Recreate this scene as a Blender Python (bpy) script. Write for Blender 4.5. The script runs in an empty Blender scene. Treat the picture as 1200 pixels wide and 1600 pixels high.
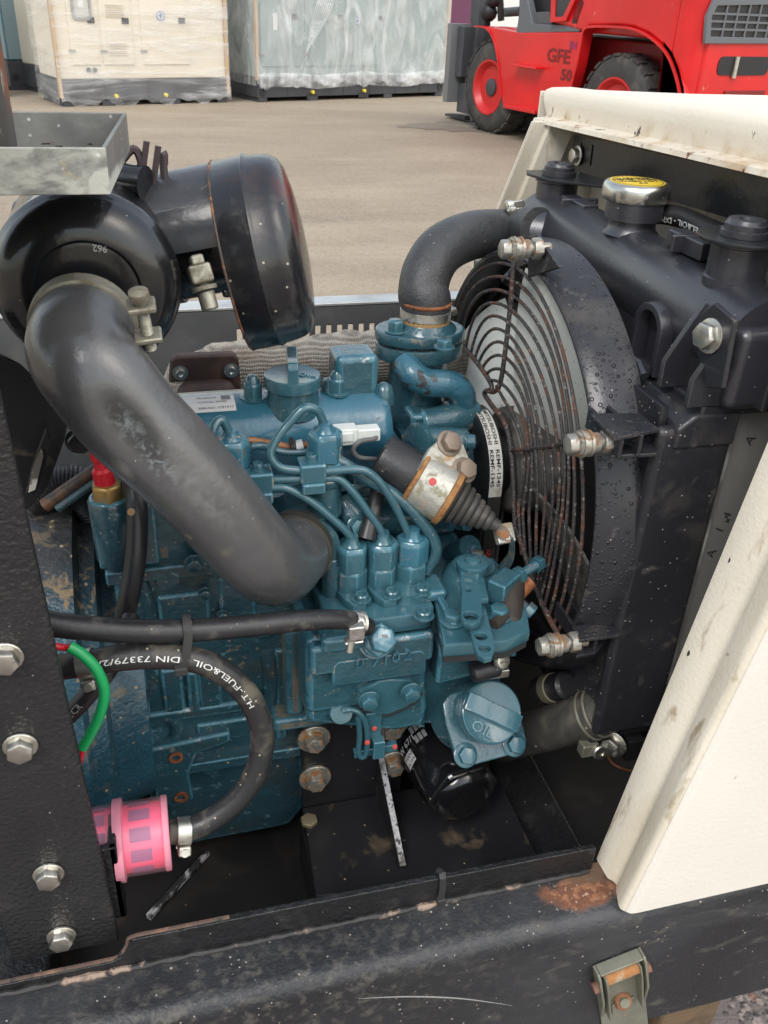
import bpy, math, random
from math import sin, cos, pi, radians, sqrt
from mathutils import Vector as V, Matrix
random.seed(7)
C = bpy.context.scene.collection
SC = bpy.context.scene

# ---------------------------------------------------------------- camera
CAM_H = 1.30
RX = (0.96576848, -0.09485226, 0.24144212)      # world X, Y, Z written in the lens' right / down / forward axes
RY = (-0.25607159, -0.49734135, 0.82890224)
RZ = (0.0414559, -0.86235412, -0.50460556)
cam_d = bpy.data.cameras.new('camera')
cam = bpy.data.objects.new('camera', cam_d); C.objects.link(cam)
cam.matrix_world = Matrix(((RX[0], -RX[1], -RX[2], 0), (RY[0], -RY[1], -RY[2], 0), (RZ[0], -RZ[1], -RZ[2], CAM_H), (0, 0, 0, 1)))
cam_d.sensor_fit = 'VERTICAL'; cam_d.sensor_height = 24.0; cam_d.sensor_width = 18.0
cam_d.lens = 1400 / 1600 * 24.0
cam_d.clip_start = 0.02; cam_d.clip_end = 8000
cam_d.dof.use_dof = True; cam_d.dof.focus_distance = 0.72; cam_d.dof.aperture_fstop = 36.0
SC.camera = cam
SC.render.resolution_x, SC.render.resolution_y = 768, 1024

# ---------------------------------------------------------------- sky, sun, exposure
SUN_EL, SUN_AZ = radians(48), radians(-42)
world = bpy.data.worlds.new('World'); SC.world = world; world.use_nodes = True
wn = world.node_tree.nodes; wl = world.node_tree.links
sky = wn.new('ShaderNodeTexSky'); sky.sky_type = 'NISHITA'; sky.sun_disc = False
sky.sun_elevation = SUN_EL; sky.sun_rotation = radians(180) + SUN_AZ
sky.air_density = 1.6; sky.dust_density = 2.2; sky.ozone_density = 1.0; sky.altitude = 0
hs = wn.new('ShaderNodeHueSaturation'); hs.inputs['Saturation'].default_value = 0.50
bg = wn['Background']; bg.inputs['Strength'].default_value = 0.15
wl.new(sky.outputs[0], hs.inputs['Color']); wl.new(hs.outputs[0], bg.inputs['Color'])
sun_d = bpy.data.lights.new('sun', 'SUN'); sun_d.energy = 1.5; sun_d.angle = radians(26); sun_d.color = (1.0, 0.965, 0.92)
sun = bpy.data.objects.new('sun', sun_d); C.objects.link(sun)
sd = V((sin(SUN_AZ) * cos(SUN_EL), -cos(SUN_AZ) * cos(SUN_EL), sin(SUN_EL)))       # towards the sun
sun.rotation_euler = (-sd).to_track_quat('-Z', 'Y').to_euler()
sun.location = sd * 30
SC.view_settings.view_transform = 'Standard'; SC.view_settings.look = 'None'
SC.view_settings.exposure = 0.66; SC.view_settings.gamma = 1.0; SC.view_settings.use_curve_mapping = False
SC.render.engine = 'CYCLES'
SC.cycles.max_bounces = 8; SC.cycles.transparent_max_bounces = 12; SC.cycles.use_denoising = True
SC.cycles.caustics_reflective = False; SC.cycles.caustics_refractive = False

# ---------------------------------------------------------------- survey of the photograph: sight line of a pixel met with a real plane
def sight(px, py):
    a, b, c = px - 600.0, py - 800.0, 1400.0
    return V((RX[0]*a + RX[1]*b + RX[2]*c, RY[0]*a + RY[1]*b + RY[2]*c, RZ[0]*a + RZ[1]*b + RZ[2]*c))
EYE = V((0, 0, CAM_H))
def oy(px, py, y): d = sight(px, py); return EYE + d * (y / d.y)
def ox(px, py, x): d = sight(px, py); return EYE + d * (x / d.x)
def oz(px, py, z): d = sight(px, py); return EYE + d * ((z - CAM_H) / d.z)
def opl(px, py, p0, n): d = sight(px, py); return EYE + d * ((V(p0) - EYE).dot(V(n)) / d.dot(V(n)))

# ---------------------------------------------------------------- mesh builder
def frame_of(ax):
    ax = V(ax).normalized()
    t = V((0, 0, 1)) if abs(ax.z) < .9 else V((1, 0, 0))
    u = t.cross(ax).normalized(); w = ax.cross(u)
    return u, w, ax                          # u, w span the plane, ax the axis
def axes_m(o, u, w, a):
    return Matrix(((u.x, w.x, a.x, o.x), (u.y, w.y, a.y, o.y), (u.z, w.z, a.z, o.z), (0, 0, 0, 1)))
def spl(pts, n=8, closed=False):
    p = [V(q) for q in pts]; out = []
    m = len(p); rng = m if closed else m - 1
    for i in range(rng):
        p0 = p[(i-1) % m] if closed or i > 0 else p[0]*2 - p[1]
        p1 = p[i]; p2 = p[(i+1) % m]
        p3 = p[(i+2) % m] if closed or i+2 < m else p[m-1]*2 - p[m-2]
        for k in range(n):
            t = k / n
            out.append(0.5*((2*p1) + (p2-p0)*t + (2*p0-5*p1+4*p2-p3)*t*t + (3*p1-p0-3*p2+p3)*t*t*t))
    if not closed: out.append(p[-1])
    return out
class MB:
    def __init__(s): s.v = []; s.f = []; s.flat = set(); s.worn = set()
    def add(s, vs, fs):
        o = len(s.v); s.v += [V(v) for v in vs]; s.f += [tuple(i+o for i in f) for f in fs]; return s
    def box(s, lo, hi, m=None):
        x0, y0, z0 = lo; x1, y1, z1 = hi
        vs = [V((x, y, z)) for z in (z0, z1) for y in (y0, y1) for x in (x0, x1)]
        if m: vs = [m @ v for v in vs]
        return s.add(vs, [(0,2,3,1), (4,5,7,6), (0,1,5,4), (2,6,7,3), (0,4,6,2), (1,3,7,5)])
    def hexa(s, a, b):                       # two quads, joined
        return s.add(list(a)+list(b), [(3,2,1,0), (4,5,6,7)] + [(i, (i+1) % 4, 4+(i+1) % 4, 4+i) for i in range(4)])
    def prism(s, poly, vec):
        n = len(poly); vec = V(vec)
        a = [V(p) for p in poly]; b = [p + vec for p in a]
        nrm = V((0,0,0))
        for i in range(n): nrm += a[i].cross(a[(i+1) % n])
        fl = nrm.dot(vec) > 0
        fs = [tuple(range(n))[::-1], tuple(range(n, 2*n))] if fl else [tuple(range(n)), tuple(range(n, 2*n))[::-1]]
        for i in range(n):
            j = (i+1) % n
            fs.append((i, j, n+j, n+i) if fl else (j, i, n+i, n+j))
        return s.add(a+b, fs)
    def tube(s, path, r, seg=12, caps=True, closed=False, flat=1.0, up=None):
        path = [V(p) for p in path]; n = len(path)
        rr = r if isinstance(r, (list, tuple)) else [r]*n
        vs = []; u = None
        for i, p in enumerate(path):
            t = (path[(i+1) % n] - path[i-1]) if closed else (path[min(i+1, n-1)] - path[max(i-1, 0)])
            t = t.normalized() if t.length > 1e-9 else V((0,0,1))
            if u is None:
                u = frame_of(t)[0] if up is None else (V(up) - t*V(up).dot(t)).normalized()
            else:
                u = u - t*u.dot(t); u = u.normalized() if u.length > 1e-6 else frame_of(t)[0]
            w = t.cross(u)
            for k in range(seg):
                a = 2*pi*k/seg
                vs.append(p + (u*cos(a) + w*sin(a)*flat)*rr[i])
        fs = []
        for i in range(n if closed else n-1):
            for k in range(seg):
                a0 = i*seg+k; a1 = i*seg+(k+1) % seg; b0 = ((i+1) % n)*seg+k; b1 = ((i+1) % n)*seg+(k+1) % seg
                fs.append((a0, a1, b1, b0))
        if caps and not closed:
            fs.append(tuple(range(seg))[::-1]); fs.append(tuple(range((n-1)*seg, n*seg)))
        return s.add(vs, fs)
    def lathe(s, o, ax, prof, seg=24, m=None, ph=0.0):   # profile of (distance along the axis, radius)
        u, w, a = frame_of(ax); o = V(o); vs = []; fs = []; rows = []
        for (t, r) in prof:
            if r < 1e-7: rows.append([len(vs)]); vs.append(o + a*t)
            else:
                rows.append(list(range(len(vs), len(vs)+seg)))
                vs += [o + a*t + (u*cos(2*pi*k/seg+ph) + w*sin(2*pi*k/seg+ph))*r for k in range(seg)]
        for A, B in zip(rows, rows[1:]):
            for k in range(seg):
                k2 = (k+1) % seg
                if len(A) == 1 and len(B) == 1: break
                if len(A) == 1: fs.append((A[0], B[k2], B[k]))
                elif len(B) == 1: fs.append((A[k], A[k2], B[0]))
                else: fs.append((A[k], A[k2], B[k2], B[k]))
        if len(rows[0]) > 1: fs.append(tuple(rows[0])[::-1])
        if len(rows[-1]) > 1: fs.append(tuple(rows[-1]))
        return s.add(vs, fs)
    def tyre(s, o, ax, prof, seg):             # a ring: the profile closed on itself, no end discs
        u, w, a = frame_of(ax); n = len(prof); vs = []; fs = []
        for t, r in prof: vs += [V(o) + a*t + (u*cos(2*pi*k/seg) + w*sin(2*pi*k/seg))*r for k in range(seg)]
        for j in range(n):
            for k in range(seg): fs.append((j*seg+k, j*seg+(k+1) % seg, ((j+1) % n)*seg+(k+1) % seg, ((j+1) % n)*seg+k))
        return s.add(vs, fs)
    def cyl(s, a, b, r, seg=16, r2=None, ch=0.0):
        a = V(a); b = V(b); L = (b-a).length; r2 = r if r2 is None else r2
        pr = [(0, r), (L, r2)] if not ch else [(0, r-ch), (ch, r), (L-ch, r2), (L, r2-ch)]
        return s.lathe(a, b-a, pr, seg)
    def ball(s, c, r, seg=12, sc=(1,1,1)):
        n = seg//2; pr = [(-r*cos(pi*i/n), r*sin(pi*i/n)) for i in range(n+1)]
        k = len(s.v); s.lathe((0,0,0), (0,0,1), pr, seg)
        for i in range(k, len(s.v)): v = s.v[i]; s.v[i] = V(c) + V((v.x*sc[0], v.y*sc[1], v.z*sc[2]))
        return s
    def hexhead(s, o, ax, r, h, washer=0.0, wt=0.0016, ph=0.0, dome=False):
        o = V(o); a = V(ax).normalized()
        if washer: s.lathe(o, a, [(0, washer), (wt*.7, washer), (wt, washer*.93)], 20); o = o + a*wt
        u, w, _ = frame_of(a); rows = []; k0 = len(s.v)
        for t, q in ((0, 1), (h*.80, 1), (h*.95, .93), (h, .84)):
            for k in range(6):
                for d in (-.055, .055): g = ph + pi/3*k + d; s.v.append(o + a*t + (u*cos(g) + w*sin(g))*r*q)
        for j in range(3):
            for k in range(12):
                s.flat.add(len(s.f))
                if j or k % 2 == 0: s.worn.add(len(s.f))  # corner and chamfer faces that take the painted highlight colour
                s.f.append((k0+j*12+k, k0+j*12+(k+1) % 12, k0+(j+1)*12+(k+1) % 12, k0+(j+1)*12+k))
        s.f.append(tuple(range(k0, k0+12))[::-1]); s.f.append(tuple(range(k0+36, k0+48)))
        if dome: s.lathe(o + a*h*.98, a, [(0, r*.84), (h*.5, r*.78), (h*.85, r*.5), (h*.98, 0)], 14)
        return s
    def grid(s, fn, nu, nv, closed_u=False):
        vs = [fn(i/(nu if closed_u else nu-1), j/(nv-1)) for j in range(nv) for i in range(nu)]
        fs = []
        for j in range(nv-1):
            for i in range(nu if closed_u else nu-1):
                i2 = (i+1) % nu
                fs.append((j*nu+i, j*nu+i2, (j+1)*nu+i2, (j+1)*nu+i))
        return s.add(vs, fs)
    def slab(s, fn, nu, nv, th):             # curved sheet with a real thickness
        P = [[V(fn(i/(nu-1), j/(nv-1))) for i in range(nu)] for j in range(nv)]
        def nrm(i, j):
            a = P[j][min(i+1, nu-1)] - P[j][max(i-1, 0)]; b = P[min(j+1, nv-1)][i] - P[max(j-1, 0)][i]
            return a.cross(b).normalized()
        top = [P[j][i] for j in range(nv) for i in range(nu)]
        bot = [P[j][i] - nrm(i, j)*th for j in range(nv) for i in range(nu)]
        n = nu*nv; fs = []
        for j in range(nv-1):
            for i in range(nu-1):
                a, b, c, d = j*nu+i, j*nu+i+1, (j+1)*nu+i+1, (j+1)*nu+i
                fs.append((a, b, c, d)); fs.append((n+d, n+c, n+b, n+a))
        edge = [i for i in range(nu)] + [j*nu+nu-1 for j in range(1, nv)] + [(nv-1)*nu+i for i in range(nu-2, -1, -1)] + [j*nu for j in range(nv-2, 0, -1)]
        for a, b in zip(edge, edge[1:]+edge[:1]): fs.append((b, a, n+a, n+b))
        return s.add(top+bot, fs)
    def tri(s, mesh, fn):                    # take over a mesh, its points moved by fn
        return s.add([fn(v.co.copy()) for v in mesh.vertices], [tuple(p.vertices) for p in mesh.polygons])

_tc = {}
def flat_mesh(outline, holes=(), th=0.002, bev=0.0):
    cu = bpy.data.curves.new('outline', 'CURVE'); cu.dimensions = '2D'; cu.fill_mode = 'BOTH'
    for ring in [outline]+list(holes):
        sp = cu.splines.new('POLY'); sp.points.add(len(ring)-1); sp.use_cyclic_u = True
        for q, p in zip(sp.points, ring): q.co = (p[0], p[1], 0, 1)
    cu.extrude = max(th/2 - bev, 0.00005); cu.bevel_depth = bev; cu.bevel_resolution = 1
    if bev: cu.offset = -bev
    o = bpy.data.objects.new('outline', cu); me = bpy.data.meshes.new_from_object(o)
    bpy.data.objects.remove(o); bpy.data.curves.remove(cu)
    return me
def circ(x, y, r, n=16, ry=None): return [(x + r*cos(2*pi*k/n), y + (ry or r)*sin(2*pi*k/n)) for k in range(n)]
def rrect(x0, y0, x1, y1, r, n=4):
    out = []
    for cx, cy, a0 in ((x1-r, y1-r, 0), (x0+r, y1-r, 90), (x0+r, y0+r, 180), (x1-r, y0+r, 270)):
        for k in range(n+1): a = radians(a0 + 90*k/n); out.append((cx + r*cos(a), cy + r*sin(a)))
    return out
def plate(mb, m, outline, holes=(), th=0.002, bev=0.0):     # outline in the x-y plane of matrix m, thickness along its z
    me = flat_mesh(outline, holes, th, bev); mb.tri(me, lambda p: m @ p); bpy.data.meshes.remove(me); return mb
def text_mesh(body, size, ext=0.0001, res=2, bold=0.0, sx=1.0):
    cu = bpy.data.curves.new('text', 'FONT'); cu.body = body; cu.size = size; cu.extrude = ext; cu.resolution_u = res
    cu.align_x = 'LEFT'; cu.offset = bold
    o = bpy.data.objects.new('text', cu); me = bpy.data.meshes.new_from_object(o)
    bpy.data.objects.remove(o); bpy.data.curves.remove(cu)
    for v in me.vertices: v.co.x *= sx
    return me
def width_of(me): xs = [v.co.x for v in me.vertices]; return (min(xs), max(xs)) if xs else (0, 0)

# ---------------------------------------------------------------- linking
LOC = {}                                      # world place of each thing's base
_flat = {}; _worn = {}
def wear(me, mt, bevel=None):                 # lighter edge colour on nuts and castings: painted highlights plus thin worn paint
    w = M.get('worn_blue') if 'blue' in mt.name else None
    if w is None: return
    me.materials.append(w)
    for p in me.polygons:
        if p.index in _worn.get(me.name, ()): p.material_index = 1
    if bevel: bevel.material = 1
def _mesh(name, mb):
    me = bpy.data.meshes.new(name); _flat[me.name] = set(mb.flat); _worn[me.name] = set(mb.worn); me.from_pydata([tuple(v) for v in mb.v], [], mb.f); me.validate(); me.update(); return me
def finish(o, bevel, seg, sharp, smooth):
    me = o.data
    if smooth:
        fl = getattr(me, 'name', None) and _flat.get(me.name, ())
        for p in me.polygons: p.use_smooth = p.index not in fl
    if bevel:
        b = o.modifiers.new('bevel', 'BEVEL'); b.width = bevel; b.segments = seg; b.limit_method = 'ANGLE'; b.angle_limit = radians(35)
        b.harden_normals = True; b.use_clamp_overlap = True
    elif smooth: me.set_sharp_from_angle(angle=radians(sharp))
    wear(me, me.materials[0], o.modifiers.get('bevel'))
def thing(name, label, cat, loc, group=None):
    o = bpy.data.objects.new(name, None); C.objects.link(o); o.location = loc; o.empty_display_size = 0.05
    o['label'] = label; o['category'] = cat
    if group: o['group'] = group
    LOC[o.name] = V(loc); return o
def part(name, mb, mat, parent, bevel=0.0, seg=2, sharp=38, smooth=True, label=None, kind=None):
    base = LOC[parent.name]
    for i in range(len(mb.v)): mb.v[i] = mb.v[i] - base
    o = bpy.data.objects.new(name, _mesh(name, mb)); C.objects.link(o); o.parent = parent
    o.data.materials.append(mat); finish(o, bevel, seg, sharp, smooth)
    if label: o['label'] = label
    if kind: o['kind'] = kind
    LOC[o.name] = base; return o
def solo(name, mb, mat, label=None, cat=None, kind=None, group=None, bevel=0.0, seg=2, sharp=38, smooth=True, loc=None):
    loc = V(loc) if loc is not None else V((0,0,0))
    for i in range(len(mb.v)): mb.v[i] = mb.v[i] - loc
    o = bpy.data.objects.new(name, _mesh(name, mb)); C.objects.link(o); o.location = loc
    o.data.materials.append(mat); finish(o, bevel, seg, sharp, smooth)
    if label: o['label'] = label; o['category'] = cat
    if kind: o['kind'] = kind
    if group: o['group'] = group
    LOC[o.name] = loc; return o
_proto = {}
def piece(name, key, build, mat, parent, m, bevel=0.0, label=None, sharp=35):   # alike pieces share one mesh; m places each in the world
    if (key, mat.name) not in _proto:
        mb = build(MB()); me = _mesh(name, mb); me.materials.append(mat); wear(me, mat)
        for p in me.polygons: p.use_smooth = p.index not in mb.flat
        me.set_sharp_from_angle(angle=radians(sharp)); _proto[(key, mat.name)] = me
    o = bpy.data.objects.new(name, _proto[(key, mat.name)]); C.objects.link(o); o.parent = parent
    base = LOC[parent.name]
    o.matrix_local = Matrix.Translation(-base) @ m
    if label: o['label'] = label
    LOC[o.name] = base; return o
def at(p, ax, spin=0.0):
    u, w, a = frame_of(ax); return axes_m(V(p), u, w, a) @ Matrix.Rotation(spin, 4, 'Z')

# ---------------------------------------------------------------- materials
def mat(name, col, rough=.5, metal=0.0, coat=0.0, layers=(), bump=(), var=None, spec=None, alpha=None, trans=0.0, sss=0.0):
    m = bpy.data.materials.new(name); m.use_nodes = True; nt = m.node_tree; N = nt.nodes; L = nt.links
    b = N['Principled BSDF']; tc = N.new('ShaderNodeTexCoord')
    def noise(scale, detail=5, dist=0.0, sc=(1,1,1), ofs=0.0, ro=.55):
        mp = N.new('ShaderNodeMapping'); mp.inputs['Scale'].default_value = sc; mp.inputs['Location'].default_value = (ofs, ofs*.7, ofs*1.3)
        n = N.new('ShaderNodeTexNoise'); n.inputs['Scale'].default_value = scale; n.inputs['Detail'].default_value = detail
        n.inputs['Distortion'].default_value = dist; n.inputs['Roughness'].default_value = ro
        L.new(tc.outputs['Object'], mp.inputs[0]); L.new(mp.outputs[0], n.inputs['Vector']); return n.outputs['Fac']
    def ramp(src, lo, hi):
        r = N.new('ShaderNodeMapRange'); r.inputs['From Min'].default_value = lo; r.inputs['From Max'].default_value = hi; r.clamp = True
        L.new(src, r.inputs['Value']); return r.outputs[0]
    def mul(a, c):
        q = N.new('ShaderNodeMath'); q.operation = 'MULTIPLY'
        for k, x in ((0, a), (1, c)):
            if hasattr(x, 'is_output'): L.new(x, q.inputs[k])
            else: q.inputs[k].default_value = x
        return q.outputs[0]
    def speck(scale, size, ofs=0.0, keep=.5):
        mp = N.new('ShaderNodeMapping'); mp.inputs['Location'].default_value = (ofs, ofs, ofs)
        v = N.new('ShaderNodeTexVoronoi'); v.inputs['Scale'].default_value = scale
        L.new(tc.outputs['Object'], mp.inputs[0]); L.new(mp.outputs[0], v.inputs['Vector'])
        a = ramp(v.outputs['Distance'], size, size*.6)
        sp = N.new('ShaderNodeSeparateColor'); L.new(v.outputs['Color'], sp.inputs[0])
        return mul(a, ramp(sp.outputs[0], keep, keep+.02))
    def mixc(f, a, c):
        q = N.new('ShaderNodeMix'); q.data_type = 'RGBA'; L.new(f, q.inputs['Factor'])
        for k, x in ((6, a), (7, c)):
            if hasattr(x, 'is_output'): L.new(x, q.inputs[k])
            else: q.inputs[k].default_value = (*x, 1)
        return q.outputs[2]
    def mixf(f, a, c):
        q = N.new('ShaderNodeMix'); q.data_type = 'FLOAT'; L.new(f, q.inputs['Factor'])
        for k, x in ((2, a), (3, c)):
            if hasattr(x, 'is_output'): L.new(x, q.inputs[k])
            else: q.inputs[k].default_value = x
        return q.outputs[0]
    c = col; r = rough; me = metal; hgt = None
    if var: c = mixc(ramp(noise(var[0], 6, .3), .3, .7), tuple(x*(1-var[1]) for x in col), tuple(min(1, x*(1+var[1])) for x in col))
    for i, l in enumerate(layers):
        k = l.get('kind', 'noise'); of = 3.7*i + 1.1
        if k == 'noise': f = ramp(noise(l['scale'], l.get('detail', 7), l.get('dist', .4), l.get('sc', (1,1,1)), l.get('ofs', of), l.get('ro', .6)), l['lo'], l['hi'])
        elif k == 'speck': f = speck(l['scale'], l['size'], of, l.get('keep', .5))
        elif k == 'flat':                                 # everywhere
            q = N.new('ShaderNodeValue'); q.outputs[0].default_value = 1; f = q.outputs[0]
        if 'near' in l:                                   # a patch about a point, ragged by noise; point in the object's own metres
            px, py, pz, rad = l['near']
            vm = N.new('ShaderNodeVectorMath'); vm.operation = 'SUBTRACT'; vm.inputs[1].default_value = (px, py, pz)
            L.new(tc.outputs['Object'], vm.inputs[0])
            if 'rot' in l:
                vr = N.new('ShaderNodeVectorRotate'); vr.rotation_type = 'Y_AXIS'; vr.inputs['Angle'].default_value = l['rot']
                L.new(vm.outputs[0], vr.inputs['Vector']); vm = vr
            vs = N.new('ShaderNodeVectorMath'); vs.operation = 'MULTIPLY'; vs.inputs[1].default_value = l.get('nsc', (1,1,1))
            L.new(vm.outputs[0], vs.inputs[0])
            ln = N.new('ShaderNodeVectorMath'); ln.operation = 'LENGTH'; L.new(vs.outputs[0], ln.inputs[0])
            ad = N.new('ShaderNodeMath'); ad.operation = 'MULTIPLY_ADD'; L.new(noise(l.get('nscale', 90), 6, .3, ofs=of), ad.inputs[0])
            ad.inputs[1].default_value = rad*l.get('rag', 1.2); L.new(ln.outputs['Value'], ad.inputs[2])
            e = l.get('soft', .08)
            g = ramp(ad.outputs[0], rad*(1+l.get('rag', 1.2)*.5)*(1+e), rad*(1+l.get('rag', 1.2)*.5)*(1-e)); f = mul(f, g)
        if l.get('up'):                                   # settled on faces that look up
            gm = N.new('ShaderNodeNewGeometry'); sx = N.new('ShaderNodeSeparateXYZ'); L.new(gm.outputs['Normal'], sx.inputs[0])
            f = mul(f, ramp(sx.outputs[2], .1, .8))
        f = mul(f, l.get('amt', 1.0))
        c = mixc(f, c, l['col'])
        if 'rough' in l: r = mixf(f, r, l['rough'])
        if 'metal' in l: me = mixf(f, me, l['metal'])
        if 'h' in l:
            t = mul(f, l['h'])
            if hgt is None: hgt = t
            else:
                q = N.new('ShaderNodeMath'); q.operation = 'ADD'; L.new(hgt, q.inputs[0]); L.new(t, q.inputs[1]); hgt = q.outputs[0]
    for bm in bump:                                       # (scale, metres, detail, stretch) or ('speck', scale, size, metres)
        if bm[0] == 'speck': t = mul(speck(bm[1], bm[2], 9.3, .35), bm[3])
        else: t = mul(noise(bm[0], bm[2] if len(bm) > 2 else 3, 0, bm[3] if len(bm) > 3 else (1,1,1), 5.5), bm[1])
        if hgt is None: hgt = t
        else:
            q = N.new('ShaderNodeMath'); q.operation = 'ADD'; L.new(hgt, q.inputs[0]); L.new(t, q.inputs[1]); hgt = q.outputs[0]
    if hgt is not None:
        bn = N.new('ShaderNodeBump'); bn.inputs['Distance'].default_value = 1.0; bn.inputs['Strength'].default_value = 1.0
        L.new(hgt, bn.inputs['Height']); L.new(bn.outputs[0], b.inputs['Normal'])
    for key, x in (('Base Color', c), ('Roughness', r), ('Metallic', me)):
        if hasattr(x, 'is_output'): L.new(x, b.inputs[key])
        else: b.inputs[key].default_value = (*x, 1) if key == 'Base Color' else x
    if coat: b.inputs['Coat Weight'].default_value = coat; b.inputs['Coat Roughness'].default_value = .07
    if spec is not None: b.inputs['Specular IOR Level'].default_value = spec
    if trans: b.inputs['Transmission Weight'].default_value = trans
    if alpha is not None: b.inputs['Alpha'].default_value = alpha
    if sss: b.inputs['Subsurface Weight'].default_value = sss; b.inputs['Subsurface Radius'].default_value = (.004, .002, .002)
    return m
TAN = (.30, .21, .12); RUST = (.20, .065, .025); RUST2 = (.33, .13, .05); GRIME = (.10, .085, .06); DUST = (.36, .33, .27)
M = {}
M['blue'] = mat('engine_blue_paint', (.029, .088, .112), .27, coat=.6, var=(14, .12), layers=[
    dict(scale=22, lo=.60, hi=.72, col=(.055, .075, .075), rough=.55, amt=.6),
    dict(scale=34, lo=.655, hi=.70, col=TAN, rough=.85, amt=.55),
    dict(kind='speck', scale=210, size=.17, keep=.78, col=(.30, .25, .17), rough=.8, amt=.8), dict(scale=75, lo=.66, hi=.69, col=(.20, .16, .10), rough=.8, amt=.7)], bump=[(70, .0022, 4), (300, .0003, 3)])
M['blue_clean'] = mat('clean_blue_paint', (.037, .110, .140), .25, coat=.6, var=(20, .10), layers=[
    dict(scale=60, lo=.665, hi=.70, col=(.24, .12, .055), rough=.7, amt=.7),
    dict(kind='speck', scale=260, size=.14, keep=.92, col=(.3, .27, .2), rough=.8, amt=.6)], bump=[(120, .0005, 3)])
M['blue_dirty'] = mat('dirty_blue_paint', (.024, .072, .093), .28, coat=.6, var=(16, .2), layers=[
    dict(scale=16, lo=.50, hi=.66, col=(.045, .05, .048), rough=.6, amt=.75),
    dict(scale=46, lo=.65, hi=.69, col=(.27, .185, .10), rough=.9, amt=.6), dict(scale=110, lo=.62, hi=.67, col=(.16, .30, .36), rough=.5, amt=.6),
    dict(kind='speck', scale=130, size=.2, keep=.88, col=(.38, .30, .19), rough=.9, amt=.8), dict(kind='speck', scale=260, size=.2, keep=.86, col=(.40, .36, .28), rough=.9, amt=.7)], bump=[(60, .0025, 5), (260, .0006, 3)])
M['worn_blue'] = mat('worn_edge_paint', (.055, .165, .215), .26, coat=.6, layers=[dict(scale=45, lo=.52, hi=.60, col=(.026, .10, .14), amt=.9), dict(scale=70, lo=.64, hi=.68, col=(.30, .25, .16), rough=.7), dict(scale=90, lo=.60, hi=.64, col=(.30, .33, .34), rough=.35, metal=.6)], bump=[(200, .0004, 3)])  # highlights of edges and raised letters painted in, among worn chips and dirt
M['powder'] = mat('black_powder_coat', (.014, .0145, .016), .38, var=(9, .25), layers=[
    dict(scale=30, lo=.56, hi=.74, col=(.06, .058, .054), rough=.7, amt=.5),
    dict(kind='speck', scale=150, size=.11, keep=.86, col=(.42, .40, .36), rough=.8)], bump=[(210, .0016, 2)])
M['black'] = mat('black_satin_paint', (.013, .014, .016), .30, var=(9, .25), layers=[
    dict(scale=18, lo=.58, hi=.75, col=(.075, .068, .055), rough=.75, amt=.5),
    dict(kind='speck', scale=170, size=.12, keep=.88, col=(.35, .30, .22), rough=.9)], bump=[(160, .0003, 3)])
M['rubber'] = mat('black_rubber', (.020, .020, .022), .38, var=(30, .2), layers=[
    dict(scale=45, lo=.56, hi=.70, col=(.13, .12, .10), rough=.85, amt=.55),
    dict(kind='speck', scale=240, size=.16, keep=.86, col=(.33, .29, .22), rough=.9, amt=.8)], bump=[(300, .0002, 3)])
M['plastic'] = mat('black_radiator_plastic', (.026, .026, .033), .36, var=(8, .2), layers=[
    dict(scale=20, lo=.60, hi=.75, col=(.10, .095, .085), rough=.7, amt=.5),
    dict(kind='speck', scale=190, size=.13, keep=.84, col=(.36, .34, .31), rough=.8)], bump=[(260, .0002, 2)], spec=.95)
M['zinc'] = mat('zinc_plated_steel', (.60, .58, .52), .36, 1.0, var=(60, .2), layers=[
    dict(scale=90, lo=.60, hi=.70, col=(.30, .17, .08), rough=.8, metal=0.2, amt=.75),
    dict(scale=50, lo=.50, hi=.62, col=(.44, .43, .39), rough=.6, metal=.5, amt=.6)], bump=[(300, .0002, 3)])
M['galv'] = mat('galvanised_steel', (.46, .46, .44), .42, .75, var=(24, .18), layers=[
    dict(scale=9, lo=.46, hi=.56, col=(.50, .50, .45), rough=.75, metal=0.1, amt=.8),
    dict(scale=60, lo=.64, hi=.72, col=(.26, .20, .13), rough=.9, metal=0, amt=.6)], bump=[(150, .0002, 3)])
M['rust'] = mat('rusty_steel', RUST, .85, layers=[dict(scale=80, lo=.45, hi=.6, col=RUST2, amt=.8), dict(scale=140, lo=.6, hi=.65, col=(.06, .04, .035))], bump=[(220, .001, 5)])
M['wire'] = mat('rusted_guard_wire', (.055, .050, .050), .5, .2, layers=[
    dict(scale=40, lo=.50, hi=.60, col=(.115, .055, .038), rough=.85, metal=0), dict(scale=260, lo=.58, hi=.64, col=(.26, .235, .21), rough=.9, metal=0)], bump=[(420, .0016, 5)])
M['cream'] = mat('cream_canopy_paint', (.72, .665, .575), .42, var=(5, .04), layers=[
    dict(scale=10, lo=.55, hi=.78, col=(.58, .50, .36), rough=.6, amt=.5),
    dict(scale=50, lo=.715, hi=.76, col=(.20, .13, .07), rough=.8, amt=.8),
    dict(kind='speck', scale=120, size=.05, keep=.9, col=(.15, .12, .09))], bump=[(320, .0004, 2)])
M['cream_grime'] = mat('grimy_cream_paint', (.70, .64, .53), .5, var=(8, .08), layers=[
    dict(scale=12, lo=.48, hi=.7, col=(.48, .40, .24), rough=.7, amt=.65, sc=(1,1,.35)),
    dict(scale=38, lo=.60, hi=.68, col=(.25, .17, .08), rough=.85, amt=.7, sc=(1,1,.22)),
    dict(scale=70, lo=.68, hi=.71, col=(.16, .075, .03), rough=.9, amt=.8)], bump=[(320, .0004, 2)])
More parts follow.
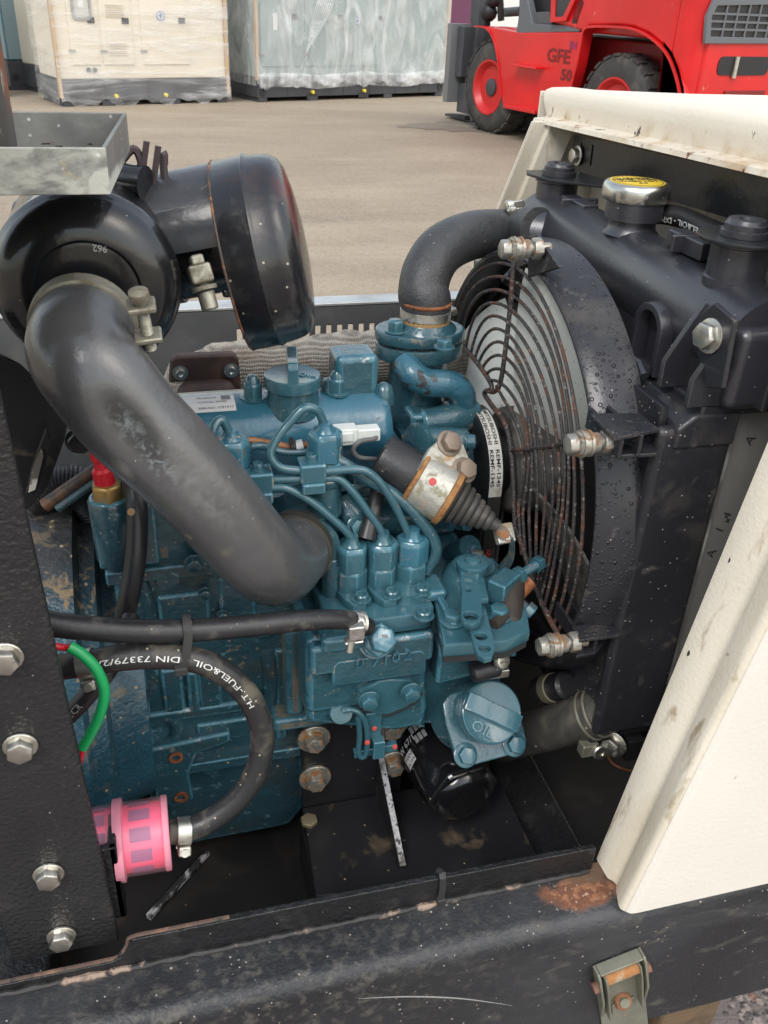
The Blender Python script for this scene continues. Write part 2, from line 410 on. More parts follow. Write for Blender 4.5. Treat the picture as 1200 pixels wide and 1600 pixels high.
M['bay_black'] = mat('black_bay_floor', (.013, .012, .012), .55, layers=[dict(scale=14, lo=.5, hi=.7, col=(.04, .03, .022), rough=.8, amt=.7), dict(kind='speck', scale=90, size=.09, keep=.8, col=(.3, .24, .15))])  # near-black base with brown blotches and pale grit
M['print'] = mat('white_print', (.62, .62, .60), .6)
M['print_black'] = mat('black_print', (.03, .03, .03), .6)
M['red_print'] = mat('red_print', (.65, .05, .05), .6)
# ================================================================ ground
M['ground'] = mat('worn_yard_concrete', (.285, .228, .162), .85, var=(1.3, .10), layers=[
    dict(scale=.9, lo=.50, hi=.70, col=(.38, .315, .225), amt=.7, sc=(.45, 1.6, 1)),
    dict(scale=1.7, lo=.56, hi=.72, col=(.20, .165, .13), amt=.6, sc=(.35, 1.8, 1)),
    dict(scale=7, lo=.60, hi=.74, col=(.40, .35, .28), amt=.5, sc=(.6, 1.4, 1)),
    dict(scale=60, lo=.52, hi=.62, col=(.38, .325, .26), amt=.6), dict(scale=42, lo=.56, hi=.66, col=(.12, .095, .075), amt=.55), dict(scale=20, lo=.57, hi=.70, col=(.16, .13, .10), amt=.5),
    dict(scale=240, lo=.52, hi=.64, col=(.40, .345, .27), amt=.55), dict(scale=170, lo=.54, hi=.66, col=(.13, .105, .08), amt=.55),
    dict(kind='speck', scale=22, size=.06, keep=.6, col=(.50, .45, .37)), dict(kind='speck', scale=9, size=.035, keep=.7, col=(.55, .50, .42)),
    dict(kind='speck', scale=14, size=.03, keep=.8, col=(.10, .08, .06))], bump=[(80, .004, 4)])
mb = MB(); mb.grid(lambda u, v: V((-3000+6000*u, -2000+6000*v, 0)), 9, 9)
solo('ground', mb, M['ground'], kind='structure')
M['tarmac'] = mat('coarse_tarmac', (.17, .145, .135), .8, layers=[
    dict(kind='speck', scale=75, size=.62, keep=.35, col=(.30, .25, .23), h=.003),
    dict(kind='speck', scale=95, size=.55, keep=.5, col=(.10, .085, .085), h=.002),
    dict(kind='speck', scale=60, size=.5, keep=.9, col=(.33, .17, .11), h=.004)], bump=[(200, .003, 4)])
mb = MB(); mb.grid(lambda u, v: V((-3+7*u, -3+5.2*v, .004)), 5, 5)
solo('tarmac_apron', mb, M['tarmac'], kind='structure')
# a darker mottled patch on the concrete, far out in the yard
M['patch'] = mat('darker_concrete_patch', (.20, .165, .13), .85, layers=[dict(scale=3, lo=.45, hi=.65, col=(.30, .26, .21), amt=.8), dict(scale=40, lo=.6, hi=.7, col=(.36, .31, .25), amt=.5)], bump=[(80, .004, 4)])
def zp(px, py, z=0.0): return oz(px, py, z)
mb = MB(); rnd = random.Random(11)                         # one ragged dark sheet just above the concrete, by the forklift
cp_ = [zp(620, 196, .004), zp(700, 190, .004), zp(800, 187, .004), zp(900, 190, .004), zp(905, 205, .004), zp(830, 210, .004), zp(745, 206, .004), zp(670, 203, .004)]
mb.add([V((p.x+rnd.uniform(-.06, .06), p.y+rnd.uniform(-.12, .12), .004)) for p in spl(cp_, 6, True)], [tuple(range(48))])
solo('ground_stain', mb, M['patch'], kind='structure')

# ================================================================ wrapped generator sets far behind
M['gen_cream'] = mat('cream_genset_paint', (.72, .66, .54), .5, var=(2, .04))
M['gen_green'] = mat('grey_green_genset_paint', (.30, .37, .36), .5, var=(2, .06))
M['gen_blue'] = mat('blue_grey_genset_paint', (.22, .31, .35), .5, var=(2, .06))
M['gen_white'] = mat('white_genset_paint', (.72, .72, .70), .5)
M['gen_purple'] = mat('plum_genset_paint', (.13, .035, .085), .45)
M['gen_base'] = mat('charcoal_base_paint', (.055, .058, .066), .55, var=(3, .2))
M['gen_dark'] = mat('dark_fittings', (.03, .03, .034), .5)
M['gen_grey'] = mat('grey_fittings', (.30, .30, .30), .5)
M['gen_yellow'] = mat('yellow_plastic_plug', (.75, .60, .05), .5)
M['card'] = mat('brown_edge_board', (.50, .36, .22), .8)
M['orange'] = mat('orange_paint', (.62, .13, .02), .5)
def film_mat(name, w0, w1, sc, rot):
    m = bpy.data.materials.new(name); m.use_nodes = True; nt = m.node_tree; N = nt.nodes; L = nt.links
    out = N['Material Output']; b = N['Principled BSDF']
    b.inputs['Base Color'].default_value = (.80, .81, .81, 1); b.inputs['Roughness'].default_value = .32
    tr = N.new('ShaderNodeBsdfTransparent'); mx = N.new('ShaderNodeMixShader')
    tc = N.new('ShaderNodeTexCoord'); mp = N.new('ShaderNodeMapping'); mp.inputs['Scale'].default_value = sc; mp.inputs['Rotation'].default_value = (0, rot, 0)
    n = N.new('ShaderNodeTexNoise'); n.inputs['Scale'].default_value = 1.0; n.inputs['Detail'].default_value = 7; n.inputs['Distortion'].default_value = 1.1; n.inputs['Roughness'].default_value = .62
    r = N.new('ShaderNodeMapRange'); r.inputs['From Min'].default_value = .42; r.inputs['From Max'].default_value = .75; r.inputs['To Min'].default_value = w0; r.inputs['To Max'].default_value = w1
    L.new(tc.outputs['Object'], mp.inputs[0]); L.new(mp.outputs[0], n.inputs['Vector']); L.new(n.outputs['Fac'], r.inputs['Value'])
    bn = N.new('ShaderNodeBump'); bn.inputs['Distance'].default_value = .018; L.new(n.outputs['Fac'], bn.inputs['Height']); L.new(bn.outputs[0], b.inputs['Normal'])
    L.new(r.outputs[0], mx.inputs['Fac']); L.new(tr.outputs[0], mx.inputs[1]); L.new(b.outputs[0], mx.inputs[2]); L.new(mx.outputs[0], out.inputs['Surface'])
    return m
M['film_a'] = film_mat('clear_shrink_film', .10, .60, (.9, .9, 9), .12)
M['film_b'] = film_mat('milky_shrink_film', .16, .80, (3.4, 3.4, 1.3), .35)
M['film_base'] = film_mat('bunched_shrink_film', .30, 1.0, (3.0, 3.0, 9.0), .15)

def genset(name, label, g0, g1, depth, height, base_h, paint, film=None, doors=(), group=None, plugs=(), film_skirt=.9):
    """front bottom corners g0 -> g1 on the ground; depth goes away from the front"""
    a = V((g0[0], g0[1], 0)); u = V((g1[0]-g0[0], g1[1]-g0[1], 0)); W = u.length; u.normalize()
    n = V((u.y, -u.x, 0))                                  # outwards, to the yard
    mw = Matrix(((u.x, n.x, 0, a.x), (u.y, n.y, 0, a.y), (0, 0, 1, 0), (0, 0, 0, 1)))   # local: x along front, y outwards, z up
    t = thing(name, label, 'generator', a, group)
    mb = MB()
    mb.box((0, -depth, .05), (W, 0, base_h), mw)
    for k in range(2):
        x = W*(.30 + .40*k); mb.box((x-.16, .002, .0), (x-.02, .012, .05), mw)
    for x in (.02, W-.14): mb.box((x, -depth+.01, 0), (x+.12, -.005, .05), mw)
    part('base_frame', mb, M['gen_base'], t, .01)
    mb = MB(); nb = int(W/.42)
    for k in range(1, nb): x = W*k/nb; mb.box((x-.006, .0, .06), (x+.006, .006, base_h-.02), mw)
    part('base_rib', mb, M['gen_base'], t, kind='stuff')
    for k, x in enumerate((.07, W-.07)):
        piece('lifting_eye', 'eye', lambda q: q.lathe((0,0,0), (0,0,1), [(0, .045), (.012, .045), (.012, .022), (0.004, .022)], 16), M['gen_dark'], t, mw @ Matrix.Translation((x, .0, base_h*.45)) @ Matrix.Rotation(-pi/2, 4, 'X'))
    mb = MB(); mb.box((.012, -depth+.012, base_h), (W-.012, -.012, height), mw)
    part('body', mb, paint, t, .02)
    for (x0, x1, z0, z1) in doors:
        mb = MB(); mb.box((x0, -.012, z0), (x1, -.002, z1), mw); d = part('door', mb, paint, t, .004)
        mb = MB()
        for z in (z0+.14, z1-.14): mb.box((x0+.0-.02, -.002, z-.012), (x0+.05, .010, z+.012), mw)
        part('hinge', mb, M['gen_grey'], d, kind='stuff')
        mb = MB(); mb.box((x1-.11, -.002, (z0+z1)/2-.03), (x1-.03, .008, (z0+z1)/2+.03), mw); mb.box((x1-.085, .008, (z0+z1)/2-.015), (x1-.055, .016, (z0+z1)/2+.015), mw)
        part('latch', mb, M['gen_dark'], d, .003)
    for x in plugs:
        mb = MB(); mb.cyl(mw @ V((x, -.02, .10)), mw @ V((x, .045, .10)), .022, 12, ch=.006); part('pocket_plug', mb, M['gen_yellow'], t)
        mb = MB(); mb.box((x-.08, .004, .015), (x+.08, .01, .075), mw); part('fork_pocket', mb, M['gen_dark'], t)
    if film:
        rnd = random.Random(len(name)*7 + int(W*100))
        ph = [rnd.uniform(0, 6.28) for _ in range(8)]
        def wob(x, z): return .006*sin(5*x+ph[0]+4*z) + .005*sin(13*z+ph[1]+3*x) + .003*sin(11*x-20*z+ph[2])
        zb = base_h*(1-film_skirt)
        def front(i, j):
            x = -.02 + (W+.04)*i; z = zb + (height+.02-zb)*j
            ed = .03*sin(13*x+ph[4])+.02*sin(29*x+ph[5])
            if j == 0: z += ed
            low = max(0, 1-(z/base_h))
            return mw @ V((x, .030 + wob(x, z) + .05*low*(1+sin(21*x+ph[6]))*.5, z))
        mb = MB(); mb.grid(front, 60, 44); part('plastic_film', mb, film, t)
        def side(x0):
            def f(i, j):
                y = .03 - (depth+.06)*i; z = zb + (height+.02-zb)*j
                return mw @ V((x0 + wob(y+3, z)*(1 if x0 > 0 else -1), y, z))
            return f
        mb = MB(); mb.grid(side(W+.025), 30, 30); part('plastic_film', mb, film, t)
        mb = MB(); mb.grid(side(-.025), 30, 30); part('plastic_film', mb, film, t)
        for x in (.0, W):
            mb = MB(); mb.box((x-.018, -.03, zb+.06), (x+.018, .022, height), mw); part('edge_board', mb, M['card'], t, .004)
    return t, mw, W
def ring_lathe(mb, m, r0, r1, h): mb.lathe(m.translation, m.to_3x3() @ V((0, 1, 0)), [(0, r1), (h, r1), (h, r0), (0, r0)], 20); return mb

# the cream one in clear film
a0, a1 = zp(98, 167), zp(357, 160)
t, mw, W = genset('wrapped_generator', 'cream wrapped generator with a round-cornered control window, behind the steel tray', a0, a1, .80, 1.9, .27, M['gen_cream'], M['film_a'],
    doors=[(.08*2.1, .235*2.1, .42, 1.30), (.25*2.1, .42*2.1, .42, 1.30), (.47*2.1, .74*2.1, .42, 1.33)], group='generator sets parked across the yard', plugs=(.62, 1.22))
mb = MB(); plate(mb, mw @ Matrix.Translation((0, .006, 0)) @ Matrix.Rotation(pi/2, 4, 'X'), rrect(.22, .86, .44, 1.12, .05), [rrect(.245, .885, .415, 1.095, .035)], .016); cw = part('control_window', mb, M['gen_grey'], t)
mb = MB(); mb.box((.25, -.002, .89), (.41, .002, 1.09), mw); part('pane', mb, mat('pale_window', (.55, .54, .50), .2), cw)
mb = MB(); mb.box((.30, .0025, .98), (.36, .004, 1.06), mw); part('display', mb, M['gen_white'], cw)
mb = MB()
for zz in (.90, .52):
    for k in range(6): mb.box((.60, .0, zz+k*.022), (.80, .008, zz+k*.022+.008), mw)
part('louvre', mb, M['gen_cream'], t, kind='stuff')
for x in (.34, .41):
    mb = MB(); mb.cyl(mw @ V((x, -.01, .37)), mw @ V((x, .012, .37)), .024, 12); part('cable_gland', mb, M['gen_dark'], t)
def lift_sign(x, z, mw, t):
    mb = MB(); mb.cyl(mw @ V((x, -.005, z)), mw @ V((x, .004, z)), .052, 20); s = part('round_sticker', mb, M['gen_white'], t)
    mb = MB(); q = mw @ Matrix.Translation((x, .006, z)) @ Matrix.Rotation(pi/2, 4, 'X')
    plate(mb, q, circ(0, 0, .050, 24), [circ(0, 0, .042, 24)], .002); mb.box((x-.006, .005, z-.028), (x+.006, .007, z+.01), mw); mb.box((x-.025, .005, z-.004), (x+.025, .007, z+.006), mw); mb.cyl(mw @ V((x, .005, z+.022)), mw @ V((x, .007, z+.022)), .010, 10)
    part('hook_symbol', mb, mat('blue_sticker_print', (.05, .13, .33), .5), s)
lift_sign(1.23, .92, mw, t)
mb = MB(); mb.box((.98, -.004, 1.30), (1.10, .003, 1.37), mw); part('name_plate', mb, M['gen_grey'], t)
# the grey-green one in milky film
b0, b1 = zp(403, 160), zp(692, 150)
t, mw, W = genset('wrapped_generator', 'grey-green generator under milky film with bunched folds, right of the cream wrapped one', b0, b1, 1.3, 2.1, .27, M['gen_green'], M['film_b'],
    doors=[(.06, .62, .40, 1.5), (.70, 1.30, .40, 1.5), (1.38, 1.95, .40, 1.5)], group='generator sets parked across the yard', plugs=(W*.30, W*.62) if False else (.80, 1.62), film_skirt=.3)
lift_sign(1.50, .92, mw, t)
mb = MB(); mb.box((.24, .0, .80), (.30, .004, .98), mw); part('name_plate', mb, M['gen_white'], t)
mb = MB()
for k in range(9):                                          # gathered folds of the film, fanning from the top
    x0 = .78 + .05*k; 
    mb.tube(spl([mw @ V((x0+.16, .05, 1.9)), mw @ V((x0+.12-.02*k, .055, 1.3)), mw @ V((x0-.02*k*1.2, .06, .95)), mw @ V((x0-.10-.05*k, .055, .55))], 6), [.001+.0035*sin(pi*i/18) for i in range(19)], 6)
part('film_fold', mb, M['film_base'], t, kind='stuff')
mb = MB()
def bunch(i, j):
    x = W*i; z = .16 + .16*j
    return mw @ V((x, .050 + .014*sin(pi*j) + .006*sin(19*x+9*j) + .003*sin(37*x-14*j), z + .016*sin(5*x) + .005*sin(13*x)))
mb.grid(bunch, 90, 8); part('film_hem', mb, M['film_b'], t)
# neighbours, partly in view
c0, c1 = zp(-62, 152), zp(24, 152)
genset('generator', 'white generator canopy at the far left edge with a charcoal base', zp(-130, 158), zp(-2, 153), .5, 2.0, .33, M['gen_white'], group='generator sets parked across the yard')
genset('generator', 'blue-grey generator canopy between the two white ones at left', zp(18, 141), zp(64, 140), .8, 2.0, .33, M['gen_blue'], group='generator sets parked across the yard')
genset('generator', 'cream generator end half hidden behind the cream wrapped one', zp(77, 148), zp(120, 146), 1.2, 2.0, .30, M['gen_cream'], group='generator sets parked across the yard')
genset('generator', 'dark generator end in torn film in the gap between the two wrapped ones', zp(381, 152), zp(402, 150), 2.4, 2.0, .26, M['gen_dark'], M['film_b'], group='generator sets parked across the yard', film_skirt=.2)
genset('generator', 'pale blue generator far back in the gap between the wrapped ones', zp(348, 118), zp(378, 118), 1.5, 2.0, .3, M['gen_blue'], group='generator sets parked across the yard')
genset('generator', 'plum generator canopy behind the forklift mast', zp(690, 128), zp(735, 128), 1.5, 2.0, .28, M['gen_purple'], group='generator sets parked across the yard')
genset('generator', 'white generator canopy behind the forklift mast', zp(722, 106), zp(806, 106), 1.5, 2.2, .3, M['gen_white'], group='generator sets parked across the yard')
genset('generator', 'orange generator canopy glimpsed under the forklift mast', zp(765, 96), zp(800, 96), 1.2, .62, .1, M['orange'], group='generator sets parked across the yard')

# ================================================================ forklift
M['fl_red'] = mat('red_forklift_paint', (.62, .012, .014), .33, coat=.3, var=(2, .12), layers=[
    dict(scale=9, lo=.69, hi=.72, col=(.55, .40, .34), rough=.7, amt=.8), dict(scale=2.2, lo=.55, hi=.75, col=(.42, .015, .015), amt=.5)])
M['fl_dark'] = mat('dark_grey_steel', (.06, .062, .068), .5, var=(3, .2))
M['fl_grey'] = mat('grey_cab_paint', (.12, .13, .145), .45)
M['fl_black'] = mat('forklift_black', (.015, .015, .017), .5)
M['tyre'] = mat('dusty_tyre_rubber', (.045, .043, .041), .75, var=(8, .2), layers=[dict(scale=8, lo=.5, hi=.7, col=(.14, .12, .10), rough=.9, amt=.6)])
M['fl_rim'] = mat('red_rim_paint', (.55, .02, .02), .4)
M['glass'] = mat('cab_glass', (.03, .035, .04), .06)
F0 = zp(756, 207); Rr = zp(940, 252)
fu = V((Rr.x-F0.x, Rr.y-F0.y, 0)); WB = fu.length; fu.normalize(); fnn = V((-fu.y, fu.x, 0))
if fnn.dot(EYE-F0) < 0: fnn = -fnn                        # outwards from the side that shows
FM = Matrix(((fu.x, fnn.x, 0, F0.x), (fu.y, fnn.y, 0, F0.y), (0, 0, 1, 0), (0, 0, 0, 1)))
FMI = FM.inverted()
def fside(px, py, n=0.0):                                 # a point of the side n metres out from the wheel plane: (along, up)
    p = opl(px, py, FM @ V((0, n, 0)), fnn); q = FMI @ p; return (q.x, q.z)
def fpoly(px, n=0.0): return [fside(a, b, n) for a, b in px]
def fprism(mb, uz, n0, n1): return mb.prism([FM @ V((u, n0, z)) for u, z in uz], fnn*(n1-n0))
FL = thing('forklift', 'big red forklift truck with worn paint, parked facing away beyond the cream canopy', 'forklift', F0)
Wd = 1.25                                                 # track
TR = .44
def wheel(u, n, name='wheel', r=TR, w=.26, full=True):
    mb = MB(); c = FM @ V((u, n, r)); ax = -fnn
    mb.tyre(c, ax, [(0.03, r*.56), (0.0, r*.60), (-.008, r*.80), (.012, r*.93), (.05, r), (w-.05, r), (w-.012, r*.93), (w, r*.6)], 40)
    t = part('tyre', mb, M['tyre'], FL)
    mb = MB()
    for k in range(22):
        a = 2*pi*k/22
        for sgn in (0, 1):
            aa = a + sgn*pi/22
            o = c + ax*(w*(.30+.40*sgn)); rad = fu*cos(aa) + V((0,0,1))*sin(aa); tg = -fu*sin(aa) + V((0,0,1))*cos(aa)
            m = Matrix(((tg.x, ax.x, rad.x, o.x), (tg.y, ax.y, rad.y, o.y), (tg.z, ax.z, rad.z, o.z), (0,0,0,1)))
            mb.box((-.042, -w*.22, r-.01), (.042, w*.22, r+.013), m)
    part('tread_block', mb, M['tyre'], t, kind='stuff')
    mb = MB(); mb.lathe(c, ax, [(.10, 0), (.10, r*.22), (.09, r*.40), (.02, r*.50), (-.006, r*.56), (-.006, r*.60), (.02, r*.60), (.05, r*.55)], 36)
    rim = part('rim', mb, M['fl_rim'], t)
    mb = MB(); mb.lathe(c, ax, [(.10, r*.21), (.03, r*.19), (.015, r*.12), (.015, 0)], 20); hb = part('hub', mb, M['fl_dark'], t)
    return t
wheel(0, 0); wheel(WB, -.02)
wheel(0, -Wd); wheel(WB, -Wd)
wheel(0, -.31)                                            # dual front wheel
# side panel with the front mudguard
side = fpoly([(748, 42), (762, 47), (772, 66), (779, 100), (783, 150), (786, 168), (842, 172), (872, 160), (893, 134), (902, 98), (911, 50), (812, 51), (790, 47), (768, 43)], .03)
mb = MB(); fprism(mb, side, .03, -.10); part('side_panel', mb, M['fl_red'], FL, .012)
mg = spl([FM @ V((u, 0, z)) for u, z in fpoly([(742, 40), (760, 43), (772, 60), (780, 98), (785, 150)], .03)], 5)
mb = MB(); mb.slab(lambda i, j: mg[round(i*(len(mg)-1))] + fnn*(.045 - .42*j), len(mg), 4, .012); part('mudguard', mb, M['fl_red'], FL)
mb = MB(); a = fside(792, 165, .12); b = fside(842, 170, .12); mb.box((a[0], .02, a[1]-.02), (b[0], .17, a[1]+.012), FM); part('step', mb, M['fl_red'], FL, .006)
a = fside(802, 101, .10); mb = MB(); mb.box((a[0], .028, a[1]-.012), (a[0]+.40, .14, a[1]+.012), FM); part('step', mb, M['fl_red'], FL, .006)
# chassis core
mb = MB(); mb.box((-.35, -Wd+.15, .32), (WB+.55, -.33, .98), FM); part('chassis', mb, mat('dark_red_chassis', (.26, .012, .014), .5), FL, .02)
# hood and counterweight
arch = [(911, 50), (921, 40), (966, 40), (990, 43), (1013, 53), (1034, 70), (1047, 87), (1057, 112), (1064, 140), (1067, 175)]
A = fpoly(arch, .03); uR = 2.75; top = 1.62
skin = A + [(A[-1][0], .30), (uR-.25, .30), (uR-.25, top), (A[0][0]-.55, top), (A[0][0]-.50, A[0][1]+.06)]
mb = MB(); fprism(mb, skin, .03, -.12); part('hood', mb, M['fl_red'], FL, .03, 3)
al = spl([FM @ V((u, 0, z)) for u, z in A], 3)
mb = MB(); mb.slab(lambda i, j: al[round(i*(len(al)-1))] + fnn*(.05 - .40*j) , len(al), 3, .02); part('arch_lip', mb, M['fl_red'], FL)
mb = MB(); q = fside(1130, 60)[0]
plan = [(uR-.25, .03)] + [(uR-.25+.25*sin(a), -.22+.25*cos(a)) for a in [radians(9*k) for k in range(1, 11)]] + [(uR, -Wd+.2), (uR-.25, -Wd-.03)] + [(A[-1][0], -Wd-.03), (A[-1][0], -.10), (uR-.3, -.1)]
for z0, z1 in ((.30, top),):
    mb.prism([FM @ V((u, n, z0)) for u, n in plan], V((0, 0, z1-z0)))
part('counterweight', mb, M['fl_red'], FL, .03, 3)
mb = MB(); mb.box((A[0][0]-.5, -Wd, 1.02), (uR-.2, -.09, top-.01), FM); part('engine_cover', mb, M['fl_red'], FL, .03)
# grille on the rear face, seen near the left corner
GM = FM @ Matrix(((0, 0, 1, uR+.004), (-1, 0, 0, 0), (0, 1, 0, 0), (0, 0, 0, 1)))  # plate x -> to the truck's far side, y up, z rearwards
gx = lambda px, py: ((lambda p: (-(FMI @ p).y, (FMI @ p).z))(opl(px, py, FM @ V((uR, 0, 0)), fu)))
g0 = gx(1112, 66); g1 = gx(1116, 4)
gl = [g0, gx(1105, 36), g1, (g1[0]+.85, g1[1]+.06), (g1[0]+.85, g0[1]+.02)]
GX0, GX1 = min(p[0] for p in gl)+.05, g1[0]+.80; GZ0, GZ1 = g0[1]+.04, g1[1]-.02
mb = MB(); plate(mb, GM, [(GX0-.05, GZ0-.05), (GX0-.085, GZ0+.14), (GX0-.03, GZ1+.06), (GX1+.05, GZ1+.09), (GX1+.05, GZ0-.04)], [[(GX0, GZ0), (GX0-.03, GZ0+.14), (GX0+.01, GZ1), (GX1, GZ1+.03), (GX1, GZ0)]], .03, .004)
gr = part('grille', mb, M['fl_grey'], FL)
mb = MB(); mb.add([GM @ V((x, y, .0)) for x, y in ((GX0-.03, GZ0), (GX0-.03, GZ1+.02), (GX1, GZ1+.02), (GX1, GZ0))], [(0, 1, 2, 3)]); part('grille_backing', mb, M['fl_black'], gr)
for k in range(1, 6):
    x = GX0 + (GX1-GX0)*k/6; mb = MB(); mb.box((x-.008, GZ0, -.004), (x+.008, GZ1+.03, .012), GM); part('bar', mb, M['fl_grey'], gr)
for k in range(1, 4):
    z = GZ0 + (GZ1-GZ0)*k/4; mb = MB(); mb.box((GX0-.02, z-.008, -.006), (GX1, z+.008, .010), GM); part('bar', mb, M['fl_grey'], gr)
# towing slot with pin
s0 = gx(1121, 103); mb = MB(); plate(mb, GM, rrect(s0[0], s0[1]-.07, s0[0]+.62, s0[1]+.07, .05), [], .006); part('towing_slot', mb, M['fl_black'], FL)
mb = MB(); mb.cyl(GM @ V((s0[0]+.20, s0[1]-.09, .012)), GM @ V((s0[0]+.20, s0[1]+.07, .012)), .020, 12); part('towing_pin', mb, M['zinc'], FL)
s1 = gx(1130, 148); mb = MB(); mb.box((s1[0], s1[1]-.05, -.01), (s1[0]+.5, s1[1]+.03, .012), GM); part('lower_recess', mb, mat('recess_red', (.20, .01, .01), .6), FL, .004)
# cab: grey sill and posts, dark inside, red door frame
def cab(px, n0, n1, m, name, bev=.008, **k):
    mb = MB(); fprism(mb, fpoly(px, n0), n0, n1); return part(name, mb, m, FL, bev, **k)
cab([(806, 52), (905, 50), (905, 40), (832, 37), (818, -30), (811, -30), (811, 20)], .02, -.06, M['fl_grey'], 'cab_sill')
cab([(832, 38), (905, 40), (905, -40), (818, -40)], -.10, -1.0, M['fl_black'], 'cab_interior')
cab([(822, 20), (856, 18), (862, 38), (830, 38)], -.02, -.12, mat('grey_seat', (.10, .10, .105), .7), 'seat_box')
dr = fpoly([(864, 35), (866, -20), (912, -20), (888, 33)], .03); di = fpoly([(871, 27), (873, -14), (903, -14), (884, 26)], .03)
mb = MB(); plate(mb, FM @ Matrix(((1, 0, 0, 0), (0, 0, -1, .05), (0, 1, 0, 0), (0, 0, 0, 1))), dr, [di], .03, .003); d = part('door_frame', mb, M['fl_red'], FL)
mb = MB(); fprism(mb, di, .045, .052); part('pane', mb, M['glass'], d)
cab([(892, 38), (902, 40), (914, 4), (908, -8), (897, 10)], .03, -.02, M['glass'], 'mirror', .01)
# mast and carriage ahead of the front wheels
for n in (-.25, -Wd+.25):
    mb = MB(); u0 = -.62; mb.box((u0-.07, n-.05, .20), (u0+.07, n+.05, 2.3), FM); part('mast_rail', mb, M['fl_dark'], FL, .006)
u0 = fside(711, 120, -.1)[0]
mb = MB(); mb.box((u0-.04, -.22, .22), (u0+.04, .02, fside(711, 36, -.1)[1]), FM); part('carriage_plate', mb, mat('mid_grey_steel', (.17, .175, .18), .5), FL, .006)
mb = MB(); mb.box((u0+.05, -1.1, .48), (u0+.16, -.06, .98), FM); part('carriage', mb, M['fl_dark'], FL, .01)
mb = MB(); mb.box((u0+.04, -.30, .12), (u0+.30, -.12, .42), FM); part('lift_bracket', mb, M['fl_dark'], FL, .01)
mb = MB(); mb.cyl(FM @ V((u0+.12, -.6, 1.12)), FM @ V((u0+.75, -.35, 1.15)), .045, 14); mb.cyl(FM @ V((u0+.02, -.3, 1.02)), FM @ V((u0+.02, -.3, 1.30)), .06, 12); part('tilt_cylinder', mb, M['fl_dark'], FL)
mb = MB(); mb.tube(spl([FM @ V(q) for q in ((-.45, -.25, 1.0), (-.40, -.2, 1.2), (-.30, -.25, 1.3), (-.28, -.3, 1.05))], 6), .035, 8); mb.ball(FM @ V((-.40, -.22, 1.12)), .09, 12); mb.ball(FM @ V((-.33, -.22, 1.24)), .075, 12); part('hydraulic_hose', mb, M['fl_black'], FL)
for n in (-.35, -.95):
    mb = MB(); mb.prism([FM @ V(q) for q in ((u0, n-.07, .02), (u0-.42, n-.07, .02), (u0-.42, n-.07, .045), (u0-.1, n-.07, .07), (u0, n-.07, .07))], fnn*.14); part('fork', mb, M['fl_dark'], FL, .004)
# lettering on the side panel
PM = FM @ Matrix(((1, 0, 0, 0), (0, 0, -1, .034), (0, 1, 0, 0), (0, 0, 0, 1)))
def flet(body, px, py, size, m, sx=1.0, ext=.001):
    x, z = fside(px, py, .034); me = text_mesh(body, size, ext, bold=.004, sx=sx); mb = MB(); q = PM @ Matrix.Translation((x, z, 0)); mb.tri(me, lambda p: q @ p); bpy.data.meshes.remove(me)
    return mb
part('lettering', flet('GFE', 853, 95, .16, 0, 1.25), mat('dark_red_print', (.20, .014, .014), .5), FL)
part('lettering', flet('IN', 889, 76, .09, 0, 1.1), mat('blue_red_print', (.30, .03, .10), .5), FL)
mb = flet('50', 875, 124, .13, 0, 1.2); part('lettering', mb, mat('brown_red_print', (.16, .02, .02), .5), FL)
# ================================================================ machine base
M['beam'] = mat('weathered_black_beam_paint', (.020, .021, .024), .40, var=(7, .3), layers=[
    dict(scale=6, lo=.50, hi=.72, col=(.060, .062, .066), rough=.6, amt=.8, sc=(.5, 1, 1.4)),
    dict(scale=55, lo=.58, hi=.72, col=(.13, .12, .10), rough=.85, amt=.5, sc=(.4, 1, 1)),
    dict(scale=110, lo=.50, hi=.72, col=(.23, .21, .175), rough=.9, amt=.45, near=(.03, .352, .695, .05), rag=1.2, soft=.6, nsc=(.35, 1, 1), nscale=25, detail=9),
    dict(kind='flat', near=(.285, .388, .705, .015), rag=1.5, col=(.15, .062, .035), rough=.9, nsc=(.50, 1, 1), nscale=55, h=.0006, soft=.10),
    dict(scale=120, lo=.48, hi=.60, near=(.285, .388, .705, .013), rag=1.4, col=(.30, .135, .07), rough=.9, nsc=(.50, 1, 1), nscale=55, soft=.1),
    dict(scale=260, lo=.60, hi=.66, near=(.285, .388, .705, .015), rag=1.4, col=(.42, .30, .22), rough=.9, nsc=(.50, 1, 1), nscale=55, soft=.1),
    dict(kind='flat', near=(.30, .405, .708, .010), rag=1.4, col=(.14, .085, .055), rough=.9, nsc=(.4, 1, 1), nscale=90, soft=.2),
    dict(kind='speck', scale=95, size=.10, keep=.70, col=(.40, .36, .29), rough=.9, amt=.85),
    dict(kind='speck', scale=210, size=.17, keep=.80, col=(.34, .32, .28), rough=.9, amt=.8)], bump=[(300, .0007, 2), (45, .0006, 3)])
M['edge_rust'] = mat('rusted_cut_edge', (.09, .058, .045), .8, layers=[dict(scale=60, lo=.5, hi=.65, col=(.20, .11, .07)), dict(scale=110, lo=.58, hi=.63, col=(.03, .03, .03))], bump=[(200, .001, 5)])
M['weld'] = mat('weld_bead', (.028, .026, .026), .6, layers=[dict(scale=28, lo=.54, hi=.60, col=(.30, .22, .17), rough=.9), dict(scale=90, lo=.52, hi=.6, col=(.02, .02, .02))], bump=[(160, .002, 5)])
YF, ZT, ZB = .362, .705, .548
BASE = thing('machine_base', 'black steel base frame with a scraped rounded front beam and rust by the canopy corner', 'base frame', V((0, 0, 0)))
r = .014
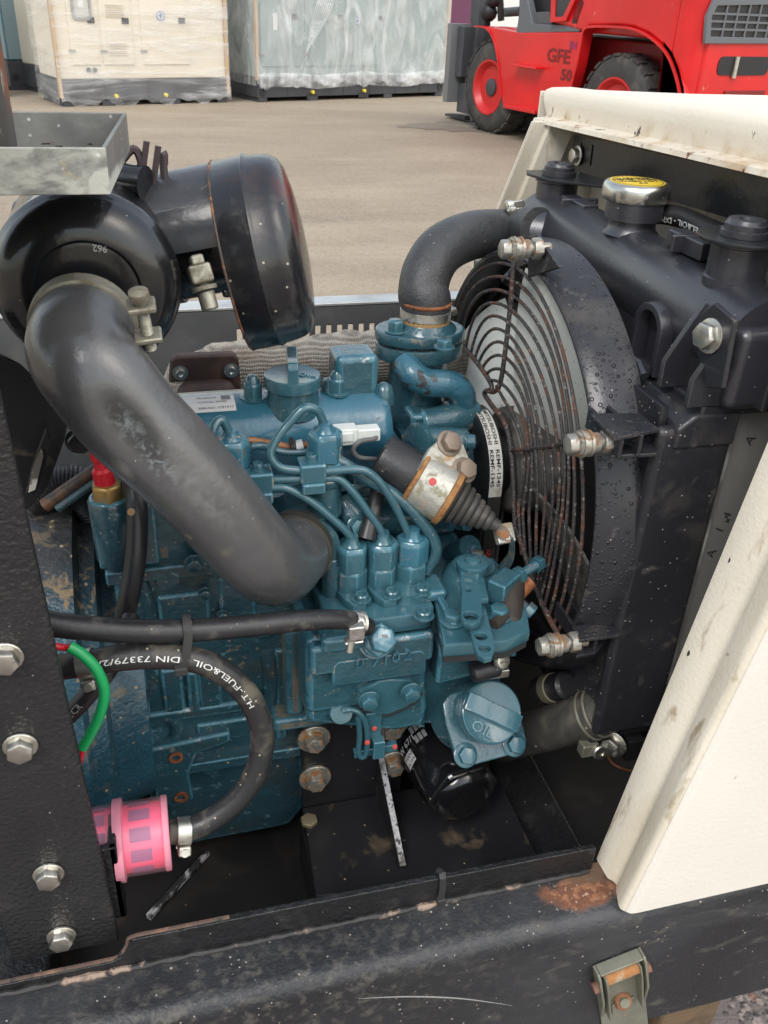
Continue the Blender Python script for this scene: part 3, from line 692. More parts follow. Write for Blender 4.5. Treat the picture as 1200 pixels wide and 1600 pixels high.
prof = [(YF, ZB), (YF, ZT-r)] + [(YF+r-r*cos(radians(a)), ZT-r+r*sin(radians(a))) for a in (15, 30, 45, 60, 75)] + [(YF+r, ZT), (.4105, ZT), (.4105, ZT-.006), (YF+r, ZT-.006), (YF+.006, ZT-r-.004), (YF+.006, ZB+.006), (.4105, ZB+.006), (.4105, ZB)]
mb = MB(); mb.prism([V((-.9, y, z)) for y, z in prof], V((2.2, 0, 0))); part('beam', mb, M['beam'], BASE, sharp=30)
# upstand lip with its notch in front of the post
def lip_poly(y): return [V((x, y, z)) for x, z in ((-.9, ZT), (-.9, .712), (-.062, .7135), (-.055, .7165), (-.050, .725), (-.046, .733), (.10, .7325), (.303, .7300), (.303, ZT))]
mb = MB(); mb.prism(lip_poly(.405), V((0, .005, 0))); part('lip', mb, M['powder'], BASE, .0008)
ed = [V((x, .4075, z+.0004)) for x, z in ((-.5, .7125), (-.16, .7127), (-.062, .7135), (-.055, .7168), (-.050, .7252), (-.046, .733), (-.02, .7332), (.02, .7331))]
mb = MB(); mb.tube(spl(ed, 5), .0015, 6); part('cut_edge', mb, M['edge_rust'], BASE)
mb = MB(); rnd = random.Random(4); n = 160
pth = [V((-.55 + .85*i/n, .4035 + rnd.uniform(-.0005, .0005), ZT+.0005)) for i in range(n+1)]
mb.tube(pth, [.0018 + .0016*abs(sin(i*.9))*rnd.random() for i in range(n+1)], 7); part('weld_bead', mb, M['weld'], BASE)
# far rail, slotted
M['rail_lit'] = mat('lit_galvanised_rail', (.58, .59, .58), .38, .6, var=(30, .15), layers=[dict(scale=12, lo=.5, hi=.65, col=(.40, .40, .38), rough=.6, amt=.6)], bump=[(200, .0002, 3)])  # rail steel for the top flange, its light painted into the colour
M['rail_shaded'] = mat('shaded_rail_face', (.10, .102, .105), .5, .3, var=(14, .2), layers=[dict(scale=20, lo=.55, hi=.7, col=(.2, .19, .17), rough=.8, amt=.5)])  # darker copy of the rail steel, shade painted into the upright face
YR, ZR = .955, .992
mb = MB(); RMX = Matrix(((1, 0, 0, 0), (0, 0, -1, YR), (0, 1, 0, 0), (0, 0, 0, 1)))
pitch = .0125; slots = []; x = .100
while x < .33: slots.append(rrect(x, .915, x+.0062, ZR-.020, .002, 2)); x += pitch
plate(mb, RMX, [(-.55, .55), (.372, .55), (.372, ZR), (-.55, ZR)], slots, .003); part('slotted_panel', mb, M['rail_shaded'], BASE)
mb = MB(); mb.box((-.55, YR-.002, ZR+.0005), (.372, YR+.026, ZR+.004)); mb.box((-.55, YR+.023, ZR-.03), (.372, YR+.026, ZR)); part('top_flange', mb, M['rail_lit'], BASE, .001)
# bay floor, end rails, cross members
mb = MB(); mb.box((-.85, .4115, .551), (1.2, .97, .556)); part('bay_floor', mb, M['bay_black'], BASE)
mb = MB(); mb.box((-.85, YR+.03, .548), (1.2, YR+.09, .70)); part('rear_beam', mb, M['powder'], BASE, .004)
mb = MB(); mb.box((-.85, .4045, .5565), (1.2, .4095, .698)); part('inner_web', mb, M['bay_black'], BASE)
mb = MB(); mb.box((.31, .475, .557), (.36, .95, .60)); part('cross_member', mb, M['powder'], BASE, .004)
mb = MB(); mb.box((-.18, .475, .557), (-.12, .95, .61)); part('cross_member', mb, M['powder'], BASE, .004)
mb = MB(); mb.box((-.92, .36, .548), (-.86, 1.0, .70)); part('end_rail', mb, M['powder'], BASE, .004)
# pale scratched bar lying across the floor at left
p0, p1 = oz(232, 1437, .557), oz(325, 1335, .557)
mb = MB(); d = (p1-p0).normalized(); s_ = V((0, 0, 1)).cross(d)
mb.hexa([p0-s_*.003, p0+s_*.003, p1+s_*.0025, p1-s_*.0025], [q+V((0, 0, .006)) for q in (p0-s_*.003, p0+s_*.003, p1+s_*.0025, p1-s_*.0025)])
part('floor_bar', mb, mat('scraped_bar', (.03, .03, .032), .4, layers=[dict(scale=60, lo=.48, hi=.56, col=(.45, .46, .47), rough=.5)]), BASE, .001)
# trailing scratches on the beam face
M['scratch'] = mat('bare_scratch', (.26, .26, .25), .6)
mb = MB(); a = [oy(560, 1560, YF), oy(640, 1557, YF), oy(720, 1560, YF), oy(800, 1571, YF)]
mb.tube([q+V((0, -.0001, 0)) for q in spl(a, 6)], [.0001+.0005*sin(pi*i/18) for i in range(19)], 5); part('scratch', mb, M['scratch'], BASE)
# timber bearers underneath
M['timber'] = mat('weathered_timber', (.14, .092, .05), .8, layers=[dict(scale=30, lo=.45, hi=.6, col=(.10, .07, .045), sc=(.15, 1, 1)), dict(scale=12, lo=.6, hi=.7, col=(.03, .025, .02), amt=.8)], bump=[(90, .002, 5, (.1, 1, 1))])
LB = 'timber bearers stacked under the base'
tx = oy(1070, 1590, .375).x
for i, (x, lab) in enumerate(((tx, 'stained timber bearer showing under the front beam beside the latch'), (-.45, 'timber bearer under the left end of the base beam'), (1.12, 'timber bearer under the right end of the base beam'))):
    mb = MB(); mb.box((-.030, -.33, -.05), (.030, .33, .048)); 
    o = solo('timber_bearer', MB().add([v+V((x, .70, ZB-.05)) for v in mb.v], mb.f), M['timber'], lab, 'timber', group=LB, bevel=.004, loc=V((x, .70, ZB-.05)))
    for j, z in enumerate((.052, .155, .258, .361)):
        for y in ((.50, .92) if j % 2 == 0 else ()):
            pass
    mb = MB(); mb.box((x-.06, .62, .0045), (x+.06, .98, ZB-.102)); solo('timber_block', mb, M['timber'], lab.replace('timber bearer', 'timber block').replace('showing under', 'standing below') , 'timber', group='timber blocks carrying the bearers', bevel=.008, loc=V((x, .70, 0)))
# ================================================================ post
POST = thing('upright_post', 'black textured steel post bolted to the base at the left edge', 'post', V((-.09, .42, .714)))
M['post'] = mat('pebbled_black_powder_coat', (.020, .020, .021), .33, var=(12, .25), layers=[
    dict(scale=22, lo=.58, hi=.75, col=(.07, .066, .06), rough=.7, amt=.5),
    dict(kind='speck', scale=150, size=.09, keep=.88, col=(.42, .41, .38), rough=.8)], bump=[(300, .0013, 1.0)])
mb = MB(); xl, xr = -.128, -.0575
plan = [(xr, .42), (xr, .426), (xl+.004, .426), (xl+.004, .47), (xl, .47), (xl, .42)]
mb.prism([V((x+.0015, y, .7135)) for x, y in plan], V((-.0165, 0, .62))); part('channel', mb, M['post'], POST, .003, 3)
mb = MB(); mb.box((xr-.012, .428, .728), (xr+.008, .433, .80)); mb.box((xr+.003, .428, .728), (xr+.008, .458, .80)); part('filter_bracket', mb, M['powder'], POST, .001)
def b_hex(r, h, w=0.0, dome=False): return lambda q: q.hexhead((0, 0, 0), (0, 0, 1), r, h, w, dome=dome)
for (px, py, s) in ((8, 1022, .3), (32, 1161, .9), (76, 1361, .1), (96, 1458, .55)):
    piece('bolt', 'post_bolt', b_hex(.0078, .0066, .0098), M['zinc'], POST, at(oy(px, py+4, .4195), (0, -1, 0), s))
# ================================================================ drip tray above the air cleaner, with its rusty bracket
TZ = 1.3-.072
e0 = oz(165, 231, TZ); e1 = oz(197, 176, TZ)
TR_ = thing('steel_tray', 'open galvanised steel tray with a white-crusted front, above the air cleaner', 'tray', V((-.1, .5, TZ-.03)))
fy = e0.y; by = e1.y; xr_ = e0.x
zb_ = oy(180, 303, fy+.002).z
M['tray'] = mat('weathered_tray_steel', (.22, .22, .205), .5, .35, var=(30, .2), layers=[
    dict(scale=24, lo=.44, hi=.60, col=(.17, .17, .165), rough=.6, metal=.4, amt=.8),
    dict(kind='flat', near=(0, -.018, .008, .007), nsc=(.02, .1, 1), rag=1.1, nscale=45, col=(.54, .55, .48), rough=.85, metal=0, amt=.85, soft=.15),
    dict(scale=18, lo=.64, hi=.72, col=(.42, .34, .20), rough=.9, metal=0, amt=.7),
    dict(kind='speck', scale=170, size=.2, keep=.7, col=(.62, .61, .56), rough=.8, metal=0, amt=.7)], bump=[(160, .0004, 4)])
xl_ = -.42
mb = MB(); mb.box((xl_, fy, zb_), (xr_, fy+.0025, TZ)); part('front_wall', mb, mat('crusted_tray_front', (.47, .475, .42), .75, layers=[dict(scale=26, lo=.50, hi=.60, col=(.23, .235, .22), rough=.5, metal=.3, sc=(1, 1, 1.4)), dict(scale=14, lo=.52, hi=.6, col=(.15, .15, .148), rough=.5, metal=.4, ofs=2.6), dict(scale=50, lo=.64, hi=.70, col=(.46, .38, .22), rough=.9), dict(kind='speck', scale=170, size=.2, keep=.7, col=(.62, .61, .56), rough=.8)], bump=[(160, .0005, 4)]), TR_, .0006)
mb = MB(); mb.prism([V((xr_, fy+.001, zb_)), V((xr_, fy+.001, TZ)), V((xr_+.012, by, TZ)), V((xr_+.012, by, zb_))], V((-.0022, 0, 0))); part('end_wall', mb, M['tray'], TR_, .0005)
mb = MB(); mb.box((xl_, by-.0025, zb_), (xr_+.010, by, TZ)); part('back_wall', mb, M['tray'], TR_, .0006)
mb = MB(); mb.box((xl_, fy+.002, zb_), (xr_, by-.002, zb_+.002)); part('floor_sheet', mb, M['tray'], TR_)
rb = oy(18, 230, fy+.035)
mb = MB(); mb.box((rb.x-.05, rb.y, zb_+.004), (rb.x, rb.y+.004, TZ+.5)); mb.box((rb.x-.004, rb.y+.004, zb_+.004), (rb.x, rb.y+.03, TZ+.5)); part('support_angle', mb, mat('rusting_dark_angle', (.06, .055, .05), .6, layers=[dict(scale=30, lo=.5, hi=.62, col=RUST, rough=.9), dict(scale=60, lo=.6, hi=.7, col=(.3, .29, .26))]), TR_, .001)
rnd = random.Random(3); mb = MB()
for k in range(26):                                        # dead leaves and grit in the tray
    p = V((rnd.uniform(-.10, .0), by-.006-rnd.random()**2*.05, zb_+.003)); a = rnd.uniform(0, 6); s = rnd.uniform(.0015, .005)
    q = [p + V((s*cos(a+t), s*.6*sin(a+t), .001+.002*rnd.random())) for t in (0, 1.6, 3.1, 4.7)]; mb.add(q, [(0, 1, 2, 3)])
solo('leaf_litter', mb, mat('dead_leaf', (.16, .09, .04), .9), kind='stuff')
# ================================================================ canopy round the radiator
CAN = thing('canopy', 'cream sheet steel canopy with rust-stained edges around the radiator', 'canopy', V((.6, .66, ZT)))
pn = V((0, 1, -.07))
I0, I1 = V((.311, .413, ZT)), opl(1200, 690, (.311, .413, ZT), pn); O0, O1 = V((.311, .363, ZT)), opl(1200, 985, (.311, .363, ZT), pn)
def along(a, b, z): return a + (b-a)*((z-a.z)/(b.z-a.z))
zs = [ZT + .001 + (1.243-ZT)*k/26 for k in range(27)]
pro = [(0, .004), (.0, 0), (.05, -.0005), (.38, 0), (.44, .0035), (.52, .0045), (.58, .002), (.66, .0005), (.86, -.0035), (.93, -.0035), (.97, -.0015), (1.0, .002)]
out = V((-1, -.0, .2)).normalized()
def jam(i, j):
    w, d = pro[round(i*(len(pro)-1))]; z = zs[round(j*26)]
    a, b = along(I0, I1, z), along(O0, O1, z); b.x = min(b.x, a.x+.02); return a + (b-a)*w - out*d
mb = MB(); mb.slab(jam, len(pro), 27, .002); part('door_jamb', mb, M['cream_grime'], CAN, sharp=70)
def pan(i, j):
    z = zs[round(j*26)]; a = along(I0, I1, z); b = along(O0, O1, z); b.x = min(b.x, a.x+.02)
    x = [b.x+.0008, b.x+.003, b.x+.007, b.x+.05, 1.15][round(i*4)]; dy = [.0022, .0004, 0, 0, 0][round(i*4)]
    return V((x, b.y - .0002 + dy, z))
mb = MB(); mb.slab(pan, 5, 27, -.002); part('side_panel', mb, mat('clean_cream_paint', (.70, .665, .60), .42, var=(6, .02), layers=[dict(scale=4, lo=.45, hi=.75, col=(.66, .61, .52), rough=.5, amt=.6, sc=(1, 1, .4)), dict(scale=60, lo=.70, hi=.73, col=(.35, .27, .18), rough=.8, amt=.6), dict(kind='speck', scale=80, size=.04, keep=.82, col=(.2, .15, .1)), dict(kind='speck', scale=30, size=.03, keep=.8, col=(.25, .2, .15))], bump=[(330, .0003, 1.5), (5, .004, 2)]), CAN, sharp=70)
for (px, py) in ((1138, 873), (1075, 1018)):
    p = opl(px, py, I0, pn); p = opl(px, py, along(I0, I1, p.z)*.8 + along(O0, O1, p.z)*.2, (1, 0, -.23))
    mb = MB(); mb.lathe(p-out*.002, out, [(0, .0038), (.0028, .0038), (.0034, .0032), (.0036, 0)], 18); part('plug', mb, M['print_black'], CAN)
# far jamb
fn = V((0, 1, .13)); P0 = V((.417, .94, 1.186))
fa = [opl(*q, P0, fn) for q in ((833, 190), (770, 330), (735, 432))]
fb = [q + V((.030, -.004, 0)) for q in fa]
mb = MB()
def fj(i, j):
    k = j*2; a = fa[0].lerp(fa[2], j); 
    w, d = [(0, 0), (.5, 0), (.55, .006), (1.3, .010)][round(i*3)]; a.x = a.x + .034*w; a.y -= d; return a
zl = (fa[2]-fa[0])
fa[2] = fa[0] + zl*((ZT-fa[0].z)/zl.z)
mb.slab(fj, 4, 24, .002); part('far_jamb', mb, M['cream_grime'], CAN)
def fp(i, j): a = fa[0].lerp(fa[2], j); return V((a.x + (1.15-a.x)*i, a.y+.004, a.z))
mb = MB(); mb.slab(fp, 4, 12, .002); part('far_panel', mb, M['cream'], CAN)
# end wall inside
mb = MB(); mb.box((.500, .40, ZT), (.503, .95, 1.19)); part('inner_wall', mb, mat('rust_streaked_cream', (.70, .63, .52), .5, layers=[dict(scale=26, lo=.60, hi=.70, col=(.36, .17, .06), rough=.8, sc=(1, 1, .12)), dict(scale=50, lo=.66, hi=.72, col=(.25, .16, .08))]), CAN)
# header: a folded band over a rusty ledge, then the roof
h0, h1 = ox(835, 188, .43), ox(1200, 273, .43); k0, k1 = ox(846, 139, .445), ox(1200, 186, .445)
h1 = h0 + (h1-h0)*1.45; k1 = k0 + (k1-k0)*1.45
band = [(0, 0), (.012, 0), (.014, .003), (.016, .010), (.016, .8), (.018, .95), (.026, 1.0)]
def hd(i, j):
    a = h0.lerp(h1, i); b = k0.lerp(k1, i); x, s = [(0.0, -.05), (.0, .02), (.013, .06), (.017, .14), (.017, .55), (.018, .80), (.021, .93), (.028, 1.0), (.05, 1.02)][round(j*8)]
    return V((a.x + x, a.y + (b.y-a.y)*max(s, 0), a.z + (b.z-a.z)*s))
M['cream_band'] = mat('rust_edged_cream', (.72, .65, .53), .42, var=(6, .06), layers=[
    dict(scale=22, lo=.50, hi=.68, col=(.46, .31, .16), rough=.8, amt=.75, near=(-.17, 0, h0.z-ZT+.010, .014), nsc=(.02, .02, 1), rag=1.2, nscale=35, soft=.3),
    dict(scale=60, lo=.60, hi=.66, col=(.16, .07, .03), rough=.9, near=(-.17, 0, h0.z-ZT+.006, .013), nsc=(.02, .02, 1), rag=1.2, nscale=60),
    dict(scale=38, lo=.665, hi=.69, col=(.07, .06, .055), rough=.7)], bump=[(320, .0004, 2)])
mb = MB(); mb.slab(hd, 30, 9, -.002); part('header', mb, M['cream_band'], CAN, sharp=60)
mb = MB(); mb.grid(lambda i, j: V((.476 + .72*i - .0, (k0.lerp(k1, j)).y, (k0.lerp(k1, j)).z + .0008 + .010*(1-(2*i-1)**4)*0 - .012*i)), 12, 12); part('roof', mb, M['cream'], CAN)
mb = MB(); zz = k0.z-.002; mb.box((.445, k0.y+.0005, h0.z-.02), (1.19, k0.y+.003, zz)); part('roof_edge', mb, M['cream'], CAN, .001)
# black slotted bracket under the header
q0, q1, q2, q3 = ox(897, 211, .455), ox(1200, 277, .455), ox(1200, 362, .455), ox(893, 267, .455)
q1 = q0+(q1-q0)*1.35; q2 = q3+(q2-q3)*1.35
u_ = (q1-q0).normalized(); w_ = (q0-q3); w_ = (w_-u_*w_.dot(u_)); Hb = w_.length; w_.normalize()
BM = axes_m(q3, u_, w_, u_.cross(w_)); Lb = (q1-q0).length
so = lambda px, py: ((lambda p: (p.dot(u_), p.dot(w_)))(ox(px, py, .455)-q3))
s1 = so(910, 232); s2 = so(927, 241)
mb = MB(); plate(mb, BM, [(0, 0), (Lb, 0), (Lb, Hb), (0, Hb)], [rrect(s1[0]-.0015, s1[1]-.004, s1[0]+.0015, s1[1]+.006, .001, 2), rrect(s2[0]-.0018, s2[1]-.011, s2[0]+.0018, s2[1]+.009, .001, 2)], .003)
br = part('header_bracket', mb, M['black'], CAN)
mb = MB(); mb.hexa([BM @ V(p) for p in ((0, 0, -.001), (Lb, 0, -.001), (Lb, .003, -.001), (0, .003, -.001))], [BM @ V(p) for p in ((0, 0, -.03), (Lb, 0, -.03), (Lb, .003, -.03), (0, .003, -.03))]); part('flange', mb, M['black'], br)
piece('bolt', 'can_bolt', b_hex(.0075, .006, .010), M['zinc'], CAN, at(ox(903, 243, .452), (-1, 0, 0), .3))
# lower slotted plate that carries the overflow hose
l0, l1 = ox(893, 270, .458), ox(1200, 385, .458)
l1 = l0+(l1-l0)*1.3
# ================================================================ radiator
RAD = thing('radiator', 'black plastic-tank radiator with a wet fan shroud, inside the cream canopy', 'radiator', V((.40, .69, .70)))
TX, TZc, TRd = .405, 1.100, .0345
mb = MB(); yy = lambda y: .892-y
mb.lathe((TX, .870, TZc), (0, -1, 0), [(0, 0), (.001, TRd*.6), (.006, TRd*.9), (.016, TRd), (.070, TRd), (.071, TRd*1.02), (.18, TRd*1.02), (.181, TRd*1.04), (.383, TRd*1.04)], 40)
part('upper_tank', mb, M['plastic'], RAD)
mb = MB(); mb.box((.372, .490, 1.055), (.442, .885, 1.098)); part('tank_skirt', mb, M['plastic'], RAD, .004)
mb = MB(); mb.box((.366, .489, 1.052), (.446, .888, 1.062)); part('crimp_strip', mb, M['plastic'], RAD, .003)
mb = MB(); mb.box((.376, .478, 1.060), (.47, .495, 1.118)); part('tank_end', mb, M['plastic'], RAD, .008, 4)
for x_ in (.400, .430):
    mb = MB(); mb.box((x_, .472, 1.062), (x_+.004, .49, 1.112)); part('rib', mb, M['plastic'], RAD, .001)
mb = MB(); mb.box((.372, .504, .74), (.438, .885, 1.052)); core = part('core', mb, mat('core_fins', (.02, .02, .02), .7, bump=[(1200, .0008, 1, (.02, .3, 1))]), RAD)
mb = MB(); mb.box((.366, .53, .69), (.446, .888, .742)); part('lower_tank', mb, M['plastic'], RAD, .01, 3)
# arched rib and stiffeners on the tank's face
rp = ox(1037, 490, .372)
mb = MB(); plate(mb, Matrix(((0, 0, -1, .366), (1, 0, 0, rp.y), (0, 1, 0, 1.060), (0, 0, 0, 1))), [(-.020, 0), (.020, 0), (.020, .030)] + [(.020*cos(radians(a)), .030+.020*sin(radians(a))) for a in range(15, 180, 15)] + [(-.020, .030)], [[(-.014, .001), (.014, .001), (.014, .030)] + [(.014*cos(radians(a)), .030+.014*sin(radians(a))) for a in range(15, 180, 15)] + [(-.014, .030)]], .012, .001)
part('arched_rib', mb, M['plastic'], RAD)
for (px, py) in ((1105, 470), (1160, 470)):
    p = ox(px, py, .375); mb = MB(); mb.prism([V((.352, p.y, 1.062)), V((.352, p.y, 1.082)), V((.375, p.y, 1.125)), V((.39, p.y, 1.062))], V((0, .005, 0))); part('rib', mb, M['plastic'], RAD, .001)
# filler neck, cap
cp = ox(993, 318, TX); cb = V((TX, cp.y, TZc+TRd-.004)); ct = ox(993, 303, TX)
nk = thing('filler_pressure_cap', 'round pressed-metal radiator cap with a yellow printed top', 'radiator cap', V((TX, ct.y, ct.z-.004)))
mb = MB(); mb.lathe(cb, (0, 0, 1), [(0, .024), (.004, .020), (.008, .0195), (.012, .0195), (.0125, .0235), (ct.z-cb.z-.002, .0235)], 30); part('filler_neck', mb, M['plastic'], RAD)
mb = MB(); rc = .0275
def capr(k): return rc*(1 + .028*abs(sin(k*3)))
o_ = V((TX, ct.y, ct.z-.004)); vs = []
prf = [(0, .97), (.002, 1.01), (.009, 1.0), (.012, .97), (.0135, .91), (.0138, .82)]
for t_, s_ in prf:
    for k in range(72): a = 2*pi*k/72; rr = (rc*(1+.02*max(0, sin(6*a))) if t_ < .01 else rc)*s_; vs.append(o_ + V((rr*cos(a), rr*sin(a), t_)))
fs = [(j*72+k, j*72+(k+1) % 72, (j+1)*72+(k+1) % 72, (j+1)*72+k) for j in range(len(prf)-1) for k in range(72)] + [tuple(range(5*72, 6*72)), tuple(range(72))[::-1]]
mb.add(vs, fs); part('rim', mb, mat('cap_metal', (.62, .61, .56), .28, 1.0, layers=[dict(scale=70, lo=.56, hi=.66, col=(.45, .38, .27), rough=.6, metal=.6)]), nk)
mb = MB(); mb.lathe(o_ + V((0, 0, .0136)), (0, 0, 1), [(0, .0225), (.0006, .0225), (.0006, 0)], 36); yl = part('yellow_disc', mb, mat('yellow_cap_print', (.72, .50, .03), .45), nk)
mb = MB(); mb.tyre(o_ + V((0, 0, .01425)), (0, 0, 1), [(0, .0208), (.0001, .0208), (.0001, .0202), (0, .0202)], 36)
for i, (s_, y) in enumerate((('WARNING', .009), ('NEVER OPEN', .003), ('WHEN HOT', -.004), ('0.9', -.012))):
    me = text_mesh(s_, .0065, .0001); w0, w1 = width_of(me); mb.tri(me, lambda p: o_ + V((p.x-(w0+w1)/2, p.y+y, .0144+p.z))); bpy.data.meshes.remove(me)
part('cap_print', mb, M['print_black'], yl)
# rubber mounts with their plates
def mount(px, py, X, name_pl, pts):
    p = ox(px, py, X); m = part('rubber_mount', MB().lathe(V((X, p.y, p.z-.030)), (0, 0, 1), [(0, .0215), (.006, .0215), (.007, .020), (.028, .020), (.029, .022), (.031, .022)], 28), M['plastic'], RAD)
    z = p.z
    mb = MB(); plate(mb, Matrix.Translation((X, p.y, z+.003)), pts, [], .0025, .0004); part('mount_plate', mb, mat('rust_edged_plate', (.016, .017, .019), .3, layers=[dict(scale=50, lo=.63, hi=.70, col=RUST, rough=.9)]), m)
    mb = MB(); mb.lathe(V((X, p.y, z+.0045)), (0, 0, 1), [(0, .0165), (.004, .0165), (.0045, .0145), (.008, .0145), (.0085, .0135), (.011, .0125), (.011, .006), (.007, .005)], 26); part('mount_washer', mb, M['plastic'], m)
    return p
mount(872, 281, .405, '', [(-.018, -.022), (.03, -.060), (.045, -.055), (.03, .02), (.0, .030), (-.022, .028), (-.028, .012)])
mount(1160, 378, .405, '', circ(0, 0, .031, 30)[8:28] + [(.06, -.02), (.06, .03)])
for (px, py) in ((903, 312), (1080, 368)):
    p = ox(px, py, .405); mb = MB(); mb.box((.397, p.y-.028, p.z-.012), (.413, p.y+.02, p.z+.001)); mb.box((.388, p.y-.004, p.z-.012), (.425, p.y, p.z+.0015)); part('pad', mb, M['plastic'], RAD, .0015)
# shroud
SC_ = (.687, .925)
SM = Matrix(((0, 0, -1, .345), (1, 0, 0, 0), (0, 1, 0, 0), (0, 0, 0, 1)))
M['shroud'] = mat('wet_black_shroud', (.026, .026, .031), .30, var=(10, .15), layers=[
    dict(scale=15, lo=.56, hi=.72, col=(.085, .075, .062), rough=.75, amt=.6),
    dict(scale=50, lo=.60, hi=.7, col=(.14, .125, .105), rough=.8, amt=.5),
    dict(kind='speck', scale=190, size=.14, keep=.86, col=(.34, .32, .29), rough=.8)], bump=[('speck', 150, .26, .0009), ('speck', 300, .3, .0004), (500, .00015, 2)])
M['shroud_dry'] = mat('dusty_black_shroud', (.024, .024, .029), .30, var=(10, .15), layers=[
    dict(scale=15, lo=.56, hi=.72, col=(.085, .075, .062), rough=.75, amt=.6), dict(scale=50, lo=.60, hi=.7, col=(.14, .125, .105), rough=.8, amt=.5),
    dict(kind='speck', scale=210, size=.16, keep=.74, col=(.36, .34, .31), rough=.8)], bump=[(500, .00015, 2)])
mb = MB(); plate(mb, SM, [(.50, .738), (.884, .738), (.884, 1.058), (.50, 1.058)], [circ(SC_[0], SC_[1], .176, 64)], .006, .0008); part('shroud_face', mb, M['shroud_dry'], RAD)
def ring(i, j):
    a = 2*pi*i; x, R_ = [(.348, .198), (.335, .197), (.320, .192), (.311, .1885), (.3095, .187), (.310, .1845), (.345, .1835)][round(j*6)]
    return V((x, SC_[0]+R_*cos(a), SC_[1]+R_*sin(a)))
mb = MB(); mb.grid(ring, 96, 7, True); part('shroud_ring', mb, M['shroud'], RAD)
mb = MB(); mb.box((.337, .489, .758), (.3985, .501, 1.046)); part('shroud_side', mb, M['shroud_dry'], RAD, .008, 4)
mb = MB(); mb.prism([V((.349, .487, 1.030)), V((.349, .487, 1.046)), V((.362, .487, 1.056)), V((.398, .487, 1.056)), V((.398, .487, 1.030))], V((0, .36, 0))); part('shroud_top', mb, M['shroud_dry'], RAD, .003, 3)
mb = MB(); mb.box((.3485, .491, .70), (.398, .500, .74)); 0 and part('shroud_foot', mb, M['shroud_dry'], RAD, .004)
# tank rail with the hex bolt on its lug
mb = MB(); mb.tube([V((.352, .74, 1.066)), V((.352, .60, 1.066)), V((.353, .555, 1.067)), V((.352, .545, 1.062))], .004, 8); part('rail', mb, M['plastic'], RAD)
lg = ox(1112, 540, .358)
mb = MB(); mb.prism([V((.358, lg.y+.014, lg.z-.010)), V((.358, lg.y+.020, lg.z+.014)), V((.358, lg.y+.008, lg.z+.026)), V((.358, lg.y-.016, lg.z+.022)), V((.358, lg.y-.020, lg.z-.022)), V((.358, lg.y-.004, lg.z-.028))], V((.004, 0, 0))); part('lug', mb, M['shroud_dry'], RAD, .001)
piece('bolt', 'rad_bolt', b_hex(.0088, .007, .0115), M['zinc'], RAD, at(ox(1110, 525, .357), (-1, -.15, .1), .5))
# bare metal side plate with stamped marks, and the spring clip at its top
M['bare'] = mat('bare_grey_side_plate', (.34, .34, .33), .42, .55, var=(5, .12), bump=[(220, .0002, 2, (1, 1, .2))])
mb = MB(); mb.box((.4005, .498, .735), (.50, .501, 1.062)); sp_ = part('side_plate', mb, M['bare'], RAD, .0006)
mb = MB(); mb.box((.3985, .4955, .70), (.403, .4975, 1.062)); part('plate_edge', mb, M['galv'], RAD)
for ch, px, py, rot in (('A', 1172, 697, 60), ('4', 1138, 812, 65), ('I', 1128, 832, 65), ('+', 1132, 822, 20), ('A', 1113, 872, 70)):
    me = text_mesh(ch, .011, .00005); p = oy(px, py, .4976); mb = MB(); R_ = Matrix.Rotation(radians(rot), 4, 'Z'); q = Matrix(((1, 0, 0, p.x), (0, 0, -1, p.y), (0, 1, 0, p.z), (0, 0, 0, 1))) @ R_
    mb.tri(me, lambda v: q @ v); bpy.data.meshes.remove(me); part('stamp_mark', mb, M['print_black'], sp_)
c0_ = oy(1165, 598, .492)
mb = MB(); mb.box((c0_.x-.018, .488, c0_.z-.005), (c0_.x+.03, .497, c0_.z+.006)); 
for k in range(2): mb.box((c0_.x-.004+.012*k, .486, c0_.z-.008), (c0_.x+.005+.012*k, .499, c0_.z+.013))
part('spring_clip', mb, M['galv'], RAD, .0015)
# lugs that carry the guard
def lug_box(px, py, X0, X1, dy, top):
    p = ox(px, py, X0); mb = MB()
    mb.box((X0, p.y-.008, p.z+.010), (X1, p.y+dy, p.z+.013)); mb.box((X0+.006, p.y-.006, p.z-.014), (X0+.010, p.y+dy, p.z+.0095)); mb.box((X0+.024, p.y-.006, p.z-.012), (X0+.027, p.y+dy, p.z+.0095)); mb.box((X0+.002, p.y-.006, p.z-.016), (X1-.004, p.y+dy, p.z-.0145))
    part('guard_lug', mb, M['shroud'], RAD, .0008); return p
def i_lug(top, bot, zt, zb, wx):
    mb = MB(); T = [oz(a, b, zt) for a, b in top]; B = [oz(a, b, zb) for a, b in bot]
    mb.prism(T, V((0, 0, -.003))); l = part('guard_lug', mb, M['shroud'], RAD, .0008)
    mb = MB(); mb.prism(B, V((0, 0, .003))); part('lower_flange', mb, M['shroud_dry'], l, .0008)
    yn = min(p.y for p in T) + .004
    for x in wx: 
        mb = MB(); mb.box((x, yn, zb+.002), (x+.003, yn+.05, zt-.002)); part('web', mb, M['shroud_dry'], l, .0005)
q = [oz(a, b, 1.030) for a, b in ((922, 645), (1000, 645), (1031, 670), (960, 684))]
i_lug(((922, 645), (1000, 645), (1031, 670), (960, 684)), ((953, 718), (985, 690), (1020, 690), (1026, 714)), 1.048, 1.028, (oz(960, 690, 1.04).x+.001, oz(995, 690, 1.04).x))
i_lug(((893, 978), (953, 967), (971, 992), (906, 1000)), ((899, 1030), (905, 1005), (950, 1000), (930, 1024)), .872, .854, (oz(905, 1010, .862).x+.001, oz(930, 1010, .862).x))
p = ox(832, 385, .322)
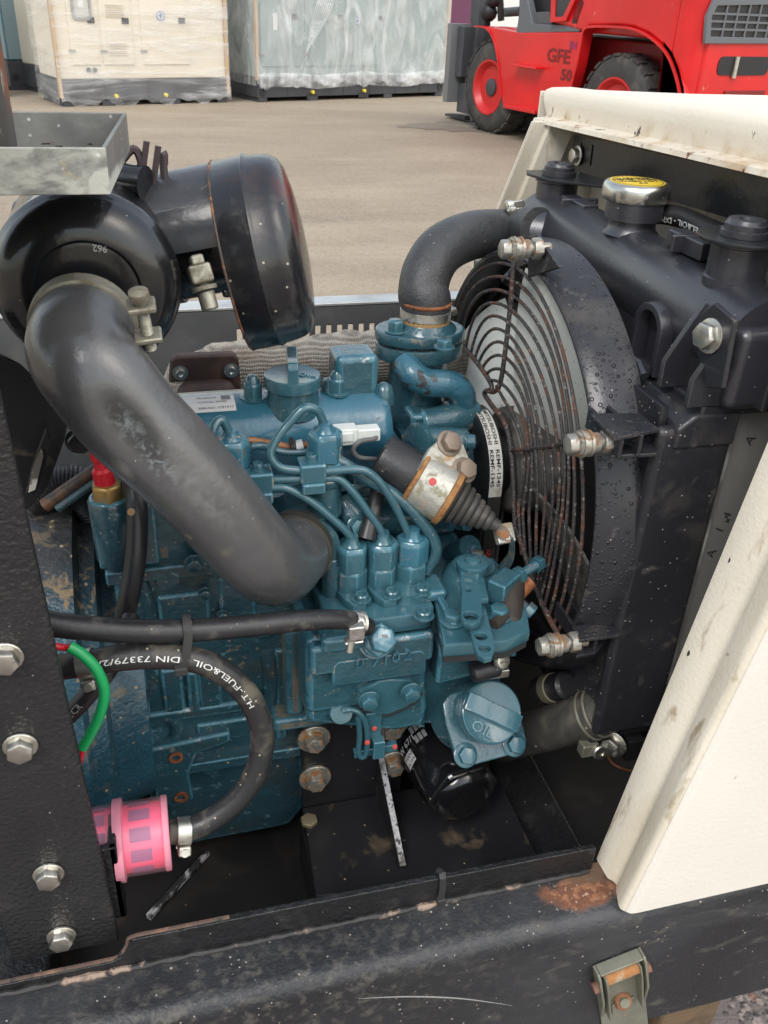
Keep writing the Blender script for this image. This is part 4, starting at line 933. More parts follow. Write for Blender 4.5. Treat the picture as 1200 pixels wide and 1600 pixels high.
mb = MB(); mb.prism([ox(826, 370, .308), ox(838, 366, .308), ox(873, 418, .308), ox(824, 434, .308)], V((.004, 0, 0))); part('guard_lug', mb, M['shroud_dry'], RAD, .0008); mb = MB(); mb.prism([V((.3255, p.y+.018, p.z-.018)), V((.3255, p.y+.018, p.z-.014)), V((.3255, p.y-.034, p.z-.014)), V((.3255, p.y-.034, p.z-.018))], V((.03, 0, 0)))
part('guard_lug', mb, M['shroud'], RAD, .0008); L3 = p
# ---------------------------------------------------------------- guard
GC = V((.308, .692, .925)); GRD = thing('fan_guard', 'half-round wire fan guard, rusted, bolted in front of the fan shroud', 'fan guard', V((.308, .69, .75)))
def gp(px, py): return ox(px, py, .308)
rad_l0, rad_l1 = gp(706, 524), gp(778, 603)
lowA, lowB = gp(818, 866), gp(868, 988)
nR = 11; R_out, R_in = .176, .062
def ang(p): return math.atan2(p.z-GC.z, p.y-GC.y)
for k in range(nR):
    f = k/(nR-1); R_ = R_in + (R_out-R_in)*f
    a0 = radians(26 + 4*f) if k < nR-1 else radians(24); 
    # start on the left radial wire, run over the top and down the near side to the lower radial wire
    s0 = rad_l1.lerp(rad_l0, f); e0_ = lowA.lerp(lowB, f)
    A0 = ang(s0); A1 = ang(e0_); 
    if A1 < A0: A1 += 2*pi
    r0 = (s0-GC).length; r1 = (e0_-GC).length
    pts = []
    for i in range(41):
        t = i/40; a = A0 + (A1-A0)*t
        rr = R_ + (r0-R_)*max(0, 1-t*5)**2 + (r1-R_)*max(0, 1-(1-t)*5)**2
        pts.append(V((.308 + .002*sin(3*a+k), GC.y + rr*cos(a), GC.z + rr*sin(a))))
    mb = MB(); mb.tube(pts, .0015, 8); part('ring_wire', mb, M['wire'], GRD)
def radial(pts, r_=.0023):
    mb = MB(); mb.tube(spl(pts, 8), r_, 8); return part('radial_wire', mb, M['wire'], GRD)
hk = lambda px, py, dx=0.0: ox(px, py, .306+dx)
radial([hk(703, 519), hk(740, 560), hk(763, 592), hk(768, 607), hk(757, 614), hk(766, 630), hk(790, 665), hk(800, 720), hk(803, 790), hk(805, 830)])
radial([hk(803, 408), hk(797, 480), hk(788, 560), hk(781, 600), hk(772, 612), hk(760, 610)])
radial([hk(800, 704), hk(840, 700), hk(875, 694), hk(914, 688)], .0017)
radial([hk(806, 828), hk(815, 850), hk(830, 900), hk(850, 950), hk(874, 996)])
# bolts that hold it
M['dull_zinc'] = mat('dull_zinc_bolt', (.40, .385, .34), .45, .75, layers=[dict(scale=110, lo=.54, hi=.62, col=(.22, .13, .07), rough=.85, metal=0), dict(scale=60, lo=.56, hi=.66, col=(.10, .09, .075), rough=.7, metal=.2)], bump=[(300, .0004, 3)])
def gbolt(px, py, L=.03):
    p = ox(px, py, .292)
    piece('guard_bolt', 'gb', lambda q: q.hexhead((0, 0, .012), (0, 0, 1), .0075, .007).lathe((0, 0, 0), (0, 0, 1), [(-.022, .0045), (-.004, .0045), (-.004, .0072), (.002, .0072), (.002, .0095), (.004, .0095), (.004, .0088), (.0075, .0088), (.0075, .0098), (.0095, .0098), (.0095, .0088), (.012, .0085)], 20).hexhead((0, 0, -.014), (0, 0, 1), .0085, .007), M['dull_zinc'], GRD, at(p, (-1, 0, 0), .4))
gbolt(925, 692); gbolt(876, 1006); gbolt(818, 389)
# ---------------------------------------------------------------- fan
FAN = thing('cooling_fan', 'white plastic cooling fan with soiled blades behind the wire guard', 'fan', V((.335, SC_[0], SC_[1])))
M['fan'] = mat('soiled_white_fan', (.80, .82, .77), .5, var=(9, .08), layers=[
    dict(scale=18, lo=.60, hi=.78, col=(.30, .28, .23), rough=.8, amt=.7), dict(kind='speck', scale=230, size=.25, keep=.75, col=(.16, .14, .11), rough=.9, amt=.6)], bump=[(200, .0002, 2)])
M['fan_dirty'] = mat('blackened_fan', (.10, .095, .085), .6, layers=[dict(scale=30, lo=.45, hi=.65, col=(.22, .21, .19)), dict(scale=16, lo=.5, hi=.7, col=(.03, .028, .026))])
for n_, a_deg in enumerate((29, 116, 206, 296)):
    a0 = radians(a_deg)
    def bl(i, j):
        rr = .045 + .124*j; wd = radians(26 + 4*sin(pi*j)); a = a0 + wd*(2*i-1)
        tw = radians(34 - 10*j); off = (2*i-1)*.5*.075*sin(tw)*2*(.55+.45*j)
        R_ = rr - .010*(2*i-1)*j + (.006*(1-(2*i-1)**2) if j > .95 else 0)
        return V((.338 + off*.85 - .006*(1-(2*i-1)**2), SC_[0]+R_*cos(a), SC_[1]+R_*sin(a)))
    mb = MB(); mb.slab(bl, 13, 10, .0025); part('blade', mb, M['fan'] if a_deg in (29, 116) else M['fan_dirty'], FAN, label='white fan blade' if a_deg in (29, 116) else 'blackened fan blade')
mb = MB(); mb.lathe((.352, SC_[0], SC_[1]), (-1, 0, 0), [(0, .05), (.036, .05), (.040, .046), (.040, .025), (.02, .02), (.02, 0)], 32); part('hub', mb, M['fan_dirty'], FAN)
# ================================================================ diesel engine
ENG = thing('diesel_engine', 'blue-green three-cylinder diesel engine with grimy casting and steel fuel lines', 'engine', V((.10, .68, .58)))
BL, BC, BD = M['blue'], M['blue_clean'], M['blue_dirty']
def eb(name, lo, hi, m=BL, bev=.003, seg=2, parent=ENG, **k):
    mb = MB(); mb.box(lo, hi); return part(name, mb, m, parent, bev, seg, **k)
def ebolt(p, ax=(0, -1, 0), r=.0058, h=.0045, w=.0078, m=BC, spin=0.2, parent=ENG, name='bolt'):
    return piece(name, 'eb%.4f_%.4f_%.4f' % (r, h, w), b_hex(r, h, w), m, parent, at(p, ax, spin))
def torx(p, ax=(0, 0, 1), r=.0055, m=BC, parent=ENG):
    def f(q):
        q.lathe((0, 0, 0), (0, 0, 1), [(0, r*1.35), (.0008, r*1.35), (.001, r), (.0045, r), (.0055, r*.85), (.0055, r*.55), (.0035, r*.45), (.0035, 0)], 18); return q
    return piece('socket_screw', 'tx%.4f' % r, f, m, parent, at(p, ax))
# block, side panels and pan
YB = .600
eb('cylinder_block', (-.040, YB, .690), (.215, .79, .905), BD, .004)
eb('cylinder_head', (-.030, .606, .905), (.212, .78, .957), BL, .004)
mb = MB()
for (a, b) in (((212, 1000), (212, 1190)), ((299, 1045), (301, 1110)), ((436, 1010), (438, 1150))):
    p, q = oy(*a, YB), oy(*b, YB); mb.box((p.x-.005, YB-.005, q.z), (p.x+.005, YB+.002, p.z))
p, q = oy(222, 1122, YB), oy(470, 1088, YB); mb.box((p.x, YB-.0045, p.z-.006), (q.x, YB+.002, p.z+.006))
part('casting_rib', mb, BD, ENG, .004, 3, kind='stuff')
mb = MB()
for (x0, y0, x1, y1) in ((250, 1045, 290, 1108), (306, 1040, 348, 1100), (245, 930, 330, 985), (340, 900, 400, 960), (306, 1130, 420, 1142)):
    p, q = oy(x0, y0, YB), oy(x1, y1, YB); mb.box((p.x, YB-.0035, q.z), (q.x, YB+.002, p.z))
part('casting_pad', mb, BD, ENG, .003, kind='stuff')
eb('deck_flange', (-.045, YB-.006, .896), (.105, YB+.01, .908), BD, .002)
eb('crankcase_flange', (-.040, YB-.008, .686), (.104, YB+.01, .697), BD, .0015)
mb = MB(); mb.prism([V((x, .606, z)) for x, z in ((-.035, .686), (.11, .686), (.112, .640), (.11, .60), (.095, .578), (-.02, .576), (-.035, .60))], V((0, .17, 0))); part('oil_pan', mb, BD, ENG, .006, 3)
mb = MB()
for pts_, r_ in ((((238, 1128), (262, 1118), (276, 1132), (272, 1150), (258, 1160)), .006), (((222, 905), (236, 960), (232, 1000)), .005), (((420, 1020), (424, 1060), (420, 1100)), .008), (((448, 1015), (452, 1060), (450, 1120)), .006), (((245, 1160), (320, 1150), (420, 1132)), .004)):
    mb.tube(spl([oy(a, b, YB+.001) for a, b in pts_], 6), r_, 14)
for px_, py_, r_ in ((262, 1010, .009), (410, 975, .011), (262, 900, .010), (236, 1080, .007), (395, 1085, .007), (330, 1195, .008), (400, 1180, .008)):
    p = oy(px_, py_, YB); mb.lathe(p, (0, -1, 0), [(-.002, r_*1.15), (.003, r_), (.0055, r_*.9), (.0055, 0)], 20)
part('casting_boss', mb, BD, ENG, kind='stuff')
# boss with bolt holes and the lug ledge left of the mount
mb = MB(); c = oy(275, 1215, YB-.006)
mb.prism([V((x, YB-.010, z)) for x, z in ((c.x-.020, c.z+.042), (c.x+.050, c.z+.048), (c.x+.050, c.z+.036), (c.x+.020, c.z+.028), (c.x+.012, c.z+.006), (c.x+.014, c.z-.028), (c.x-.004, c.z-.034), (c.x-.020, c.z-.02))], V((0, .012, 0))); part('mount_boss', mb, BD, ENG, .003)
for px, py in ((275, 1183), (283, 1245)):
    p = oy(px, py, YB-.010); mb = MB(); mb.lathe(p+V((0, .002, 0)), (0, -1, 0), [(0, .0062), (.0035, .0062), (.0035, .0035), (.001, .0035), (.001, 0)], 16); part('threaded_hole', mb, M['rust'], ENG)
for px, py in ((303, 880), (348, 960), (320, 925)): ebolt(oy(px, py, YB-.006), r=.0058 if py == 880 else .0045, w=.008 if py == 880 else .0052, m=BD)
# ridge strip of sealant and grime along the crankcase seam
mb = MB(); mb.tube([oy(430, 1140, YB-.004), oy(462, 1130, YB-.006), oy(500, 1118, YB-.007)], [.001, .0035, .003], 8); part('sealant_ridge', mb, mat('baked_grime', (.25, .16, .075), .9, bump=[(150, .002, 5)]), ENG)
# flywheel housing
mb = MB(); CR = V((0, .69, .745))
mb.lathe((-.165, CR.y, CR.z), (1, 0, 0), [(0, .14), (.005, .165), (.055, .175), (.095, .172), (.098, .160), (.110, .155), (.112, .13), (.14, .12)], 56)
part('flywheel_housing', mb, mat('oily_blue_housing', (.022, .082, .12), .34, coat=.3, var=(14, .2), layers=[
    dict(kind='flat', col=(.040, .033, .029), rough=.5, amt=.9, near=(-.2, -.02, .36, .085), rag=.9, nscale=16, soft=.3),
    dict(scale=60, lo=.54, hi=.60, col=(.33, .23, .12), rough=.9, amt=.8, near=(-.19, -.09, .28, .08), rag=1.2, nscale=22, soft=.4),
    dict(kind='speck', scale=130, size=.22, keep=.74, col=(.40, .32, .2), rough=.9)], bump=[(240, .0012, 3), (60, .001, 4)]), ENG)
# boss, brass hex, red boot: oil pressure switch
q = oy(178, 840, .575); 
mb = MB(); mb.lathe((q.x, .59, q.z-.035), (0, 0, 1), [(0, .010), (.01, .015), (.058, .016), (.062, .014)], 24); mb.box((q.x-.013, .58, q.z-.03), (q.x+.03, .615, q.z+.022)); part('switch_boss', mb, BD, ENG, .002)
sw = oy(169, 772, .585); mb = MB(); mb.hexhead((sw.x, .588, sw.z-.009), (0, 0, 1), .0115, .013, .012, .004); sp = part('oil_switch', mb, mat('old_brass', (.36, .24, .09), .45, .8, layers=[dict(scale=60, lo=.5, hi=.65, col=(.12, .14, .11), rough=.8, metal=0)]), ENG)
bt = oy(167, 745, .585); mb = MB(); mb.lathe((sw.x-.001, .588, sw.z+.004), (-.08, 0, 1), [(0, .0075), (.014, .0072), (.016, .005), (.022, .0045), (.023, .006), (.030, .0055), (.032, .002)], 18); part('red_boot', mb, mat('red_rubber_boot', (.50, .012, .025), .4), sp)
# ---- valve cover
CP = [(.621, .957), (.621, .983), (.6225, .996), (.628, 1.007), (.637, 1.0145), (.648, 1.0185), (.660, 1.0195), (.672, 1.0185), (.681, 1.012), (.687, .998), (.689, .957)]
X0c, X1c = -.035, .1875
def cover(i, j):
    ends = [(X0c, .80), (X0c+.001, .90), (X0c+.006, .97), (X0c+.015, 1), (X1c-.018, 1), (X1c-.009, .985), (X1c-.0035, .955), (X1c-.0008, .91), (X1c, .84)]
    x, s = ends[round(j*8)]; y, z = CP[round(i*10)]
    return V((x, .655 + (y-.655)*(s if z > .99 or True else 1), .957 + (z-.957)*(1-(1-s)*.75)))
mb = MB(); mb.grid(cover, 11, 9); n0 = len(mb.v)
mb.f.append(tuple(range(11))[::-1]); mb.f.append(tuple(range(88, 99)))
vc = part('valve_cover', mb, mat('valve_cover_blue', (.030, .118, .172), .24, coat=.5, var=(11, .12), layers=[dict(scale=30, lo=.66, hi=.70, col=(.22, .21, .17), rough=.6, amt=.5), dict(scale=50, lo=.69, hi=.72, col=(.025, .03, .03), rough=.5)], bump=[(34, .0016, 3), (300, .0002, 2)]), ENG, sharp=55)
eb('cover_flange', (-.04, .614, .953), (.192, .694, .960), BL, .0015)
def cov_y(y):                                             # height of the cover's skin above y
    for (y0, z0), (y1, z1) in zip(CP, CP[1:]):
        if y0 <= y <= y1 and y1 > y0: return z0 + (z1-z0)*(y-y0)/(y1-y0)
    return 1.0195
xa, xb = oz(283, 628, 1.018).x, oz(367, 628, 1.018).x
mb = MB(); mb.grid(lambda i, j: V((xa + (xb-xa)*i, .638+.022*j, cov_y(.638+.022*j) + .0006)), 2, 8); st = part('maker_label', mb, mat('worn_white_label', (.62, .62, .60), .45, layers=[dict(scale=60, lo=.6, hi=.7, col=(.40, .42, .42))]), vc)
mb = MB()
for row, (s_, y, sz) in enumerate((('Kubota', .6540, .0050), ('MODEL D722', .6475, .0038), ('SER.NO. CB1317', .6410, .0038))):
    me = text_mesh(s_, sz, .00004); mb.tri(me, lambda p: V((xa+.012+p.x, y+p.y*.8, cov_y(y+p.y*.8)+.0009+p.z))); bpy.data.meshes.remove(me)
mb.add([V((xb-.014+dx, y_, cov_y(y_)+.0009)) for dx, y_ in ((.004, .651), (.011, .651), (.011, .6575), (.004, .6575))], [(0, 1, 2, 3)])
part('label_print', mb, mat('grey_print', (.16, .16, .17), .6), st)
# acorn nuts
for px, py in ((395, 622), (527, 614)):
    p = oz(px, py, 1.018); ac = piece('acorn_nut', 'acorn', lambda q: q.lathe((0, 0, -.001), (0, 0, 1), [(0, .0105), (.0018, .0105), (.0022, .0085)], 20).hexhead((0, 0, .001), (0, 0, 1), .0078, .0115, dome=False).lathe((0, 0, .012), (0, 0, 1), [(0, .0062), (.003, .0058), (.006, .0035), (.007, 0)], 16), BC, vc, Matrix.Translation((p.x, p.y, cov_y(p.y))))
# oil filler cap on the cover
def filler_cap(c, ax, r, ang, name, word_at, wsize, fin_h, fin_w, spin_text, seg=48, mirror=False):
    u, w, a = frame_of(ax); m0 = axes_m(c, u, w, a) @ Matrix.Rotation(ang, 4, 'Z')
    mb = MB(); mb.lathe(c, ax, [(-.014, r*.80), (-.0085, r*.82), (-.008, r*.985), (-.001, r), (.001, r*.985), (.0016, r*.95), (.0012, r*.90), (.0012, 0)], seg); cap = part(name, mb, BC, ENG, label='blue screw cap with raised OIL lettering')
    L = r*.97; mb = MB()
    prof_ = [(-L, 0), (L, 0), (L, fin_h*.75), (L*.85, fin_h), (L*.12, fin_h*.82), (-L*.12, fin_h*.82), (-L*.85, fin_h), (-L, fin_h*.75)]
    mb.prism([m0 @ V((x, -fin_w/2, z)) for x, z in prof_], (m0.to_3x3() @ V((0, fin_w, 0)))); part('grip', mb, BC, cap, .0012, 2)
    me = text_mesh('OIL', wsize, .0006, bold=.0002); w0, w1 = width_of(me); mb = MB(); q = m0 @ Matrix.Translation((word_at[0], word_at[1], .0014)) @ Matrix.Rotation(spin_text, 4, 'Z')
    mb.tri(me, lambda v: q @ V((v.x-(w0+w1)/2, v.y-wsize*.35, v.z))); bpy.data.meshes.remove(me); part('raised_lettering', mb, M['worn_blue'], cap)
    return cap, m0
fc = oz(457, 586, 1.038)
mb = MB(); mb.lathe((fc.x, fc.y, 1.008), (0, 0, 1), [(0, .0225), (.010, .0205), (.016, .020), (.024, .0195)], 36); part('filler_neck', mb, BL, vc)
filler_cap(V((fc.x, fc.y, 1.0375)), (0, 0, 1), .0222, radians(90-8)-radians(90), 'oil_filler_cap', (.002, .011), .009, .0175, .0085, radians(80))
# breather box
b0 = oz(556, 608, 1.020)
mb = MB(); mb.box((b0.x-.0180, b0.y-.006, 1.000), (b0.x+.0175, b0.y+.026, 1.0500)); part('breather_box', mb, BL, vc, .006, 4)
mb = MB(); mb.lathe((b0.x+.0225, b0.y-.004, 1.008), (0, 0, 1), [(0, .009), (.008, .0085), (.015, .006), (.018, .002), (.0182, 0)], 18); part('breather_boss', mb, BL, vc)
mb = MB(); mb.lathe((b0.x-.021, b0.y+.004, 1.010), (0, 0, 1), [(0, .008), (.012, .0075), (.018, .005), (.020, 0)], 18); part('breather_boss', mb, BL, vc)
0 and eb('cover_foot', (b0.x-.024, b0.y-.009, 1.018), (b0.x+.030, b0.y+.035, 1.0283), BL, .0045, 3, vc)
# ---- intake manifold behind the pump
m0_, m1_ = oy(425, 838, .575), oy(640, 830, .585)
mb = MB(); mb.tube([V((.04, .614, .926)), V((.10, .612, .926)), V((.16, .612, .925)), V((.195, .616, .924)), V((.212, .63, .924))], [.022, .025, .025, .023, .016], 28, flat=.95); part('intake_manifold', mb, BL, ENG)
eb('manifold_flange', (.02, .596, .898), (.208, .63, .907), BL, .002)
mc = oy(478, 815, .575); mb = MB(); mb.lathe((.105, .62, .929), (0, -1, 0), [(0, .030), (.02, .028), (.034, .0265), (.055, .026)], 36); part('manifold_neck', mb, BL, ENG)
p = oy(555, 812, .588); mb = MB(); mb.tube([p+V((-.008, .014, .012)), p+V((0, .002, 0)), p+V((.004, -.004, -.010))], [.011, .013, .010], 16); part('manifold_boss', mb, BL, ENG); ebolt(oy(557, 822, .576), (.15, -.8, .25), .0065, .005, .0088)
ebolt(oy(555, 748, .592), (0, -.3, 1), .0075, .006, .009, BL)
# dark wax-paper sleeve on the loose wire behind the lines
mb = MB(); mb.tube([oy(590, 765, .59), oy(583, 800, .575), oy(572, 842, .565)], [.0055, .0062, .0075], 12); part('wire_sleeve', mb, M['rubber'], ENG)
# ---- injectors
def injector(px, py, Y):
    p = oy(px, py, Y)                                      # centre of the upper nut
    mb = MB(); mb.lathe((p.x, p.y, p.z-.060), (0, 0, 1), [(0, .013), (.026, .013), (.028, .0148), (.033, .0152), (.035, .0135), (.038, .0125), (.043, .0125)], 24); inj = part('injector', mb, BL, ENG)
    mb = MB(); mb.hexhead((p.x, p.y, p.z-.022), (0, 0, 1), .0155, .008, ph=.3); part('collar_nut', mb, BL, inj)
    mb = MB(); mb.hexhead((p.x, p.y, p.z-.013), (0, 0, 1), .0132, .022, ph=.5); mb.lathe((p.x, p.y, p.z+.0085), (0, 0, 1), [(0, .0085), (.003, .0058), (.007, .0052)], 18); part('union_nut', mb, mat('chipped_blue_nut', (.034, .125, .178), .28, coat=.35, layers=[dict(scale=60, lo=.61, hi=.635, col=(.40, .33, .20), rough=.7), dict(scale=60, lo=.66, hi=.68, col=(.14, .07, .04), rough=.8)], bump=[(200, .0004, 3)]), inj)
    return p
J1 = injector(508, 690, .585); J2 = injector(362, 702, .585)
def line(pts, name='injection_line', r=.00325, m=BC, n=8, parent=ENG): 
    mb = MB(); mb.tube(spl(pts, n), r, 12); return part(name, mb, m, parent)
line([J1+V((0, 0, .010)), oy(503, 654, .585), oy(494, 640, .584), oy(474, 639, .582), oy(450, 663, .580), oy(430, 690, .577), oy(423, 712, .574), oy(437, 730, .572), oy(467, 735, .572), oy(507, 736, .571), oy(562, 734, .570), oy(588, 748, .569), oy(609, 776, .567), oy(628, 812, .566), oy(638, 838, .566), oy(640, 868, .566)])
line([oy(385, 752, .575), oy(426, 749, .574), oy(467, 748, .573), oy(507, 747, .573), oy(530, 749, .572), oy(551, 768, .570), oy(572, 796, .568), oy(593, 826, .566), oy(600, 848, .566), oy(602, 872, .566)])
line([oy(398, 764, .573), oy(426, 762, .572), oy(450, 764, .571), oy(487, 784, .569), oy(520, 811, .567), oy(543, 833, .566), oy(553, 852, .565), oy(556, 880, .565)])
line([J2+V((0, 0, .010)), oy(350, 660, .585), oy(342, 657, .584), oy(333, 672, .58), oy(330, 700, .578), oy(345, 735, .576), oy(385, 750, .575)])
line([oy(386, 706, .592), oy(397, 697, .592), oy(420, 699, .592), oy(443, 706, .592), oy(494, 706, .592)], 'leak_off_pipe', .0028)
line([oy(520, 716, .582), oy(540, 727, .580), oy(568, 744, .578), oy(620, 776, .572), oy(655, 810, .568), oy(677, 842, .566), oy(680, 866, .565), oy(664, 893, .566)], 'return_hose', .0050, BL)
# clips that tie the lines together
def clip(px, py, Y, w, h):
    p = oy(px, py, Y); mb = MB(); mb.box((p.x-w/2, Y-.006, p.z-h*.15), (p.x+w/2, Y+.012, p.z+h/2)); mb.box((p.x-w/2+.001, Y-.0085, p.z-h/2), (p.x+w/2-.001, Y+.010, p.z-h*.12)); c_ = part('line_clip', mb, BC, ENG, .0018, 3)
    piece('clip_screw', 'clipscrew', lambda q: q.lathe((0, 0, 0), (0, 0, 1), [(0, .0052), (.0008, .0052), (.001, .0042), (.0045, .0042), (.0055, .0036), (.0055, .0022), (.004, .0018), (.004, 0)], 18), BC, c_, Matrix.Translation((p.x, Y+.003, p.z+h/2)))
clip(488, 744, .573, .0195, .023); clip(405, 759, .575, .0205, .024)
# glow plug wire, white connector
mb = MB(); mb.tube(spl([oy(372, 687, .598), oy(400, 689, .597), oy(430, 694, .597), oy(456, 698, .596), oy(480, 694, .596), oy(500, 690, .597)], 6), .0026, 10); gw = part('glow_plug_wire', mb, mat('copper_brown_wire', (.30, .12, .045), .4, layers=[dict(scale=80, lo=.55, hi=.65, col=(.12, .05, .025))]), ENG)
mb = MB(); mb.tube([oy(453, 697, .595), oy(461, 697, .595)], .0046, 10); mb.box(oy(455, 690, .592)-V((.0015, .0015, .002)), oy(455, 690, .592)+V((.0015, .0015, .003))); part('wire_tie', mb, M['print_black'], gw)
mb = MB(); mb.tube([oy(462, 697, .595), oy(473, 694, .595)], .0040, 12); part('wire_tag', mb, M['print'], gw)
M['conn'] = mat('milky_connector', (.60, .63, .60), .4, sss=.1)
p = oy(541, 679, .606); mb = MB(); mb.box((p.x-.0145, .600, p.z-.0068), (p.x+.008, .613, p.z+.0068)); mb.box((p.x-.014, .598, p.z-.003), (p.x+.004, .6005, p.z+.005)); mb.box((p.x+.0075, .601, p.z-.0055), (p.x+.026, .612, p.z+.005)); cn = part('connector', mb, M['conn'], ENG, .0016, 3, label='milky white wire connector')
mb = MB(); mb.tube(spl([oy(580, 681, .606), oy(587, 681, .603), oy(584, 686, .600), oy(563, 690, .598), oy(552, 702, .598), oy(560, 714, .598), oy(580, 717, .600), oy(606, 719, .606)], 6), .0019, 8); part('grey_wire', mb, mat('grey_wire', (.10, .10, .10), .5), cn)
# ---- injection pump
ZP = .884
mb = MB(); mb.box((.098, .532, .792), (.1985, .602, .868)); part('pump_body', mb, BL, ENG, .006, 3)
mb = MB(); plate(mb, Matrix.Translation((0, 0, .8765)), rrect(.114, .527, .2005, .600, .010), [], .015, .0015); pt = part('pump_top_plate', mb, BC, ENG)
eb('pump_lower_step', (.100, .524, .838), (.1995, .60, .866), BL, .004, 3)
mb = MB()
eX = []
for k, (px, py) in enumerate(((549, 934), (594, 925), (638, 915))):
    p = oz(px, py-6, ZP); e = V((p.x, .567, ZP)); eX.append(e)
    mb = MB(); plate(mb, Matrix.Translation((e.x, e.y, ZP+.003)), [(-.0125, .006)] + [(.0125*cos(radians(a)), .008+.0125*sin(radians(a))) for a in range(150, 20, -20)] + [(.0125, .002), (.0125, -.004), (.0095, -.020), (.006, -.0265), (-.004, -.0265), (-.0085, -.020), (-.0125, -.004)], [], .007, .001)
    ho = part('holder_flange', mb, BC, ENG)
    mb = MB(); mb.lathe(e+V((0, 0, .006)), (0, 0, 1), [(0, .0125), (.002, .0122)], 22); mb.hexhead(e+V((0, 0, .007)), (0, 0, 1), .0130, .018, ph=.15+.3*k); part('delivery_valve', mb, BC, ho)
    mb = MB(); mb.hexhead(e+V((0, 0, .0245)), (0, 0, 1), .0132, .021, ph=.55-.25*k); mb.lathe(e+V((0, 0, .0452)), (0, 0, 1), [(0, .0085), (.003, .0056), (.008, .005)], 18); part('union_nut', mb, mat('pump_nut_blue', (.038, .140, .195), .25, coat=.4, layers=[dict(scale=55, lo=.63, hi=.67, col=(.30, .10, .045), rough=.8)], bump=[(200, .0004, 3)]) if k == 2 else BC, ho)
    torx(V((e.x+.004, e.y-.0205, ZP+.0066)), r=.0056, parent=ho)
torx(oz(662, 962, ZP+.001), r=.0062); torx(oz(522, 948, ZP-.012), r=.0055); torx(oz(519, 880, ZP+.028), r=.0058)
mb = MB(); p = oz(519, 880, ZP+.028); mb.cyl((p.x, p.y, ZP-.02), (p.x, p.y, ZP+.028), .008, 16); part('screw_boss', mb, BL, ENG)
mb = MB(); mb.lathe(V((oz(645, 948, ZP).x, .553, ZP)), (0, 0, 1), [(0, .014), (.004, .0125), (.008, .0125)], 22); part('plate_boss', mb, BC, pt)
mb = MB(); p = oz(668, 915, ZP); mb.box((p.x-.012, p.y-.022, ZP-.002), (p.x+.010, p.y+.008, ZP+.008)); part('plate_boss', mb, BC, pt, .004, 3)
# cast plate with the raised figures
ca, cb_ = oy(528, 1052, .529), oy(660, 1020, .529)
mb = MB(); mb.prism([V((.117, .5235, .826)), V((.194, .5235, .826)), V((.194, .5235, .846)), V((.189, .5235, .851)), V((.121, .5235, .851)), V((.117, .5235, .846))], V((0, .02, 0))); part('number_pad', mb, BL, ENG, .002)
me = text_mesh('0710', .0165, .0010, bold=.00005, sx=1.25); w0, w1 = width_of(me); mb = MB()
for ch, px, py in (('0', 562, 1034), ('7', 587, 1031), ('1', 602, 1029), ('0', 618, 1025), ('2', 637, 1022)):
    me2 = text_mesh(ch, .0150, .0024, bold=-.0001); a_, b_ = width_of(me2); p = oy(px, py, .5235); mb.tri(me2, lambda v: V((p.x + v.x-(a_+b_)/2, .5236 - v.z, p.z-.0048 + v.y))); bpy.data.meshes.remove(me2)
bpy.data.meshes.remove(me); part('raised_figures', mb, M['worn_blue'], ENG)
# lower pump body, clean-out cover
mb = MB(); mb.prism([V((x, .535, z)) for x, z in ((.098, .80), (.200, .80), (.203, .778), (.201, .757), (.175, .755), (.135, .768), (.10, .780))], V((0, .07, 0))); part('pump_lower_body', mb, BL, ENG, .006, 3)
def pl_on_y(name, px, Y, th, m, bev=.001, parent=ENG, holes=()):
    P = [oy(a, b, Y) for a, b in px]; mb = MB(); plate(mb, Matrix(((1, 0, 0, 0), (0, 0, -1, Y+th/2), (0, 1, 0, 0), (0, 0, 0, 1))), [(p.x, p.z) for p in P], holes, th, bev); return part(name, mb, m, parent)
ov = [(556, 1098), (562, 1082), (592, 1064), (612, 1061), (640, 1062), (654, 1072), (657, 1086), (650, 1096), (632, 1108), (606, 1118), (586, 1116), (570, 1110)]
pl_on_y('cover_gasket', [(605+(a-605)*1.09, 1089+(b-1089)*1.12) for a, b in ov], .5325, .006, mat('gasket', (.03, .035, .035), .7))
oc = pl_on_y('oval_cover', ov, .5265, .008, BC, .0018)
for px, py in ((576, 1093), (642, 1080)): ebolt(oy(px, py, .5222), r=.0068, h=.0055, w=.009, parent=oc)
M['washed'] = mat('rust_washed_blue', (.032, .095, .120), .38, coat=.3, layers=[dict(scale=40, lo=.40, hi=.62, col=(.30, .215, .12), rough=.85, amt=.8, sc=(1, 1, .18)), dict(scale=60, lo=.60, hi=.68, col=(.42, .36, .25), rough=.85, amt=.8, sc=(1, 1, .3)), dict(scale=26, lo=.6, hi=.7, col=(.12, .07, .04), rough=.9)], bump=[(120, .0015, 5)])
for (x0_, x1_, y0_, y1_, Yd) in ((446, 476, 985, 1118, .578), (480, 522, 978, 1128, .566)):
    a_, b_ = oy(x0_, y0_, Yd), oy(x1_, y1_, Yd); mb = MB(); mb.box((a_.x, Yd, b_.z), (b_.x, .61, a_.z)); part('casting_column', mb, M['washed'], ENG, .005, 3)
a_, b_ = oy(425, 1128, .585), oy(530, 1128, .585); mb = MB(); mb.box((a_.x, .574, a_.z-.004), (b_.x, .61, a_.z+.010)); part('casting_ledge', mb, M['washed'], ENG, .004, 3)
